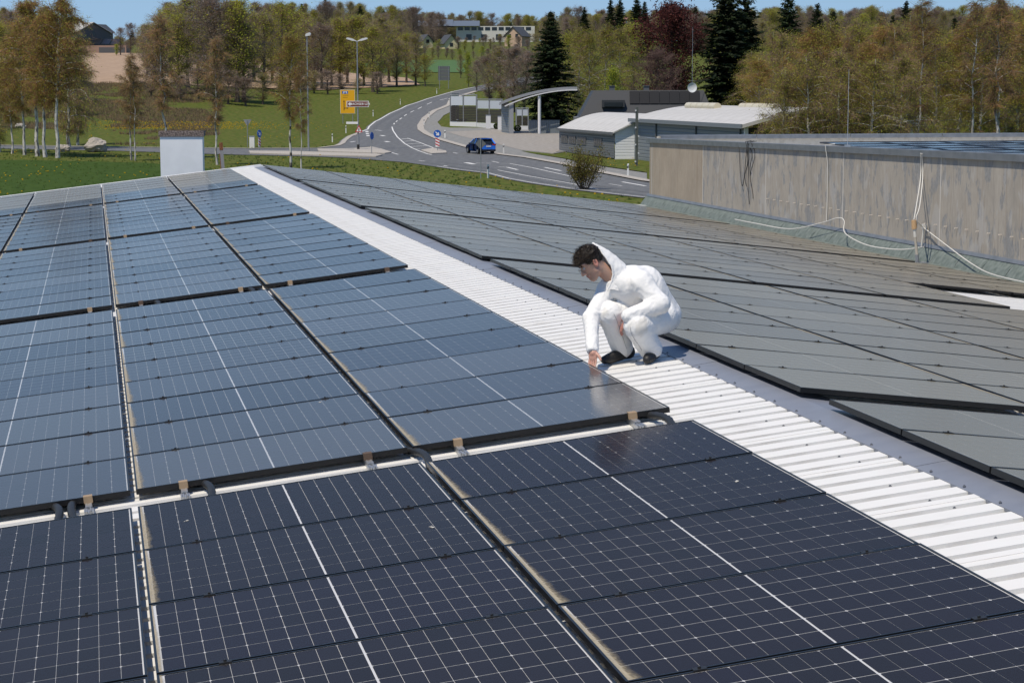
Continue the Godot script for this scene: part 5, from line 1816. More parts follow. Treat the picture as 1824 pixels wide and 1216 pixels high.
func build_neighbour() -> void:
	# concrete building along the right eave: panels, coping, flashing, flat roof behind a second parapet
	M.concrete = []
	for k in 3: M.concrete.append(weathered(60 + k, k == 0))
	M.joint = mat(C3(0.55, 0.53, 0.50), 0.9)
	M.coping = tri_mat(noise_tex(0.02, [C3(0.155, 0.17, 0.185), C3(0.185, 0.20, 0.22), C3(0.21, 0.225, 0.245)], [0.2, 0.5, 0.8], 256, 63, 4), 0.5, 0.45, 0.3)
	M.flash_green = tri_mat(noise_tex(0.02, [C3(0.09, 0.115, 0.105), C3(0.13, 0.16, 0.15), C3(0.19, 0.215, 0.205)], [0.2, 0.5, 0.85], 512, 64, 6), 0.6, 0.75, 0.0)
	M.render_cream = tri_mat(noise_tex(0.02, [C3(0.44, 0.40, 0.335), C3(0.54, 0.50, 0.43), C3(0.57, 0.53, 0.46)], [0.15, 0.5, 0.8], 512, 65, 6), 0.4, 0.9)
	M.membrane = mat(C3(0.72, 0.73, 0.75), 0.7)
	var b := thing("concrete_building", "flat roofed concrete building with grey coping beside the panel roof", "building", Vector3(12.35, -1.2, -43.6))
	var O := b.position
	var top := func(z: float) -> float: return 0.60 + (z + 43.6) * 0.0100    # underside of the coping
	var zs := [-43.6, -43.35, -38.45, -33.44, -28.43, -23.42, -18.41, -13.4, -8.4, -3.4]
	for i in zs.size() - 1:
		var mb := MB.new()
		var z0: float = zs[i] + 0.012
		var z1: float = zs[i + 1] - 0.012
		var y0: float = top.call(z0)
		var y1: float = top.call(z1)
		var P := [Vector3(12.35, -1.6, z0), Vector3(12.35, -1.6, z1), Vector3(12.35, y1, z1), Vector3(12.35, y0, z0)]
		var Q := []
		for p in P: Q.append(p + Vector3(0.16, 0, 0) - O)
		for k in 4: P[k] -= O
		mb.quad_uv(P[0], P[1], P[2], P[3], Vector2(0, 1), Vector2(absf(z1 - z0) / 5.0, 1), Vector2(absf(z1 - z0) / 5.0, 0), Vector2(0, 0)); mb.quad(Q[1], Q[0], Q[3], Q[2])
		mb.quad(Q[0], P[0], P[3], Q[3]); mb.quad(P[1], Q[1], Q[2], P[2]); mb.quad(P[3], P[2], Q[2], Q[3])
		put("wall_panel", mb.mesh(M.concrete[0] if i < 2 else M.concrete[1 + i % 2]), b)
	var jm := MB.new()
	for i in range(1, zs.size() - 1):
		var j := MB.new()
		var yt: float = top.call(zs[i])
		j.box(Vector3(12.354, (-1.0 + yt) / 2, zs[i]) - O, Vector3(0.014, yt + 1.0, 0.026))
		put("joint_seal", j.mesh(M.joint), b)
	# coping in lengths
	var z := -43.75
	var n := 0
	while z < -3.4:
		var z1 := minf(z + 3.0, -3.4)
		var mb := MB.new()
		var y0: float = top.call(z)
		var y1: float = top.call(z1 - 0.006)
		var pf := [Vector2(12.295, 0.0), Vector2(12.29, 0.13), Vector2(12.32, 0.14), Vector2(12.66, 0.120), Vector2(12.66, 0.02)]
		for k in pf.size() - 1:
			mb.quad(Vector3(pf[k].x, y0 + pf[k].y, z) - O, Vector3(pf[k].x, y1 + pf[k].y, z1 - 0.006) - O, Vector3(pf[k + 1].x, y1 + pf[k + 1].y, z1 - 0.006) - O, Vector3(pf[k + 1].x, y0 + pf[k + 1].y, z) - O)
		mb.quad(Vector3(12.66, y0 + 0.02, z) - O, Vector3(12.66, y1 + 0.02, z1) - O, Vector3(12.295, y1, z1) - O, Vector3(12.295, y0, z) - O)
		put("coping", mb.mesh(M.coping), b)
		z = z1
	# flashing: leaning green sheets with a grey cover strip
	z = -43.7
	var r := RandomNumberGenerator.new()
	r.seed = 3
	while z < -3.4:
		var z1 := z + r.randf_range(1.0, 1.15)
		var mb := MB.new()
		var o1 := r.randf_range(0.0, 0.012)
		var lo0 := Vector3(12.10, -1.215, z)
		var lo1 := Vector3(12.10, -1.215, z1 - 0.012)
		var hi0 := Vector3(12.325 - o1, -0.955, z)
		var hi1 := Vector3(12.325, -0.955, z1 - 0.012)
		var mid0 := lo0.lerp(hi0, 0.5) + Vector3(-0.012 + o1, 0.012, 0)
		var mid1 := lo1.lerp(hi1, 0.5) + Vector3(-0.012, 0.012, 0)
		mb.quad(lo0 - O, lo1 - O, mid1 - O, mid0 - O); mb.quad(mid0 - O, mid1 - O, hi1 - O, hi0 - O)
		mb.quad(lo0 + Vector3(-0.42, -0.01, 0) - O, lo1 + Vector3(-0.42, -0.01, 0) - O, lo1 - O, lo0 - O)
		put("flashing_sheet", mb.mesh(M.flash_green), b)
		z = z1
	var cs := MB.new()
	cs.quad(Vector3(12.29, -0.965, -43.72) - O, Vector3(12.29, -0.965, -3.4) - O, Vector3(12.325, -0.90, -3.4) - O, Vector3(12.325, -0.90, -43.72) - O)
	cs.quad(Vector3(12.325, -0.90, -43.72) - O, Vector3(12.325, -0.90, -3.4) - O, Vector3(12.36, -0.895, -3.4) - O, Vector3(12.36, -0.895, -43.72) - O)
	put("cover_strip", cs.mesh(M.coping), b)
	# body, flat roof and rear parapet
	var body := MB.new()
	body.box(Vector3(21.5, -1.95, -23.6) - O, Vector3(17.7, 4.6, 39.9))
	put("building_body", body.mesh(M.hall_wall), b)
	var mem := MB.new()
	mem.box(Vector3(21.5, 0.38, -23.6) - O, Vector3(17.9, 0.06, 39.9))
	put("roof_membrane", mem.mesh(M.membrane), b)
	# parapet across the far end, running off to the right
	var rp := MB.new()
	var A := Vector3(12.55, 0, -43.45)
	var B := Vector3(30.2, 0, -43.45)
	wall_box(rp, A + Vector3(0, -0.2, 0) - O, B + Vector3(0, -0.2, 0) - O, 0.2, 0.98)
	put("rear_parapet", rp.mesh(M.render_cream), b)
	for k in 6:
		var cp := MB.new()
		var xa := 12.6 + k * 2.95
		cp.box(Vector3(xa + 1.47, 0.80 , -43.45) - O, Vector3(2.935, 0.045, 0.36))
		cp.box(Vector3(xa + 1.47, 0.755, -43.28) - O, Vector3(2.935, 0.10, 0.012))
		put("parapet_cap", cp.mesh(M.coping), b)
	var ep := MB.new()
	wall_box(ep, Vector3(30.3, -0.2, -43.5) - O, Vector3(30.3, -0.2, -3.6) - O, 0.2, 0.98)
	put("side_parapet", ep.mesh(M.render_cream), b)
	# lightning rod on the coping
	var lr := MB.new()
	lr.tube([Vector3(12.5, 0.80, -28.6), Vector3(12.5, 2.55, -28.6)], [0.007, 0.004], 6)
	lr.box(Vector3(12.5, 0.88, -28.6), Vector3(0.10, 0.08, 0.10))
	tag(put("lightning_rod", lr.mesh(M.rail)), "thin upright lightning rod on the concrete wall coping", "lightning rod")
	# solar panels lying on that roof
	M.blue_pane = mat(C3(0.015, 0.022, 0.05), 0.12)
	var ff := MB.new()
	for sx in [-1.0, 1.0]:
		ff.box(Vector3(sx * 0.846, 0, 0), Vector3(0.03, 0.04, 1.13))
		ff.box(Vector3(0, 0, sx * 0.55), Vector3(1.66, 0.04, 0.03))
	var ffm := ff.mesh(M.frame)
	var fg := MB.new()
	fg.box(Vector3(0, 0.004, 0), Vector3(1.66, 0.008, 1.07))
	var fgm := fg.mesh(M.blue_pane)
	for k in 6:
		for j in 7:
			var t := thing("rooftop_panel", "bluish panel on flat neighbour roof, %s column from left, %s row from front" % [ORD[k], ORD[j]], "solar panel", Vector3(16.6 + k * 1.74, 0.53 + j * 0.026, -31.2 - j * 1.15), 0, "panels on the neighbour roof")
			t.rotation.x = deg_to_rad(1.3)
			put("frame", ffm, t)
			put("glass", fgm, t)
	var fs := MB.new()
	for k in 7: fs.box(Vector3(15.73 + k * 1.74, 0.46, -34.6), Vector3(0.05, 0.10, 8.1))
	tag(put("panel_stand", fs.mesh(M.rail)), "aluminium stand carrying the panels on the flat neighbour roof", "stand")
	# dowels in a row along the wall
	var dw := MB.new()
	dw.tube([Vector3(0.02, 0, 0), Vector3(-0.055, 0.0, 0), Vector3(-0.060, 0.002, 0)], [0.008, 0.008, 0.013], 8)
	var dm := dw.mesh(mat(C3(0.55, 0.50, 0.44), 0.8))
	var zd := -33.2
	var i := 0
	while zd < -18.6:
		var o := put("wall_anchor", dm, b, Vector3(12.35, -0.50 - 0.004 * (i % 3), zd) - O)
		zd += 0.46
		i += 1

func build_wall_fittings() -> void:
	# cables, soil vent pipe and bracket on the wall
	M.cable_black = mat(C3(0.03, 0.03, 0.032), 0.6)
	M.cable_white = mat(C3(0.60, 0.59, 0.56), 0.6)
	M.pipe_grey = mat(C3(0.42, 0.39, 0.34), 0.7)
	M.pipe_lead = mat(C3(0.22, 0.24, 0.27), 0.6, 0.3)
	M.pipe_tan = mat(C3(0.50, 0.33, 0.18), 0.75)
	var mb := MB.new()
	var rr := RandomNumberGenerator.new()
	rr.seed = 8
	for k in 4:
		var pts := []
		var rad := []
		for i in 16:
			var t := i / 15.0
			pts.append(Vector3(12.31 - 0.03 * sin(t * 9.0 + k) , 0.84 - 1.55 * t * [0.72, 1.0, 0.55, 0.9][k], -34.75 + k * 0.14 + 0.10 * sin(t * 7.0 + k * 2.0)))
			rad.append(0.009)
		pts[0] = Vector3(12.42, 0.86, pts[0].z); pts[1] = Vector3(12.25, 0.84, pts[1].z)
		mb.tube(pts, rad, 6)
	# hanging loop
	var lp := []
	var lr := []
	for i in 20:
		var t := i / 19.0
		lp.append(Vector3(12.30, 0.74 - 1.02 * sin(t * PI), -35.35 + 0.62 * t)); lr.append(0.009)
	mb.tube(lp, lr, 6)
	tag(put("cable_bundle", mb.mesh(M.cable_black)), "tangled black cables hanging over the coping of the concrete wall", "cables")
	var c2 := MB.new()
	c2.tube([Vector3(12.45, 0.92, -29.2), Vector3(12.24, 0.90, -29.25), Vector3(12.325, 0.5, -29.3), Vector3(12.332, -0.35, -29.3), Vector3(12.325, -0.80, -29.3)], [0.012, 0.012, 0.012, 0.012, 0.012], 6)
	tag(put("drop_cable", c2.mesh(M.cable_white)), "single grey cable running straight down the concrete wall", "cable")
	# vent pipe with clay coloured cowl
	var X := Vector3(11.75, -1.20, -23.05)
	var t := thing("vent_pipe", "leaning grey vent pipe with tan cowl beside the concrete wall", "pipe", X)
	var p1 := MB.new()
	p1.tube([Vector3(0, -0.05, 0), Vector3(-0.02, 0.17, 0)], [0.035, 0.035], 12)
	p1.box(Vector3(0.05, 0.01, 0), Vector3(0.24, 0.02, 0.24))
	put("lead_sleeve", p1.mesh(M.pipe_lead), t)
	var p2 := MB.new()
	p2.tube([Vector3(-0.02, 0.17, 0), Vector3(-0.065, 0.50, 0), Vector3(-0.066, 0.51, 0)], [0.028, 0.027, 0.033], 12)
	put("pipe", p2.mesh(M.pipe_grey), t)
	var p3 := MB.new()
	p3.tube([Vector3(-0.066, 0.51, 0), Vector3(-0.085, 0.67, 0)], [0.031, 0.031], 12)
	put("upper_pipe", p3.mesh(M.cable_white), t)
	var p4 := MB.new()
	p4.tube([Vector3(-0.085, 0.665, 0), Vector3(-0.088, 0.675, 0), Vector3(-0.098, 0.83, 0)], [0.046, 0.052, 0.052], 14)
	put("cowl", p4.mesh(M.pipe_tan), t)
	# white cables
	var W := [[Vector3(12.28, 0.86, X.z - 1.12), Vector3(12.32, 0.40, X.z - 1.14), X + Vector3(0.05, 1.06, -0.10), X + Vector3(-0.09, 0.84, 0.02), X + Vector3(-0.03, 0.78, 0.05), Vector3(12.27, X.y + 0.62, X.z - 0.95), Vector3(12.20, X.y + 0.36, X.z + 0.3), Vector3(12.06, X.y + 0.13, X.z + 1.7), Vector3(11.90, -1.16, X.z + 3.0), Vector3(11.75, -1.15, X.z + 5.5)],
		[Vector3(12.28, 0.86, X.z - 1.18), Vector3(12.31, 0.40, X.z - 1.22), X + Vector3(0.0, 1.06, -0.14), X + Vector3(-0.10, 0.84, 0.0)],
		[X + Vector3(0.20, 0.30, -0.2), Vector3(11.90, -1.03, X.z - 1.2), Vector3(11.80, -1.05, X.z - 2.6), Vector3(11.95, -0.92, X.z - 4.2), Vector3(12.20, -0.70, X.z - 4.9), Vector3(12.22, -0.66, X.z - 5.3), Vector3(12.10, -0.80, X.z - 5.9), Vector3(11.90, -1.04, X.z - 7.4), Vector3(11.80, -1.05, X.z - 9.5), Vector3(11.95, -1.08, X.z - 11.5)]]
	var wn := ["white cable from the vent cowl down to the right over the flashing", "short white cable looped from the coping into the vent cowl", "white cable snaking along the green flashing with an arched hump"]
	for k in 3:
		var cv := Curve3D.new()
		var a: Array = W[k]
		for i in a.size():
			var tn: Vector3 = (a[mini(i + 1, a.size() - 1)] - a[maxi(i - 1, 0)]) * 0.16
			cv.add_point(a[i], -tn, tn)
		var pts := []
		var rad := []
		var L := cv.get_baked_length()
		var nn := int(L / 0.12) + 2
		for i in nn:
			pts.append(cv.sample_baked(L * i / (nn - 1))); rad.append(0.011)
		var m := MB.new()
		m.tube(pts, rad, 7)
		tag(put("white_cable", m.mesh(M.cable_white)), wn[k], "cable", "white cables by the wall")
	var br := MB.new()
	br.box(Vector3(12.30, X.y + 0.64, X.z - 0.95), Vector3(0.09, 0.09, 0.06))
	br.tube([Vector3(12.28, X.y + 0.60, X.z - 0.95), Vector3(12.27, X.y + 0.25, X.z - 1.0)], [0.018, 0.018], 8)
	tag(put("wall_bracket", br.mesh(M.cable_white)), "small white bracket and conduit on the wall beside the vent pipe", "bracket")

func build_chimney() -> void:
	M.box_paint = tri_mat(noise_tex(0.01, [C3(0.78, 0.80, 0.83), C3(0.82, 0.84, 0.87)], [0.3, 0.7], 256, 71, 4), 0.6, 0.5)
	M.old_concrete = tri_mat(noise_tex(0.05, [C3(0.07, 0.055, 0.05), C3(0.16, 0.125, 0.115), C3(0.27, 0.225, 0.205)], [0.3, 0.5, 0.75], 256, 72, 5), 1.2, 0.95)
	var t := thing("metal_chimney", "light blue grey metal clad chimney with weathered concrete cap", "chimney", Vector3(-1.10, -0.9, -46.4), deg_to_rad(-6.0))
	var mb := MB.new()
	mb.box(Vector3(0, 0.55, 0), Vector3(1.22, 2.3, 0.95))
	put("cladding", mb.mesh(M.box_paint), t)
	var cp := MB.new()
	cp.box(Vector3(0, 1.78, 0), Vector3(1.30, 0.15, 1.01))
	for k in 9: cp.box(Vector3(-0.6 + k * 0.15, 1.855, 0.3 - 0.1 * (k % 4)), Vector3(0.12, 0.02 + 0.012 * (k % 3), 0.2), Basis(Vector3.UP, k * 0.7))
	put("cap", cp.mesh(M.old_concrete), t)
	var lg := MB.new()
	lg.box(Vector3(0, -1.9, 0), Vector3(1.1, 2.7, 0.85))
	put("shaft", lg.mesh(M.hall_wall), t)
	var rs := MB.new()
	rs.bar(Vector3(-0.55, -1.2, -46.2), Vector3(-0.85, 0.98, -46.2), 0.09, 0.07, Vector3(0, 0, 1))
	var o := thing("rusty_post", "leaning rusty steel post right of the metal chimney", "post", Vector3(0.32, -2.2, -46.2))
	var rm := MB.new()
	rm.bar(Vector3(0.0, -2.0, 0), Vector3(-0.30, 2.62, 0), 0.10, 0.06, Vector3(0, 0, 1))
	put("channel", rm.mesh(mat(C3(0.36, 0.34, 0.33), 0.6, 0.3)), o)
	var rm2 := MB.new()
	rm2.bar(Vector3(-0.298, 2.60, 0.002), Vector3(-0.312, 2.82, 0.002), 0.104, 0.066, Vector3(0, 0, 1))
	rm2.bar(Vector3(-0.060, -1.9, 0.0), Vector3(-0.350, 2.50, 0.0), 0.018, 0.064, Vector3(0, 0, 1))
	put("rust", rm2.mesh(tri_mat(noise_tex(0.06, [C3(0.10, 0.035, 0.015), C3(0.24, 0.085, 0.03), C3(0.32, 0.16, 0.08)], [0.25, 0.5, 0.8], 256, 73, 4), 1.5, 0.9)), o)

func P(u: float, d: float, y: float) -> Vector3:
	var p := CAM_POS + RGT * u + FWD * d
	p.y = y
	return p

func siding(mb: MB, a: Vector3, b: Vector3, h: float, pitch := 0.28) -> void:
	# horizontally corrugated cladding between plan points a and b, from a.y up to a.y + h
	var out := (b - a).cross(Vector3.UP).normalized()
	var n := maxi(1, int(h / pitch))
	for i in n:
		var y0 := h * i / n
		var y1 := h * (i + 0.72) / n
		var y2 := h * (i + 1.0) / n
		var o0 := out * 0.0
		var o1 := out * 0.05
		mb.quad(a + Vector3(0, y0, 0) + o1, b + Vector3(0, y0, 0) + o1, b + Vector3(0, y1, 0) + o1, a + Vector3(0, y1, 0) + o1)
		mb.quad(a + Vector3(0, y1, 0) + o1, b + Vector3(0, y1, 0) + o1, b + Vector3(0, y2, 0) + o0, a + Vector3(0, y2, 0) + o0)
		mb.quad(a + Vector3(0, y2, 0) + o0, b + Vector3(0, y2, 0) + o0, b + Vector3(0, y2, 0) + o1, a + Vector3(0, y2, 0) + o1)

func build_hall_and_gate() -> void:
	M.clad_grey = mat(C3(0.17, 0.175, 0.18), 0.5, 0.2)
	M.clad_light = mat(C3(0.76, 0.78, 0.81), 0.45, 0.0)
	M.clad_blue = mat(C3(0.19, 0.215, 0.24), 0.45, 0.15)
	M.roof_light = tri_mat(noise_tex(0.01, [C3(0.42, 0.41, 0.39), C3(0.50, 0.49, 0.47), C3(0.53, 0.52, 0.50)], [0.2, 0.5, 0.8], 256, 81, 4), 0.3, 0.6)
	M.dark_trim = mat(C3(0.12, 0.125, 0.13), 0.5, 0.2)
	M.glass_dark = mat(C3(0.02, 0.024, 0.028), 0.08)
	M.plinth = mat(C3(0.66, 0.66, 0.68), 0.8)
	M.skylight = mat(C3(0.58, 0.53, 0.40), 0.35)
	# small shed with a curved roof
	var s := thing("curved_shed", "low grey shed with curved pale roof beside the forecourt", "building", P(9.8, 185, -4.2))
	var O := s.position
	var a := P(5.1, 208, -4.1) - O
	var b := P(9.8, 185, -4.1) - O
	var c := P(12.3, 185.5, -4.1) - O
	var w := MB.new()
	siding(w, a, b, 2.25, 0.22)
	put("side_wall", w.mesh(M.clad_grey), s)
	var gm := MB.new()
	siding(gm, b + Vector3(0, 0.0, 0), c + Vector3(0, 0.0, 0), 2.35, 0.25)
	var dirbc := (c - b).normalized()
	var dirba := (a - b).normalized()
	# curved gable top
	var pf := PackedVector2Array([Vector2(0, 2.3)])
	for i in 9:
		var t := i / 8.0
		pf.append(Vector2(t * b.distance_to(c), 2.36 + 1.15 * sin(t * PI / 2)))
	pf.append(Vector2(b.distance_to(c), 2.3))
	gm.prism(pf, b, dirbc, Vector3.UP, 0.08)
	put("gable_wall", gm.mesh(M.clad_light), s)
	var pl := MB.new()
	pl.bar(b + Vector3(0, -0.32, 0), c + Vector3(0, -0.32, 0), 0.12, 0.64)
	put("plinth", pl.mesh(M.plinth), s)
	var rf := MB.new()
	var span := b.distance_to(c) + 3.0
	var over := -dirba * 0.35
	for i in 10:
		var t0 := i / 10.0
		var t1 := (i + 1) / 10.0
		var p0 := dirbc * (t0 * span - 0.35) + Vector3(0, 2.42 + 1.7 * sin(t0 * PI / 2), 0)
		var p1 := dirbc * (t1 * span - 0.35) + Vector3(0, 2.42 + 1.7 * sin(t1 * PI / 2), 0)
		rf.quad(b + over + p0, b + over + p1, a + p1, a + p0)
		rf.quad(b + over + p0 - Vector3(0, 0.12, 0), b + over + p1 - Vector3(0, 0.12, 0), b + over + p1, b + over + p0)
	put("curved_roof", rf.mesh(M.roof_light), s)
	var fa := MB.new()
	fa.bar(a + dirbc * -0.32 + Vector3(0, 2.33, 0), b + over + dirbc * -0.32 + Vector3(0, 2.33, 0), 0.08, 0.26)
	put("fascia", fa.mesh(M.dark_trim), s)
	for k in 4:
		var f0: float = [0.05, 0.20, 0.36, 0.66][k]
		var f1: float = [0.17, 0.33, 0.52, 0.80][k]
		var out := (b - a).cross(Vector3.UP).normalized() * 0.07
		var q0 := a.lerp(b, f0) + out
		var q1 := a.lerp(b, f1) + out
		var wn := MB.new()
		wn.bar(q0 + Vector3(0, 1.35, 0), q1 + Vector3(0, 1.35, 0), 0.06, 0.82)
		var fr := put("window", wn.mesh(M.dark_trim), s)
		for j in 4:
			var pn := MB.new()
			var e0 := q0.lerp(q1, (j + 0.08) / 4.0) + out * 0.5
			var e1 := q0.lerp(q1, (j + 0.92) / 4.0) + out * 0.5
			pn.bar(e0 + Vector3(0, 1.35, 0), e1 + Vector3(0, 1.35, 0), 0.02, 0.70)
			put("pane", pn.mesh(M.glass_dark), fr)
	# large vaulted hall
	var h := thing("vaulted_hall", "long grey hall with pale vaulted roof and yellowish skylights", "building", P(18, 150, -4.2))
	O = h.position
	a = P(11.6, 186, -4.2) - O
	b = P(18, 150, -4.2) - O
	c = P(31.2, 152.6, -4.2) - O
	dirbc = (c - b).normalized()
	dirba = (a - b).normalized()
	w = MB.new()
	siding(w, a, b, 3.55, 0.3)
	put("side_wall", w.mesh(M.clad_blue), h)
	fa = MB.new()
	fa.bar(a + dirbc * -0.5 + Vector3(0, 3.70, 0), b + dirbc * -0.5 - dirba * 0.6 + Vector3(0, 3.70, 0), 0.10, 0.34)
	put("fascia", fa.mesh(M.clad_blue), h)
	for k in 3:
		var dp := MB.new()
		var q := a.lerp(b, [0.25, 0.62, 0.97][k]) + (b - a).cross(Vector3.UP).normalized() * 0.12
		dp.tube([q, q + Vector3(0, 3.5, 0)], [0.07, 0.07], 8)
		put("downpipe", dp.mesh(M.dark_trim), h)
	rf = MB.new()
	span = b.distance_to(c) + 1.0
	for i in 16:
		var t0 := i / 16.0
		var t1 := (i + 1) / 16.0
		var p0 := dirbc * (t0 * span - 0.5) + Vector3(0, 3.85 + 1.25 * sin(t0 * PI), 0)
		var p1 := dirbc * (t1 * span - 0.5) + Vector3(0, 3.85 + 1.25 * sin(t1 * PI), 0)
		var ov := -dirba * 0.8
		rf.quad(b + ov + p0, b + ov + p1, a + p1, a + p0)
		rf.quad(b + ov + p0 - Vector3(0, 0.28, 0), b + ov + p1 - Vector3(0, 0.28, 0), b + ov + p1, b + ov + p0)
		rf.quad(b + ov + p0 - Vector3(0, 0.28, 0), a + p0 - Vector3(0, 0.28, 0), a + p1 - Vector3(0, 0.28, 0), b + ov + p1 - Vector3(0, 0.28, 0))
	put("vault_roof", rf.mesh(M.roof_light), h)
	gm = MB.new()
	gm.bar(b + Vector3(0, 1.8, 0), c + Vector3(0, 1.8, 0), 0.1, 3.6)
	put("gable_wall", gm.mesh(M.glass_dark), h)
	for k in 5:
		var ps := MB.new()
		var q := b.lerp(c, k / 4.0) - dirba * 0.12
		ps.bar(q, q + Vector3(0, 3.7, 0), 0.28, 0.28, dirba)
		put("gable_post", ps.mesh(M.clad_light), h)
	for k in 2:
		var sk := MB.new()
		for j in 5:
			var base: Vector3 = a.lerp(b, [0.12, 0.45][k] + j * 0.055) + dirbc * (4.2 + k * 1.6)
			var base2: Vector3 = a.lerp(b, [0.12, 0.45][k] + (j + 0.92) * 0.055) + dirbc * (4.2 + k * 1.6)
			base.y += 5.02; base2.y += 5.02
			sk.tube([base, base2], [0.36, 0.36], 10)
		put("skylight", sk.mesh(M.skylight), h)
	# steel mast with fittings at the junction of shed and hall
	var ms := thing("steel_mast", "dark lattice mast with small insulators in front of shed", "mast", P(10.65, 166, -4.25))
	var mm := MB.new()
	mm.box(Vector3(0, 2.55, 0), Vector3(0.20, 5.1, 0.20))
	put("post", mm.mesh(mat(C3(0.09, 0.10, 0.09), 0.7)), ms)
	for k in 7:
		var q := MB.new()
		q.box(Vector3(0.13 if k % 2 else -0.13, 0.5 + k * 0.72, 0.10), Vector3(0.10, 0.12, 0.10))
		put("insulator", q.mesh(M.plinth), ms)
	# slate roofed house
	M.slate = tri_mat(noise_tex(0.06, [C3(0.024, 0.027, 0.033), C3(0.036, 0.040, 0.048), C3(0.048, 0.052, 0.060)], [0.2, 0.5, 0.8], 512, 82, 5), 0.8, 0.6)
	var ho := thing("slate_house", "house with dark slate mansard roof and roof solar panels", "house", P(14.6, 228, -3.5))
	O = ho.position
	var body := MB.new()
	body.box(Vector3(0, 1.4, 0), Vector3(14.5, 2.8, 9.0), Basis(Vector3.UP, -YAW))
	put("wall", body.mesh(M.clad_grey), ho)
	var ro := MB.new()
	var bs := Basis(Vector3.UP, -YAW)
	var lo := [Vector3(-6.9, 2.7, 5.4), Vector3(8.6, 2.7, 5.4), Vector3(8.6, 2.7, -5.4), Vector3(-6.9, 2.7, -5.4)]
	var hi := [Vector3(-5.2, 5.85, 4.0), Vector3(7.4, 5.85, 4.0), Vector3(7.4, 5.85, -4.0), Vector3(-5.2, 5.85, -4.0)]
	for k in 4:
		var k2 := (k + 1) % 4
		ro.quad(bs * lo[k], bs * lo[k2], bs * hi[k2], bs * hi[k])
	ro.quad(bs * hi[0], bs * hi[1], bs * hi[2], bs * hi[3])
	ro.quad(bs * lo[3], bs * lo[2], bs * lo[1], bs * lo[0])
	put("roof", ro.mesh(M.slate), ho)
	var nrm := (Vector3(0, 3.15, -1.4)).normalized()
	for k in 7:
		var pv := MB.new()
		var up := Vector3(0, 3.15, -1.4).normalized()
		var ce := Vector3(-0.55 + k * 1.15, 5.02, 4.37) + Vector3(0, 0.03, 0.08)
		pv.box(bs * ce, Vector3(1.10, 0.05, 1.55), bs * Basis(Vector3(1, 0, 0), -up.cross(Vector3(1, 0, 0)).normalized() * -1.0, -up))
		put("roof_panel", pv.mesh(M.frame), ho)
	var dr := MB.new()
	dr.box(bs * Vector3(-3.0, 4.35, 4.7), Vector3(2.6, 0.8, 1.2), bs)
	put("dormer", dr.mesh(M.slate), ho)
	var dwn := MB.new()
	dwn.box(bs * Vector3(-3.0, 4.25, 5.32), Vector3(2.1, 0.45, 0.06), bs)
	put("dormer_window", dwn.mesh(M.glass_dark), ho)
	for k in 2:
		var ch := MB.new()
		ch.box(bs * Vector3([-2.9, 1.1][k], 6.05, 0), Vector3(0.62, 0.55, 0.6), bs)
		ch.box(bs * Vector3([-2.9, 1.1][k], 6.36, 0), Vector3(0.78, 0.07, 0.76), bs)
		put("chimney", ch.mesh(M.dark_trim), ho)
	var an := thing("antenna_mast", "thin antenna mast with round dish on slate house", "antenna", P(20.5, 222, 2.2))
	var am := MB.new()
	am.tube([Vector3(0, 0, 0), Vector3(0, 7.2, 0)], [0.026, 0.014], 6)
	am.bar(Vector3(-0.5, 1.2, 0), Vector3(0.4, 1.2, 0), 0.04, 0.04)
	put("mast", am.mesh(M.rail), an)
	var ds := MB.new()
	ds.lathe([Vector2(0, 0), Vector2(0.3, 0.03), Vector2(0.55, 0.12), Vector2(0.56, 0.15), Vector2(0.3, 0.06), Vector2(0, 0.03)], 20, Vector3(-0.1, 0.45, 0.2), Basis(Vector3(1, 0, 0), PI / 2))
	put("dish", ds.mesh(M.clad_light), an)
	# curved gateway
	M.gate_grey = mat(C3(0.30, 0.31, 0.33), 0.5, 0.2)
	var g := thing("curved_gateway", "gateway with arched grey canopy over the forecourt entrance", "gateway", P(0.3, 250.3, -3.2))
	var bsg := Basis(Vector3.UP, -YAW)
	var pil := MB.new()
	pil.box(bsg * Vector3(-0.35, 1.95, 0), Vector3(0.55, 4.1, 0.7), bsg)
	put("pillar", pil.mesh(M.gate_grey), g)
	var pw := MB.new()
	siding(pw, bsg * Vector3(-1.6, 0.0, -4.4), bsg * Vector3(-0.6, 0.0, 0.3), 4.1, 0.3)
	put("side_screen", pw.mesh(M.clad_blue), g)
	var cn := MB.new()
	for i in 14:
		var q := []
		for t in [i / 14.0, (i + 1) / 14.0]:
			var x: float = -1.9 + 10.0 * t
			var y: float = 4.05 + 2.0 * sin(pow(t, 0.9) * PI * 0.52)
			q.append(Vector3(x, y, 0))
		var fz := Vector3(0, 0, 0.45)
		var bz := Vector3(0, 0, -5.0)
		var th := Vector3(0, -0.34, 0)
		cn.quad(bsg * (q[0] + fz), bsg * (q[1] + fz), bsg * (q[1] + bz), bsg * (q[0] + bz))
		cn.quad(bsg * (q[0] + fz + th), bsg * (q[1] + fz + th), bsg * (q[1] + fz), bsg * (q[0] + fz))
		cn.quad(bsg * (q[0] + bz + th), bsg * (q[1] + bz + th), bsg * (q[1] + fz + th), bsg * (q[0] + fz + th))
	put("canopy", cn.mesh(M.gate_grey), g)
	var lip := MB.new()
	for i in 14:
		var q := []
		for t in [i / 14.0, (i + 1) / 14.0]: q.append(Vector3(-1.2 + 9.3 * t, 3.58 + 2.06 * sin(pow(t, 0.9) * PI * 0.52), 0.52))
		lip.bar(bsg * q[0], bsg * q[1], 0.10, 0.14)
	put("canopy_lip", lip.mesh(M.plinth), g)
	var col := MB.new()
	col.tube([bsg * Vector3(3.25, 0, 0.2), bsg * Vector3(3.25, 4.9, 0.2)], [0.20, 0.20], 12)
	put("column", col.mesh(M.plinth), g)
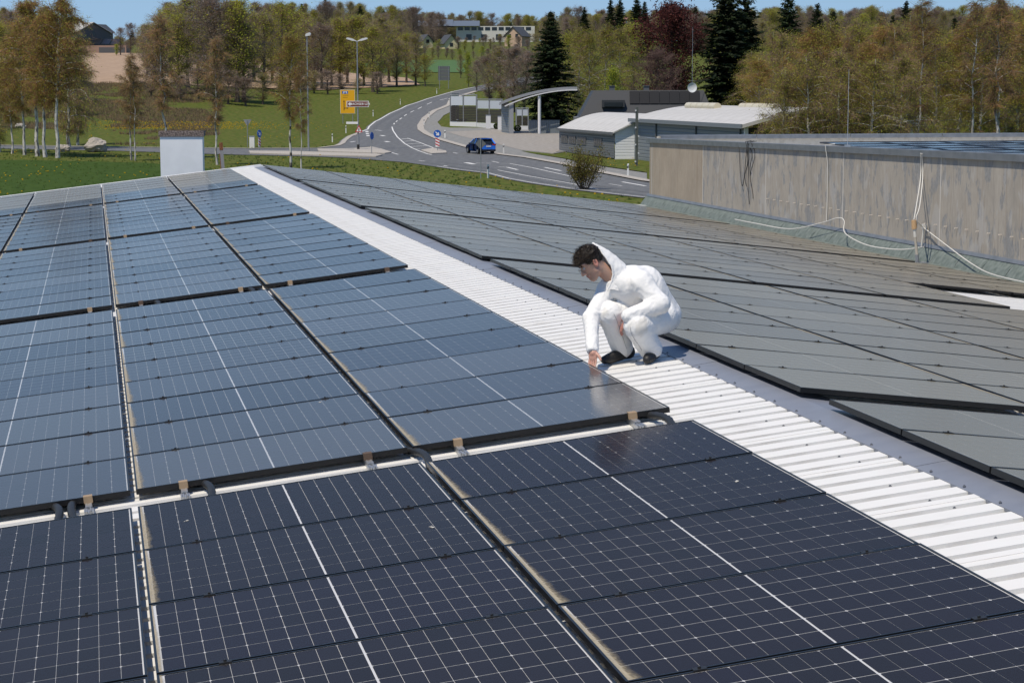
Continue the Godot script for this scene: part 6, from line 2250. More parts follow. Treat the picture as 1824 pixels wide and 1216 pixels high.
	# slat screens with glazed tops
	M.wood_dark = tri_mat(noise_tex(0.05, [C3(0.018, 0.016, 0.015), C3(0.034, 0.030, 0.028), C3(0.05, 0.045, 0.042)], [0.2, 0.5, 0.8], 256, 83, 4), 1.2, 0.8)
	M.frost = mat(C3(0.50, 0.54, 0.60), 0.3)
	var fence_names := ["dark slatted screen wall with pale glazed top, left of gateway", "dark slatted screen wall bay next to the gateway pillar", "short dark screen bay seen through the gateway", "farther screen bay rising behind the leftmost one"]
	var spans := [[-8.7, 276.6, -4.9, 273.1, 4.5], [-4.85, 273.1, -1.3, 264.7, 4.0], [0.6, 262, 2.2, 262, 3.1], [-8.6, 278, -8.2, 300, 4.6]]
	for k in 4:
		var q: Array = spans[k]
		var fa2 := ud(q[0], q[1])
		var fb := ud(q[2], q[3])
		fb.y = fa2.y
		var f := thing("slatted_screen", fence_names[k], "fence", fa2, 0, "screen walls by the forecourt")
		var A := Vector3(0, -0.2, 0)
		var B := fb - fa2 + Vector3(0, -0.2, 0)
		var H: float = q[4]
		var base := MB.new()
		base.bar(A + Vector3(0, 0.35, 0), B + Vector3(0, 0.35, 0), 0.22, 0.85)
		put("base_wall", base.mesh(M.plinth), f)
		var ns := 9
		for i in ns:
			var sl := MB.new()
			var y := 0.85 + (H * 0.66 - 0.85) * (i + 0.5) / ns
			sl.bar(A + Vector3(0, y, 0), B + Vector3(0, y, 0), 0.05, (H * 0.66 - 0.85) / ns * 0.86)
			put("slat", sl.mesh(M.wood_dark), f)
		for i in 2:
			var gl := MB.new()
			gl.bar(A.lerp(B, i * 0.5 + 0.03) + Vector3(0, H * 0.83, 0), A.lerp(B, i * 0.5 + 0.47) + Vector3(0, H * 0.83, 0), 0.04, H * 0.28)
			put("glazed_panel", gl.mesh(M.frost), f)
		for i in 3:
			var ps := MB.new()
			var e := A.lerp(B, i * 0.5)
			ps.bar(e, e + Vector3(0, H + 0.1, 0), 0.14, 0.14, Vector3(0, 0, 1))
			put("post", ps.mesh(M.gate_grey), f)
		var tp := MB.new()
		tp.bar(A + Vector3(0, H + 0.05, 0), B + Vector3(0, H + 0.05, 0), 0.16, 0.12)
		put("top_rail", tp.mesh(M.gate_grey), f)
	for k in 2:
		var gp := thing("entrance_pillar", ["white letterbox pillar before the screen wall", "white pillar at the right end of the screen wall"][k], "pillar", ud([-3.2, -1.55][k], [266.0, 262.0][k]))
		var pb := MB.new()
		pb.box(Vector3(0, 0.95, 0), Vector3(0.65, 1.9, 0.5), bsg)
		put("post", pb.mesh(M.plinth), gp)
		var pc := MB.new()
		pc.box(Vector3(0, 1.94, 0), Vector3(0.75, 0.08, 0.6), bsg)
		put("cap", pc.mesh(M.dark_trim), gp)
	var sg := thing("sliding_gate", "dark grey panel gate between the canopy column and shed", "gate", ud(2.2, 251.5))
	for i in 14:
		var sl := MB.new()
		sl.box(bsg * Vector3(0.13 + i * 0.285, 0.85, 0), Vector3(0.265, 1.6, 0.06), bsg)
		put("board", sl.mesh(M.clad_blue), sg)
	var gf := MB.new()
	gf.box(bsg * Vector3(2.0, 1.70, 0), Vector3(4.1, 0.08, 0.1), bsg)
	gf.box(bsg * Vector3(2.0, 0.03, 0), Vector3(4.1, 0.08, 0.1), bsg)
	put("gate_frame", gf.mesh(M.clad_blue), sg)
	for k in 2:
		var hb := MB.new()
		var r2 := RandomNumberGenerator.new()
		r2.seed = 40 + k
		for i in 900:
			var dv := Vector3(r2.randfn(), r2.randfn(), r2.randfn()).normalized()
			hb.col = [C3(0.05, 0.075, 0.015), C3(0.07, 0.10, 0.02), C3(0.035, 0.05, 0.012)][i % 3]
			leaf_quad(hb, Vector3(0, 0.45, 0) + dv * Vector3(0.5, 0.42, 0.5) * r2.randf_range(0.8, 1.03), 0.12, r2)
		var ho2 := thing("clipped_bush", ["round clipped bush under the gateway canopy", "small round bush at the screen wall foot"][k], "bush", ud([0.75, -2.0][k], [257.0, 264.0][k]))
		put("crown", hb.mesh(M.leafy, true), ho2)

func far_house(called: String, label: String, px: float, d: float, base_y: float, w: float, dp: float, wall_h: float, roof_h: float, turn: float, wm: Material, rm: Material, cols: int, rows: int) -> Node3D:
	var u := (px - 912.0) / 3455.0 * d
	var pos := P(u, d, CAM_POS.y + (165.0 - base_y) / 3455.0 * d)
	var o := thing(called, label, "house" if called == "house" else "building", pos, -YAW + turn)
	var mb := MB.new()
	mb.prism(PackedVector2Array([Vector2(-w / 2, -3), Vector2(w / 2, -3), Vector2(w / 2, wall_h), Vector2(0, wall_h + roof_h), Vector2(-w / 2, wall_h)]), Vector3(0, 0, -dp / 2), Vector3(1, 0, 0), Vector3(0, 1, 0), dp)
	put("wall", mb.mesh(wm), o)
	var rf := MB.new()
	for s in [-1.0, 1.0]:
		var e := Vector3(s * (w / 2 + 0.5), wall_h - 0.45 * roof_h / (w / 2), 0)
		var t := Vector3(0, wall_h + roof_h + 0.12, 0)
		var n := Vector3(-e.y + t.y, 0, 0)
		var up := Vector3(0, 0.18, 0)
		var f := Vector3(0, 0, dp / 2 + 0.5)
		rf.quad(e + f + up, t + f + up, t - f + up, e - f + up)
		rf.quad(e + f, t + f, t + f + up, e + f + up)
		rf.quad(e - f, e + f, e + f + up, e - f + up)
	put("roof", rf.mesh(rm), o)
	for j in rows:
		for i in cols:
			var wn := MB.new()
			wn.box(Vector3((i - (cols - 1) / 2.0) * w / (cols + 0.4), 1.6 + j * 2.7, dp / 2 + 0.03), Vector3(minf(1.3, w / cols * 0.5), 1.4, 0.08))
			put("window", wn.mesh(M.glass_dark), o)
	return o

func build_far_buildings() -> void:
	M.cream_wall = mat(C3(0.62, 0.55, 0.33), 0.9)
	M.white_wall = mat(C3(0.60, 0.59, 0.55), 0.9)
	M.dark_roof = mat(C3(0.055, 0.06, 0.07), 0.7)
	M.barn_dark = mat(C3(0.085, 0.09, 0.095), 0.7)
	M.barn_roof = mat(C3(0.40, 0.39, 0.37), 0.7)
	M.barn_brick = mat(C3(0.30, 0.20, 0.155), 0.9)
	M.blue_roof = mat(C3(0.11, 0.135, 0.175), 0.5)
	# school
	var sc := thing("school_building", "long white building with blue grey roof on the hillside", "building", P((880.0 - 912.0) / 3455.0 * 930.0, 930, CAM_POS.y + (165.0 - 67.0) / 3455.0 * 930.0), -YAW)
	var mb := MB.new()
	mb.box(Vector3(1.0, 1.2, 0), Vector3(37, 7.4, 12))
	put("wall", mb.mesh(M.white_wall), sc)
	for k in 2:
		var rf := MB.new()
		var xc: float = [-13.0, 8.0][k]
		var wd: float = [12.0, 29.0][k]
		rf.prism(PackedVector2Array([Vector2(-8.5, 4.9), Vector2(8.5, 4.9), Vector2(8.5, 5.4), Vector2(-1.5, 8.2 - k * 0.6)]), Vector3(xc - wd / 2, 0, 0), Vector3(0, 0, -1), Vector3(0, 1, 0), -wd)
		put("roof", rf.mesh(M.blue_roof), sc)
	for k in 11:
		var wn := MB.new()
		wn.box(Vector3(-15.5 + k * 3.2, 3.7, 6.05), Vector3(2.4, 1.5, 0.1))
		put("window", wn.mesh(M.glass_dark), sc)
	for k in 4:
		var wn := MB.new()
		wn.box(Vector3(-11.5 + k * 7.0, -0.2, 6.05), Vector3(2.6, 2.6, 0.1))
		put("entrance_window", wn.mesh(M.glass_dark), sc)
	far_house("house", "small cream gabled house left below the white school", 757, 760, 82, 4.6, 7, 1.6, 2.4, 0.5, M.cream_wall, M.dark_roof, 1, 1)
	far_house("house", "cream gabled house with round topped gable below school", 800, 750, 88, 5.4, 8, 2.2, 3.0, 0.35, M.cream_wall, M.dark_roof, 1, 1)
	far_house("house", "pinkish house half hidden by trees right of school", 922, 800, 72, 8, 7, 1.5, 3.5, -0.5, mat(C3(0.50, 0.36, 0.27), 0.9), M.dark_roof, 2, 1)
	far_house("house", "reddish roofed house on the skyline among conifers", 1098, 700, 55, 9, 7, 1.5, 2.5, 1.2, M.white_wall, mat(C3(0.20, 0.10, 0.075), 0.8), 2, 1)
	# farm
	far_house("barn", "grey farm barn with pale roof behind the brown field", 152, 625, 70, 12, 16, 2.0, 2.9, 0.75, M.barn_dark, M.barn_roof, 1, 1)
	far_house("barn", "dark tall barn with black gable behind the brown field", 181, 635, 68, 6.2, 9, 2.0, 2.2, -0.45, M.barn_dark, M.dark_roof, 1, 1)
	var fl := thing("farm_shed", "long low farm shed with solar panels on its roof", "building", P((190.0 - 912.0) / 3455.0 * 612.0, 612, CAM_POS.y + (165.0 - 97.0) / 3455.0 * 612.0), -YAW)
	var wl := MB.new()
	wl.box(Vector3(0, 1.2, -3), Vector3(15.0, 3.4, 6))
	put("wall", wl.mesh(M.barn_brick), fl)
	var wr := MB.new()
	wr.prism(PackedVector2Array([Vector2(-1.2, 2.7), Vector2(5.2, 5.0), Vector2(5.2, 4.8), Vector2(-1.2, 2.5)]), Vector3(-8, 0, 0), Vector3(0, 0, -1), Vector3(0, 1, 0), -16)
	put("roof", wr.mesh(M.barn_roof), fl)
	for k in 5:
		var pv := MB.new()
		pv.prism(PackedVector2Array([Vector2(0.2, 3.30), Vector2(5.0, 5.02), Vector2(5.0, 4.96), Vector2(0.2, 3.24)]), Vector3(-6.6 + k * 2.9, 0.05, 0), Vector3(0, 0, -1), Vector3(0, 1, 0), -2.4)
		put("roof_panel", pv.mesh(M.frame), fl)
	var op := MB.new()
	op.box(Vector3(3.0, 1.0, 0.05), Vector3(8.0, 2.6, 0.1))
	put("open_bay", op.mesh(M.barn_dark), fl)
	var lw := MB.new()
	lw.box(Vector3(-9.5, 0.6, 1.0), Vector3(5.0, 2.2, 4.0))
	put("annex", lw.mesh(M.white_wall), fl)

# ================================================================ street furniture, signs and the car
func disc(mb: MB, ce: Vector3, r: float, ax: Vector3, ay: Vector3, sides := 24) -> void:
	for i in sides:
		var a := TAU * i / sides
		var b := TAU * (i + 1) / sides
		mb.tri(ce, ce + (ax * cos(a) + ay * sin(a)) * r, ce + (ax * cos(b) + ay * sin(b)) * r)

func text(t: String, size: float, m: Material, bold := true) -> TextMesh:
	var f := SystemFont.new()
	f.font_names = PackedStringArray(["Droid Sans"])
	f.font_weight = 700 if bold else 400
	var tm := TextMesh.new()
	tm.text = t
	tm.font = f
	tm.font_size = 64
	tm.pixel_size = size / 46.0
	tm.depth = 0.012
	tm.curve_step = 4.0
	tm.material = m
	return tm

func build_street() -> void:
	M.galv = mat(C3(0.36, 0.37, 0.38), 0.45, 0.6)
	M.lamp_white = mat(C3(0.66, 0.67, 0.68), 0.4)
	M.post_white = mat(C3(0.74, 0.74, 0.72), 0.6)
	M.post_black = mat(C3(0.015, 0.015, 0.015), 0.6)
	M.sign_yellow = mat(C3(0.78, 0.40, 0.005), 0.5)
	M.sign_brown = mat(C3(0.16, 0.035, 0.025), 0.5)
	M.sign_white = mat(C3(0.75, 0.75, 0.74), 0.5)
	M.sign_blue = mat(C3(0.012, 0.10, 0.42), 0.45)
	M.sign_red = mat(C3(0.45, 0.02, 0.025), 0.45)
	M.ink = mat(C3(0.012, 0.012, 0.012), 0.7)
	M.sign_back = mat(C3(0.16, 0.165, 0.17), 0.6, 0.3)
	var X := RGT
	var Y := Vector3.UP
	var Z := -FWD
	var turn := -YAW
	# delineator posts
	var pb := MB.new()
	pb.prism(PackedVector2Array([Vector2(-0.06, -0.1), Vector2(0.06, -0.1), Vector2(0.06, 1.02), Vector2(-0.06, 0.98)]), Vector3(0, 0, -0.05), Vector3(1, 0, 0), Vector3(0, 1, 0), 0.10)
	var pbm := pb.mesh(M.post_white)
	var bb := MB.new()
	bb.prism(PackedVector2Array([Vector2(-0.063, 0.66), Vector2(0.063, 0.70), Vector2(0.063, 0.87), Vector2(-0.063, 0.83)]), Vector3(0, 0, -0.053), Vector3(1, 0, 0), Vector3(0, 1, 0), 0.106)
	var bbm := bb.mesh(M.post_black)
	var rb := MB.new()
	rb.box(Vector3(0, 0.765, 0.055), Vector3(0.045, 0.14, 0.006))
	var rbm := rb.mesh(mat(C3(0.4, 0.4, 0.4), 0.2))
	var where := ["on the grass left of the lamp junction", "below the yellow sign", "left roadside beyond the yellow sign", "left roadside halfway up the hill road", "left roadside near the grey board", "right roadside at the bend, nearer of two", "right roadside at the bend, farther of two", "right roadside at the screen wall corner", "on the footway left of the car", "on the footway right of the car", "at the near road edge beside the diamond sign", "on the footway before the concrete building", "at the left tip of the forecourt"]
	for k in POST_SPOTS.size():
		var p: Vector2 = POST_SPOTS[k]
		var o := thing("delineator_post", "white roadside post with black band " + where[k], "roadside post", ud(p.x, p.y), turn + 0.2 * sin(k * 3.0), "roadside delineator posts")
		put("post", pbm, o)
		put("black_band", bbm, o)
		put("reflector", rbm, o)
	# two headed street lamp
	var l2 := thing("street_lamp", "tall street lamp with two white heads on the traffic island", "street lamp", ud(-16.45, 208.6, 0.10), turn)
	var mb := MB.new()
	mb.tube([Vector3(0, 0, 0), Vector3(0, 1.4, 0), Vector3(0, 1.45, 0), Vector3(0, 11.5, 0)], [0.13, 0.13, 0.095, 0.06], 10)
	put("pole", mb.mesh(M.galv), l2)
	var sk := MB.new()
	sk.tube([Vector3(0, 0, 0), Vector3(0, 0.55, 0)], [0.145, 0.145], 10)
	put("base_sleeve", sk.mesh(M.post_black), l2)
	for s in [-1.0, 1.0]:
		var hd := MB.new()
		hd.tube([Vector3(0.05 * s, 11.45, 0), Vector3(0.35 * s, 11.6, 0)], [0.045, 0.05], 8)
		hd.prism(PackedVector2Array([Vector2(0.25 * s, 11.52), Vector2(0.40 * s, 11.72), Vector2(0.95 * s, 11.86), Vector2(1.15 * s, 11.80), Vector2(1.12 * s, 11.70), Vector2(0.45 * s, 11.50)]), Vector3(0, 0, -0.15), Vector3(1, 0, 0), Vector3(0, 1, 0), 0.30)
		put("lamp_head", hd.mesh(M.lamp_white), l2)
	# single headed lamp
	var l1 := thing("street_lamp", "slim single headed street lamp behind the reddish birch", "street lamp", ud(-21.3, 204.0), turn)
	mb = MB.new()
	mb.tube([Vector3(0, 0, 0), Vector3(0, 12.1, 0)], [0.10, 0.055], 10)
	put("pole", mb.mesh(M.galv), l1)
	var hd := MB.new()
	hd.prism(PackedVector2Array([Vector2(-0.14, 12.05), Vector2(-0.10, 12.3), Vector2(0.30, 12.45), Vector2(0.42, 12.3), Vector2(0.30, 12.12)]), Vector3(0, 0, -0.35), Vector3(1, 0, 0), Vector3(0, 1, 0), 0.7)
	put("lamp_head", hd.mesh(M.lamp_white), l1)
	# brown direction sign on the lamp pole
	var bs := thing("brown_sign", "brown direction sign with white lettering and left arrow on lamp pole", "sign", ud(-16.45, 208.6, 4.95) + Z * 0.12, turn)
	mb = MB.new()
	mb.box(Vector3(0.0, 0, 0), Vector3(2.36, 0.64, 0.04))
	put("white_border", mb.mesh(M.sign_white), bs)
	mb = MB.new()
	mb.box(Vector3(0.0, 0, 0.012), Vector3(2.22, 0.52, 0.04))
	put("panel", mb.mesh(M.sign_brown), bs)
	var ar := MB.new()
	ar.prism(PackedVector2Array([Vector2(-1.04, 0), Vector2(-0.84, 0.20), Vector2(-0.76, 0.13), Vector2(-0.83, 0.055), Vector2(-0.62, 0.055), Vector2(-0.62, -0.055), Vector2(-0.83, -0.055), Vector2(-0.76, -0.13), Vector2(-0.84, -0.20)]), Vector3(0, 0, 0.03), Vector3(1, 0, 0), Vector3(0, 1, 0), 0.012)
	put("arrow", ar.mesh(M.sign_white), bs)
	var tx := MeshInstance3D.new()
	tx.mesh = text("DACHSER LZH", 0.235, M.sign_white)
	tx.name = "lettering"
	tx.position = Vector3(0.26, 0, 0.04)
	bs.add_child(tx)
	# white name plate and warning triangle on the same pole
	var wp := thing("name_plate", "blank white name plate on the lamp pole below the brown sign", "sign", ud(-16.45, 208.6, 2.95) + Z * 0.12 - X * 0.62, turn)
	mb = MB.new()
	mb.box(Vector3(0, 0, 0), Vector3(1.26, 0.24, 0.03))
	put("plate", mb.mesh(M.sign_white), wp)
	var tri := thing("warning_sign", "red bordered warning triangle on the lamp pole", "sign", ud(-16.45, 208.6, 2.35) + Z * 0.13 + X * 0.10, turn)
	mb = MB.new()
	mb.prism(PackedVector2Array([Vector2(-0.42, -0.40), Vector2(0.42, -0.40), Vector2(0.0, 0.36)]), Vector3(0, 0, 0), X.rotated(Y, YAW), Y, 0.03)
	put("red_border", mb.mesh(M.sign_red), tri)
	mb = MB.new()
	mb.prism(PackedVector2Array([Vector2(-0.27, -0.31), Vector2(0.27, -0.31), Vector2(0.0, 0.19)]), Vector3(0, 0, 0.012), Vector3(1, 0, 0), Y, 0.03)
	put("white_field", mb.mesh(M.sign_white), tri)
	mb = MB.new()
	mb.prism(PackedVector2Array([Vector2(-0.045, -0.27), Vector2(0.045, -0.27), Vector2(0.06, -0.05), Vector2(0.0, 0.08), Vector2(-0.06, -0.05)]), Vector3(0, 0, 0.024), Vector3(1, 0, 0), Y, 0.03)
	put("symbol", mb.mesh(M.ink), tri)
	# yellow advance sign
	var ys := thing("yellow_sign", "large yellow road direction sign on two posts by the bank", "sign", ud(-24.0, 285.5), turn)
	for s in [-1.0, 1.0]:
		mb = MB.new()
		mb.tube([Vector3(0.72 * s, -0.3, -0.1), Vector3(0.72 * s, 4.9, -0.1)], [0.06, 0.06], 8)
		put("post", mb.mesh(M.galv), ys)
	mb = MB.new()
	mb.box(Vector3(0, 3.18, 0), Vector3(2.16, 3.46, 0.05))
	put("border", mb.mesh(M.sign_white), ys)
	mb = MB.new()
	mb.box(Vector3(0, 3.18, 0.010), Vector3(2.08, 3.38, 0.05))
	put("panel", mb.mesh(M.sign_yellow), ys)
	mb = MB.new()
	mb.box(Vector3(-0.35, 4.52, 0.022), Vector3(0.86, 0.40, 0.04))
	var bd := put("motorway_badge", mb.mesh(M.sign_blue), ys)
	mb = MB.new()
	mb.prism(PackedVector2Array([Vector2(-0.66, 4.36), Vector2(-0.52, 4.36), Vector2(-0.40, 4.62), Vector2(-0.36, 4.62), Vector2(-0.36, 4.50), Vector2(-0.33, 4.50), Vector2(-0.33, 4.62), Vector2(-0.28, 4.62), Vector2(-0.16, 4.36), Vector2(-0.02, 4.36), Vector2(-0.12, 4.56), Vector2(-0.05, 4.60), Vector2(-0.08, 4.66), Vector2(-0.62, 4.66), Vector2(-0.65, 4.60), Vector2(-0.56, 4.56)]), Vector3(0, 0, 0.030), Vector3(1, 0, 0), Y, 0.016)
	put("motorway_symbol", mb.mesh(M.sign_white), bd)
	mb = MB.new()
	mb.box(Vector3(-0.52, 2.55, 0.030), Vector3(0.10, 1.30, 0.02))
	mb.prism(PackedVector2Array([Vector2(-0.64, 3.16), Vector2(-0.40, 3.16), Vector2(-0.52, 3.42)]), Vector3(0, 0, 0.022), Vector3(1, 0, 0), Y, 0.018)
	mb.box(Vector3(-0.26, 2.24, 0.030), Vector3(0.42, 0.09, 0.02))
	mb.prism(PackedVector2Array([Vector2(-0.06, 2.13), Vector2(0.12, 2.24), Vector2(-0.06, 2.35)]), Vector3(0, 0, 0.022), Vector3(1, 0, 0), Y, 0.018)
	put("route_arrows", mb.mesh(M.ink), ys)
	# the place names are too small to read: short dark strokes
	mb = MB.new()
	var q := RandomNumberGenerator.new()
	q.seed = 2
	for row in [[-0.70, 4.10, 8], [-0.70, 3.80, 7], [-0.18, 2.72, 3], [-0.10, 2.42, 8]]:
		for i in row[2]:
			var hh: float = 0.10 if i % 3 else 0.15
			mb.box(Vector3(row[0] + i * 0.105 + 0.03, row[1] + hh / 2 - 0.05, 0.036), Vector3(0.022, hh, 0.012))
			mb.box(Vector3(row[0] + i * 0.105 + 0.065, row[1] - 0.035 + 0.04 * (i % 2), 0.036), Vector3(0.055, 0.022, 0.012))
	put("place_names", mb.mesh(M.ink), ys)
	# grey back of a large board farther up the road
	var gb := thing("sign_board", "grey back of a large road sign board on two posts uphill", "sign", ud(-14.3, 413.0), turn + 0.15)
	for s in [-1.0, 1.0]:
		mb = MB.new()
		mb.tube([Vector3(0.95 * s, -0.6, 0.06), Vector3(0.95 * s, 4.75, 0.06)], [0.07, 0.07], 8)
		put("post", mb.mesh(M.galv), gb)
	for i in 4:
		mb = MB.new()
		mb.box(Vector3(0, 2.13 + i * 0.73, 0), Vector3(2.5, 0.69, 0.05))
		put("board", mb.mesh(M.sign_back), gb)
	mb = MB.new()
	mb.box(Vector3(0, 1.76, 0), Vector3(2.56, 0.04, 0.08)); mb.box(Vector3(0, 4.70, 0), Vector3(2.56, 0.04, 0.08))
	put("frame", mb.mesh(M.galv), gb)
	# back of the yield sign
	var yb := thing("yield_sign", "grey back of a yield sign on its pole by side road", "sign", ud(-29.36, 216.5), turn)
	mb = MB.new()
	mb.tube([Vector3(0, -0.2, 0), Vector3(0, 3.0, 0)], [0.045, 0.045], 8)
	put("pole", mb.mesh(M.galv), yb)
	mb = MB.new()
	mb.prism(PackedVector2Array([Vector2(-0.45, 3.05), Vector2(0.45, 3.05), Vector2(0, 2.27)]), Vector3(0, 0, -0.08), Vector3(1, 0, 0), Y, 0.03)
	put("plate", mb.mesh(M.galv), yb)
	var eb := thing("utility_box", "small pale utility cabinet beside the yield sign", "cabinet", ud(-28.7, 215.2), turn)
	mb = MB.new()
	mb.box(Vector3(0, 0.62, 0), Vector3(0.55, 1.25, 0.4))
	put("cabinet", mb.mesh(M.post_white), eb)
	mb = MB.new()
	mb.box(Vector3(0, 1.27, 0), Vector3(0.62, 0.06, 0.46))
	put("lid", mb.mesh(M.galv), eb)
	# keep right signs with striped beacons
	var kr := [["keep_right_sign", "round blue keep right sign above a striped beacon on island", -7.85, 205.7, 0.48, 0.0], ["keep_right_sign", "narrow blue sign above a red striped beacon on side road", -26.8, 206.5, 0.30, 0.55]]
	for k in 2:
		var w: Array = kr[k]
		var o := thing(w[0], w[1], "sign", ud(w[2], w[3], 0.12), turn + (1.1 if k == 1 else 0.0))
		mb = MB.new()
		mb.tube([Vector3(0, -0.1, 0), Vector3(0, 2.2, 0)], [0.04, 0.04], 8)
		put("pole", mb.mesh(M.galv), o)
		mb = MB.new()
		mb.tube([Vector3(0, 1.78, 0.05), Vector3(0, 1.78, 0.075)], [0.40, 0.40], 28)
		put("blue_disc", mb.mesh(M.sign_blue), o)
		mb = MB.new()
		mb.prism(PackedVector2Array([Vector2(-0.22, 0.16), Vector2(-0.15, 0.23), Vector2(0.06, 0.02), Vector2(0.06, 0.14), Vector2(0.16, 0.14), Vector2(0.20, -0.20), Vector2(-0.14, -0.16), Vector2(-0.14, -0.06), Vector2(-0.02, -0.06)]), Vector3(0, 1.78, 0.074), Vector3(1, 0, 0), Y, 0.01)
		put("arrow", mb.mesh(M.sign_white), o)
		mb = MB.new()
		mb.box(Vector3(0, 0.88, 0.06), Vector3(0.42, 0.95, 0.03))
		var be := put("beacon", mb.mesh(M.sign_white), o)
		for i in 3:
			mb = MB.new()
			var yy := 0.50 + i * 0.30
			mb.prism(PackedVector2Array([Vector2(-0.21, yy + 0.14), Vector2(0.21, yy - 0.06), Vector2(0.21, yy + 0.08), Vector2(-0.21, yy + 0.28)]), Vector3(0, 0, 0.076), Vector3(1, 0, 0), Y, 0.006)
			put("stripe", mb.mesh(M.sign_red), be)
	# blue sign seen edge on beside the lamp island
	var bl := thing("blue_sign", "blue sign seen nearly edge on beside the lamp island", "sign", ud(-14.3, 198.6), turn + 1.15)
	mb = MB.new()
	mb.tube([Vector3(0, 0, 0), Vector3(0, 2.4, 0)], [0.04, 0.04], 8)
	put("pole", mb.mesh(M.galv), bl)
	mb = MB.new()
	mb.tube([Vector3(0, 1.95, 0.04), Vector3(0, 1.95, 0.07)], [0.38, 0.38], 24)
	put("disc", mb.mesh(M.sign_blue), bl)
	# diamond sign back on a tall pole in the near verge
	var ds := thing("diamond_sign", "grey back of a diamond road sign on a near verge pole", "sign", ud(-2.29, 143.5), turn)
	mb = MB.new()
	mb.tube([Vector3(0, -0.2, 0), Vector3(0, 3.0, 0)], [0.035, 0.035], 8)
	put("pole", mb.mesh(M.galv), ds)
	mb = MB.new()
	mb.prism(PackedVector2Array([Vector2(-0.40, 2.55), Vector2(0, 2.15), Vector2(0.40, 2.55), Vector2(0, 2.95)]), Vector3(0, 0, -0.07), Vector3(1, 0, 0), Y, 0.02)
	put("plate", mb.mesh(M.sign_back), ds)
	# boulders
	M.rock = tri_mat(noise_tex(0.03, [C3(0.22, 0.20, 0.18), C3(0.36, 0.33, 0.29), C3(0.44, 0.40, 0.36)], [0.2, 0.5, 0.8], 512, 91, 6), 0.6, 0.95)
	var rn := FastNoiseLite.new()
	rn.seed = 4; rn.frequency = 0.9; rn.fractal_octaves = 4
	var rl := ["large grey boulder beside the side road, right one", "smaller pale boulder left of the large one", "small boulder on the bank among the birches"]
	var rs := [[-44.14, 206.5, Vector3(1.15, 0.80, 0.9)], [-47.7, 207.0, Vector3(0.80, 0.45, 0.6)], [-68.0, 270.0, Vector3(0.75, 0.4, 0.5)]]
	for k in 3:
		mb = MB.new()
		mb.ball(Vector3.ZERO, Vector3.ONE, 26, 18)
		for i in mb.v.size():
			var p := mb.v[i]
			var t := 1.0 + 0.38 * rn.get_noise_3d(p.x + k * 5.0, p.y, p.z) + 0.12 * rn.get_noise_3d(p.x * 4.0, p.y * 4.0, p.z * 4.0 + k)
			mb.v[i] = p * t * (rs[k][2] as Vector3)
		for i in range(0, mb.v.size(), 3):
			var nn := (mb.v[i + 2] - mb.v[i]).cross(mb.v[i + 1] - mb.v[i]).normalized()
			for j in 3: mb.n[i + j] = nn
		tag(put("boulder", mb.mesh(M.rock), null, ud(rs[k][0], rs[k][1], float(rs[k][2].y) * 0.75)), rl[k], "boulder", "boulders by the side road")

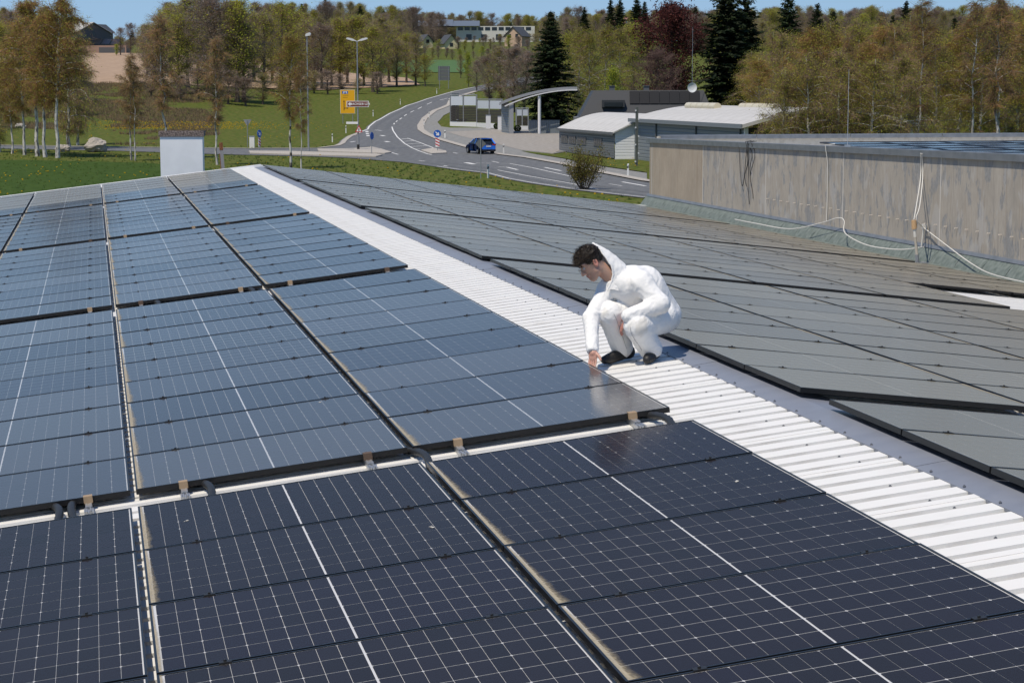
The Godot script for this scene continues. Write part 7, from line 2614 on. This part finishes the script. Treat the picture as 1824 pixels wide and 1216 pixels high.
func build_car() -> void:
	M.car_blue = mat(C3(0.018, 0.18, 0.78), 0.3, 0.0)
	M.car_blue.clearcoat_enabled = true
	M.car_blue.clearcoat = 1.0
	M.car_blue.clearcoat_roughness = 0.05
	M.car_black = mat(C3(0.015, 0.015, 0.016), 0.6)
	M.car_glass = mat(C3(0.012, 0.014, 0.017), 0.06)
	M.tail_red = mat(C3(0.35, 0.012, 0.02), 0.2)
	M.rim = mat(C3(0.30, 0.30, 0.31), 0.35, 0.8)
	M.plate = mat(C3(0.72, 0.72, 0.70), 0.6)
	var o := thing("car", "blue compact car seen from behind at the junction", "car", ud(-3.25, 201.2, 0.05), -YAW + deg_to_rad(24))
	# local: z towards the rear (towards the viewer), x right, y up
	var sec := [[-2.10, 0.62, 0.45, 0.72], [-2.0, 0.80, 0.32, 0.86], [-1.5, 0.89, 0.24, 0.98], [-0.7, 0.92, 0.22, 1.04], [0.6, 0.93, 0.22, 1.06], [1.5, 0.92, 0.24, 1.06], [1.95, 0.88, 0.28, 1.02], [2.12, 0.80, 0.36, 0.94], [2.16, 0.74, 0.45, 0.86]]
	var ring := func(s: Array) -> Array:
		var a := []
		for i in 20:
			var an := TAU * i / 20.0
			var cx := cos(an)
			var sy := sin(an)
			var ex := signf(cx) * pow(absf(cx), 0.42)
			var eyy := signf(sy) * pow(absf(sy), 0.5)
			a.append(Vector3(ex * s[1], (s[2] + s[3]) / 2 + eyy * (s[3] - s[2]) / 2, s[0]))
		return a
	var loft := func(mb: MB, secs: Array) -> void:
		var prev := []
		for s in secs:
			var r: Array = ring.call(s)
			if prev.size():
				for i in 20:
					var j := (i + 1) % 20
					var ce := Vector3(0, (s[2] + s[3]) / 2, s[0])
					mb.quad_n(prev[i], r[i], r[j], prev[j], (prev[i] - ce).normalized(), (r[i] - ce).normalized(), (r[j] - ce).normalized(), (prev[j] - ce).normalized())
			prev = r
		var last: Array = ring.call(secs[secs.size() - 1])
		var ce2: Vector3 = Vector3(0, (secs[secs.size() - 1][2] + secs[secs.size() - 1][3]) / 2, secs[secs.size() - 1][0])
		for i in 20: mb.tri(ce2, last[i], last[(i + 1) % 20])
		var first: Array = ring.call(secs[0])
		var ce1: Vector3 = Vector3(0, (secs[0][2] + secs[0][3]) / 2, secs[0][0])
		for i in 20: mb.tri(ce1, first[(i + 1) % 20], first[i])
	var mb := MB.new()
	loft.call(mb, sec)
	put("body", mb.mesh(M.car_blue), o)
	# greenhouse: glass with a painted roof and pillars
	var gl := MB.new()
	var lo := [Vector3(-0.80, 1.00, -0.95), Vector3(0.80, 1.00, -0.95), Vector3(0.82, 1.02, 1.95), Vector3(-0.82, 1.02, 1.95)]
	var hi := [Vector3(-0.58, 1.50, -0.25), Vector3(0.58, 1.50, -0.25), Vector3(0.60, 1.53, 1.45), Vector3(-0.60, 1.53, 1.45)]
	for k in 4:
		var k2 := (k + 1) % 4
		gl.quad(lo[k], hi[k], hi[k2], lo[k2])
	put("windows", gl.mesh(M.car_glass), o)
	var rf := MB.new()
	loft.call(rf, [[-0.30, 0.52, 1.48, 1.54], [0.0, 0.60, 1.46, 1.60], [0.8, 0.63, 1.46, 1.62], [1.40, 0.62, 1.46, 1.60], [1.66, 0.56, 1.50, 1.575]])
	put("roof", rf.mesh(M.car_blue), o)
	for s in [-1.0, 1.0]:
		for pz in [[Vector3(0.815 * s, 1.01, 1.98), Vector3(0.60 * s, 1.53, 1.47)], [Vector3(0.80 * s, 1.0, 0.45), Vector3(0.60 * s, 1.52, 0.5)], [Vector3(0.80 * s, 1.0, -0.98), Vector3(0.58 * s, 1.5, -0.27)]]:
			var pl := MB.new()
			pl.bar(pz[0], pz[1], 0.13 if pz[0].z > 1.0 else 0.07, 0.06, Vector3(0, 0, 1))
			put("pillar", pl.mesh(M.car_blue), o)
		var tl := MB.new()
		tl.prism(PackedVector2Array([Vector2(0.42 * s, 0.90), Vector2(0.83 * s, 0.88), Vector2(0.86 * s, 1.03), Vector2(0.50 * s, 1.02)]), Vector3(0, 0, 2.02), Vector3(1, 0, 0), Vector3(0, 1, 0), 0.12)
		put("tail_light", tl.mesh(M.tail_red), o)
		var mr := MB.new()
		mr.ball(Vector3(0.99 * s, 1.05, -0.55), Vector3(0.11, 0.08, 0.07), 10, 6)
		put("mirror", mr.mesh(M.car_black), o)
		for z in [-1.32, 1.30]:
			var wh := Node3D.new()
			wh.name = "wheel"
			o.add_child(wh, true)
			var ty := MB.new()
			ty.tube([Vector3(0.66 * s, 0.33, z), Vector3(0.68 * s, 0.33, z), Vector3(0.88 * s, 0.33, z), Vector3(0.90 * s, 0.33, z)], [0.30, 0.335, 0.335, 0.30], 22)
			put("tyre", ty.mesh(M.car_black), wh)
			var rm := MB.new()
			rm.tube([Vector3(0.80 * s, 0.33, z), Vector3(0.905 * s, 0.33, z)], [0.22, 0.20], 16)
			put("rim", rm.mesh(M.rim), wh)
	var bp := MB.new()
	loft.call(bp, [[1.75, 0.84, 0.22, 0.46], [2.10, 0.84, 0.24, 0.50], [2.20, 0.76, 0.28, 0.46]])
	put("bumper", bp.mesh(M.car_black), o)
	var np := MB.new()
	np.box(Vector3(0, 0.78, 2.175), Vector3(0.52, 0.12, 0.02))
	put("number_plate", np.mesh(M.plate), o)
	var sp := MB.new()
	sp.bar(Vector3(-0.56, 1.575, 1.62), Vector3(0.56, 1.575, 1.62), 0.22, 0.04)
	put("spoiler", sp.mesh(M.car_blue), o)

func _ready() -> void:
	build_camera_and_light()
	build_roof()
	build_ground()
	build_panels()
	build_mounting()
	build_neighbour()
	build_wall_fittings()
	build_chimney()
	build_trees()
	build_hall_and_gate()
	build_far_buildings()
	build_street()
	build_car()
	build_person()
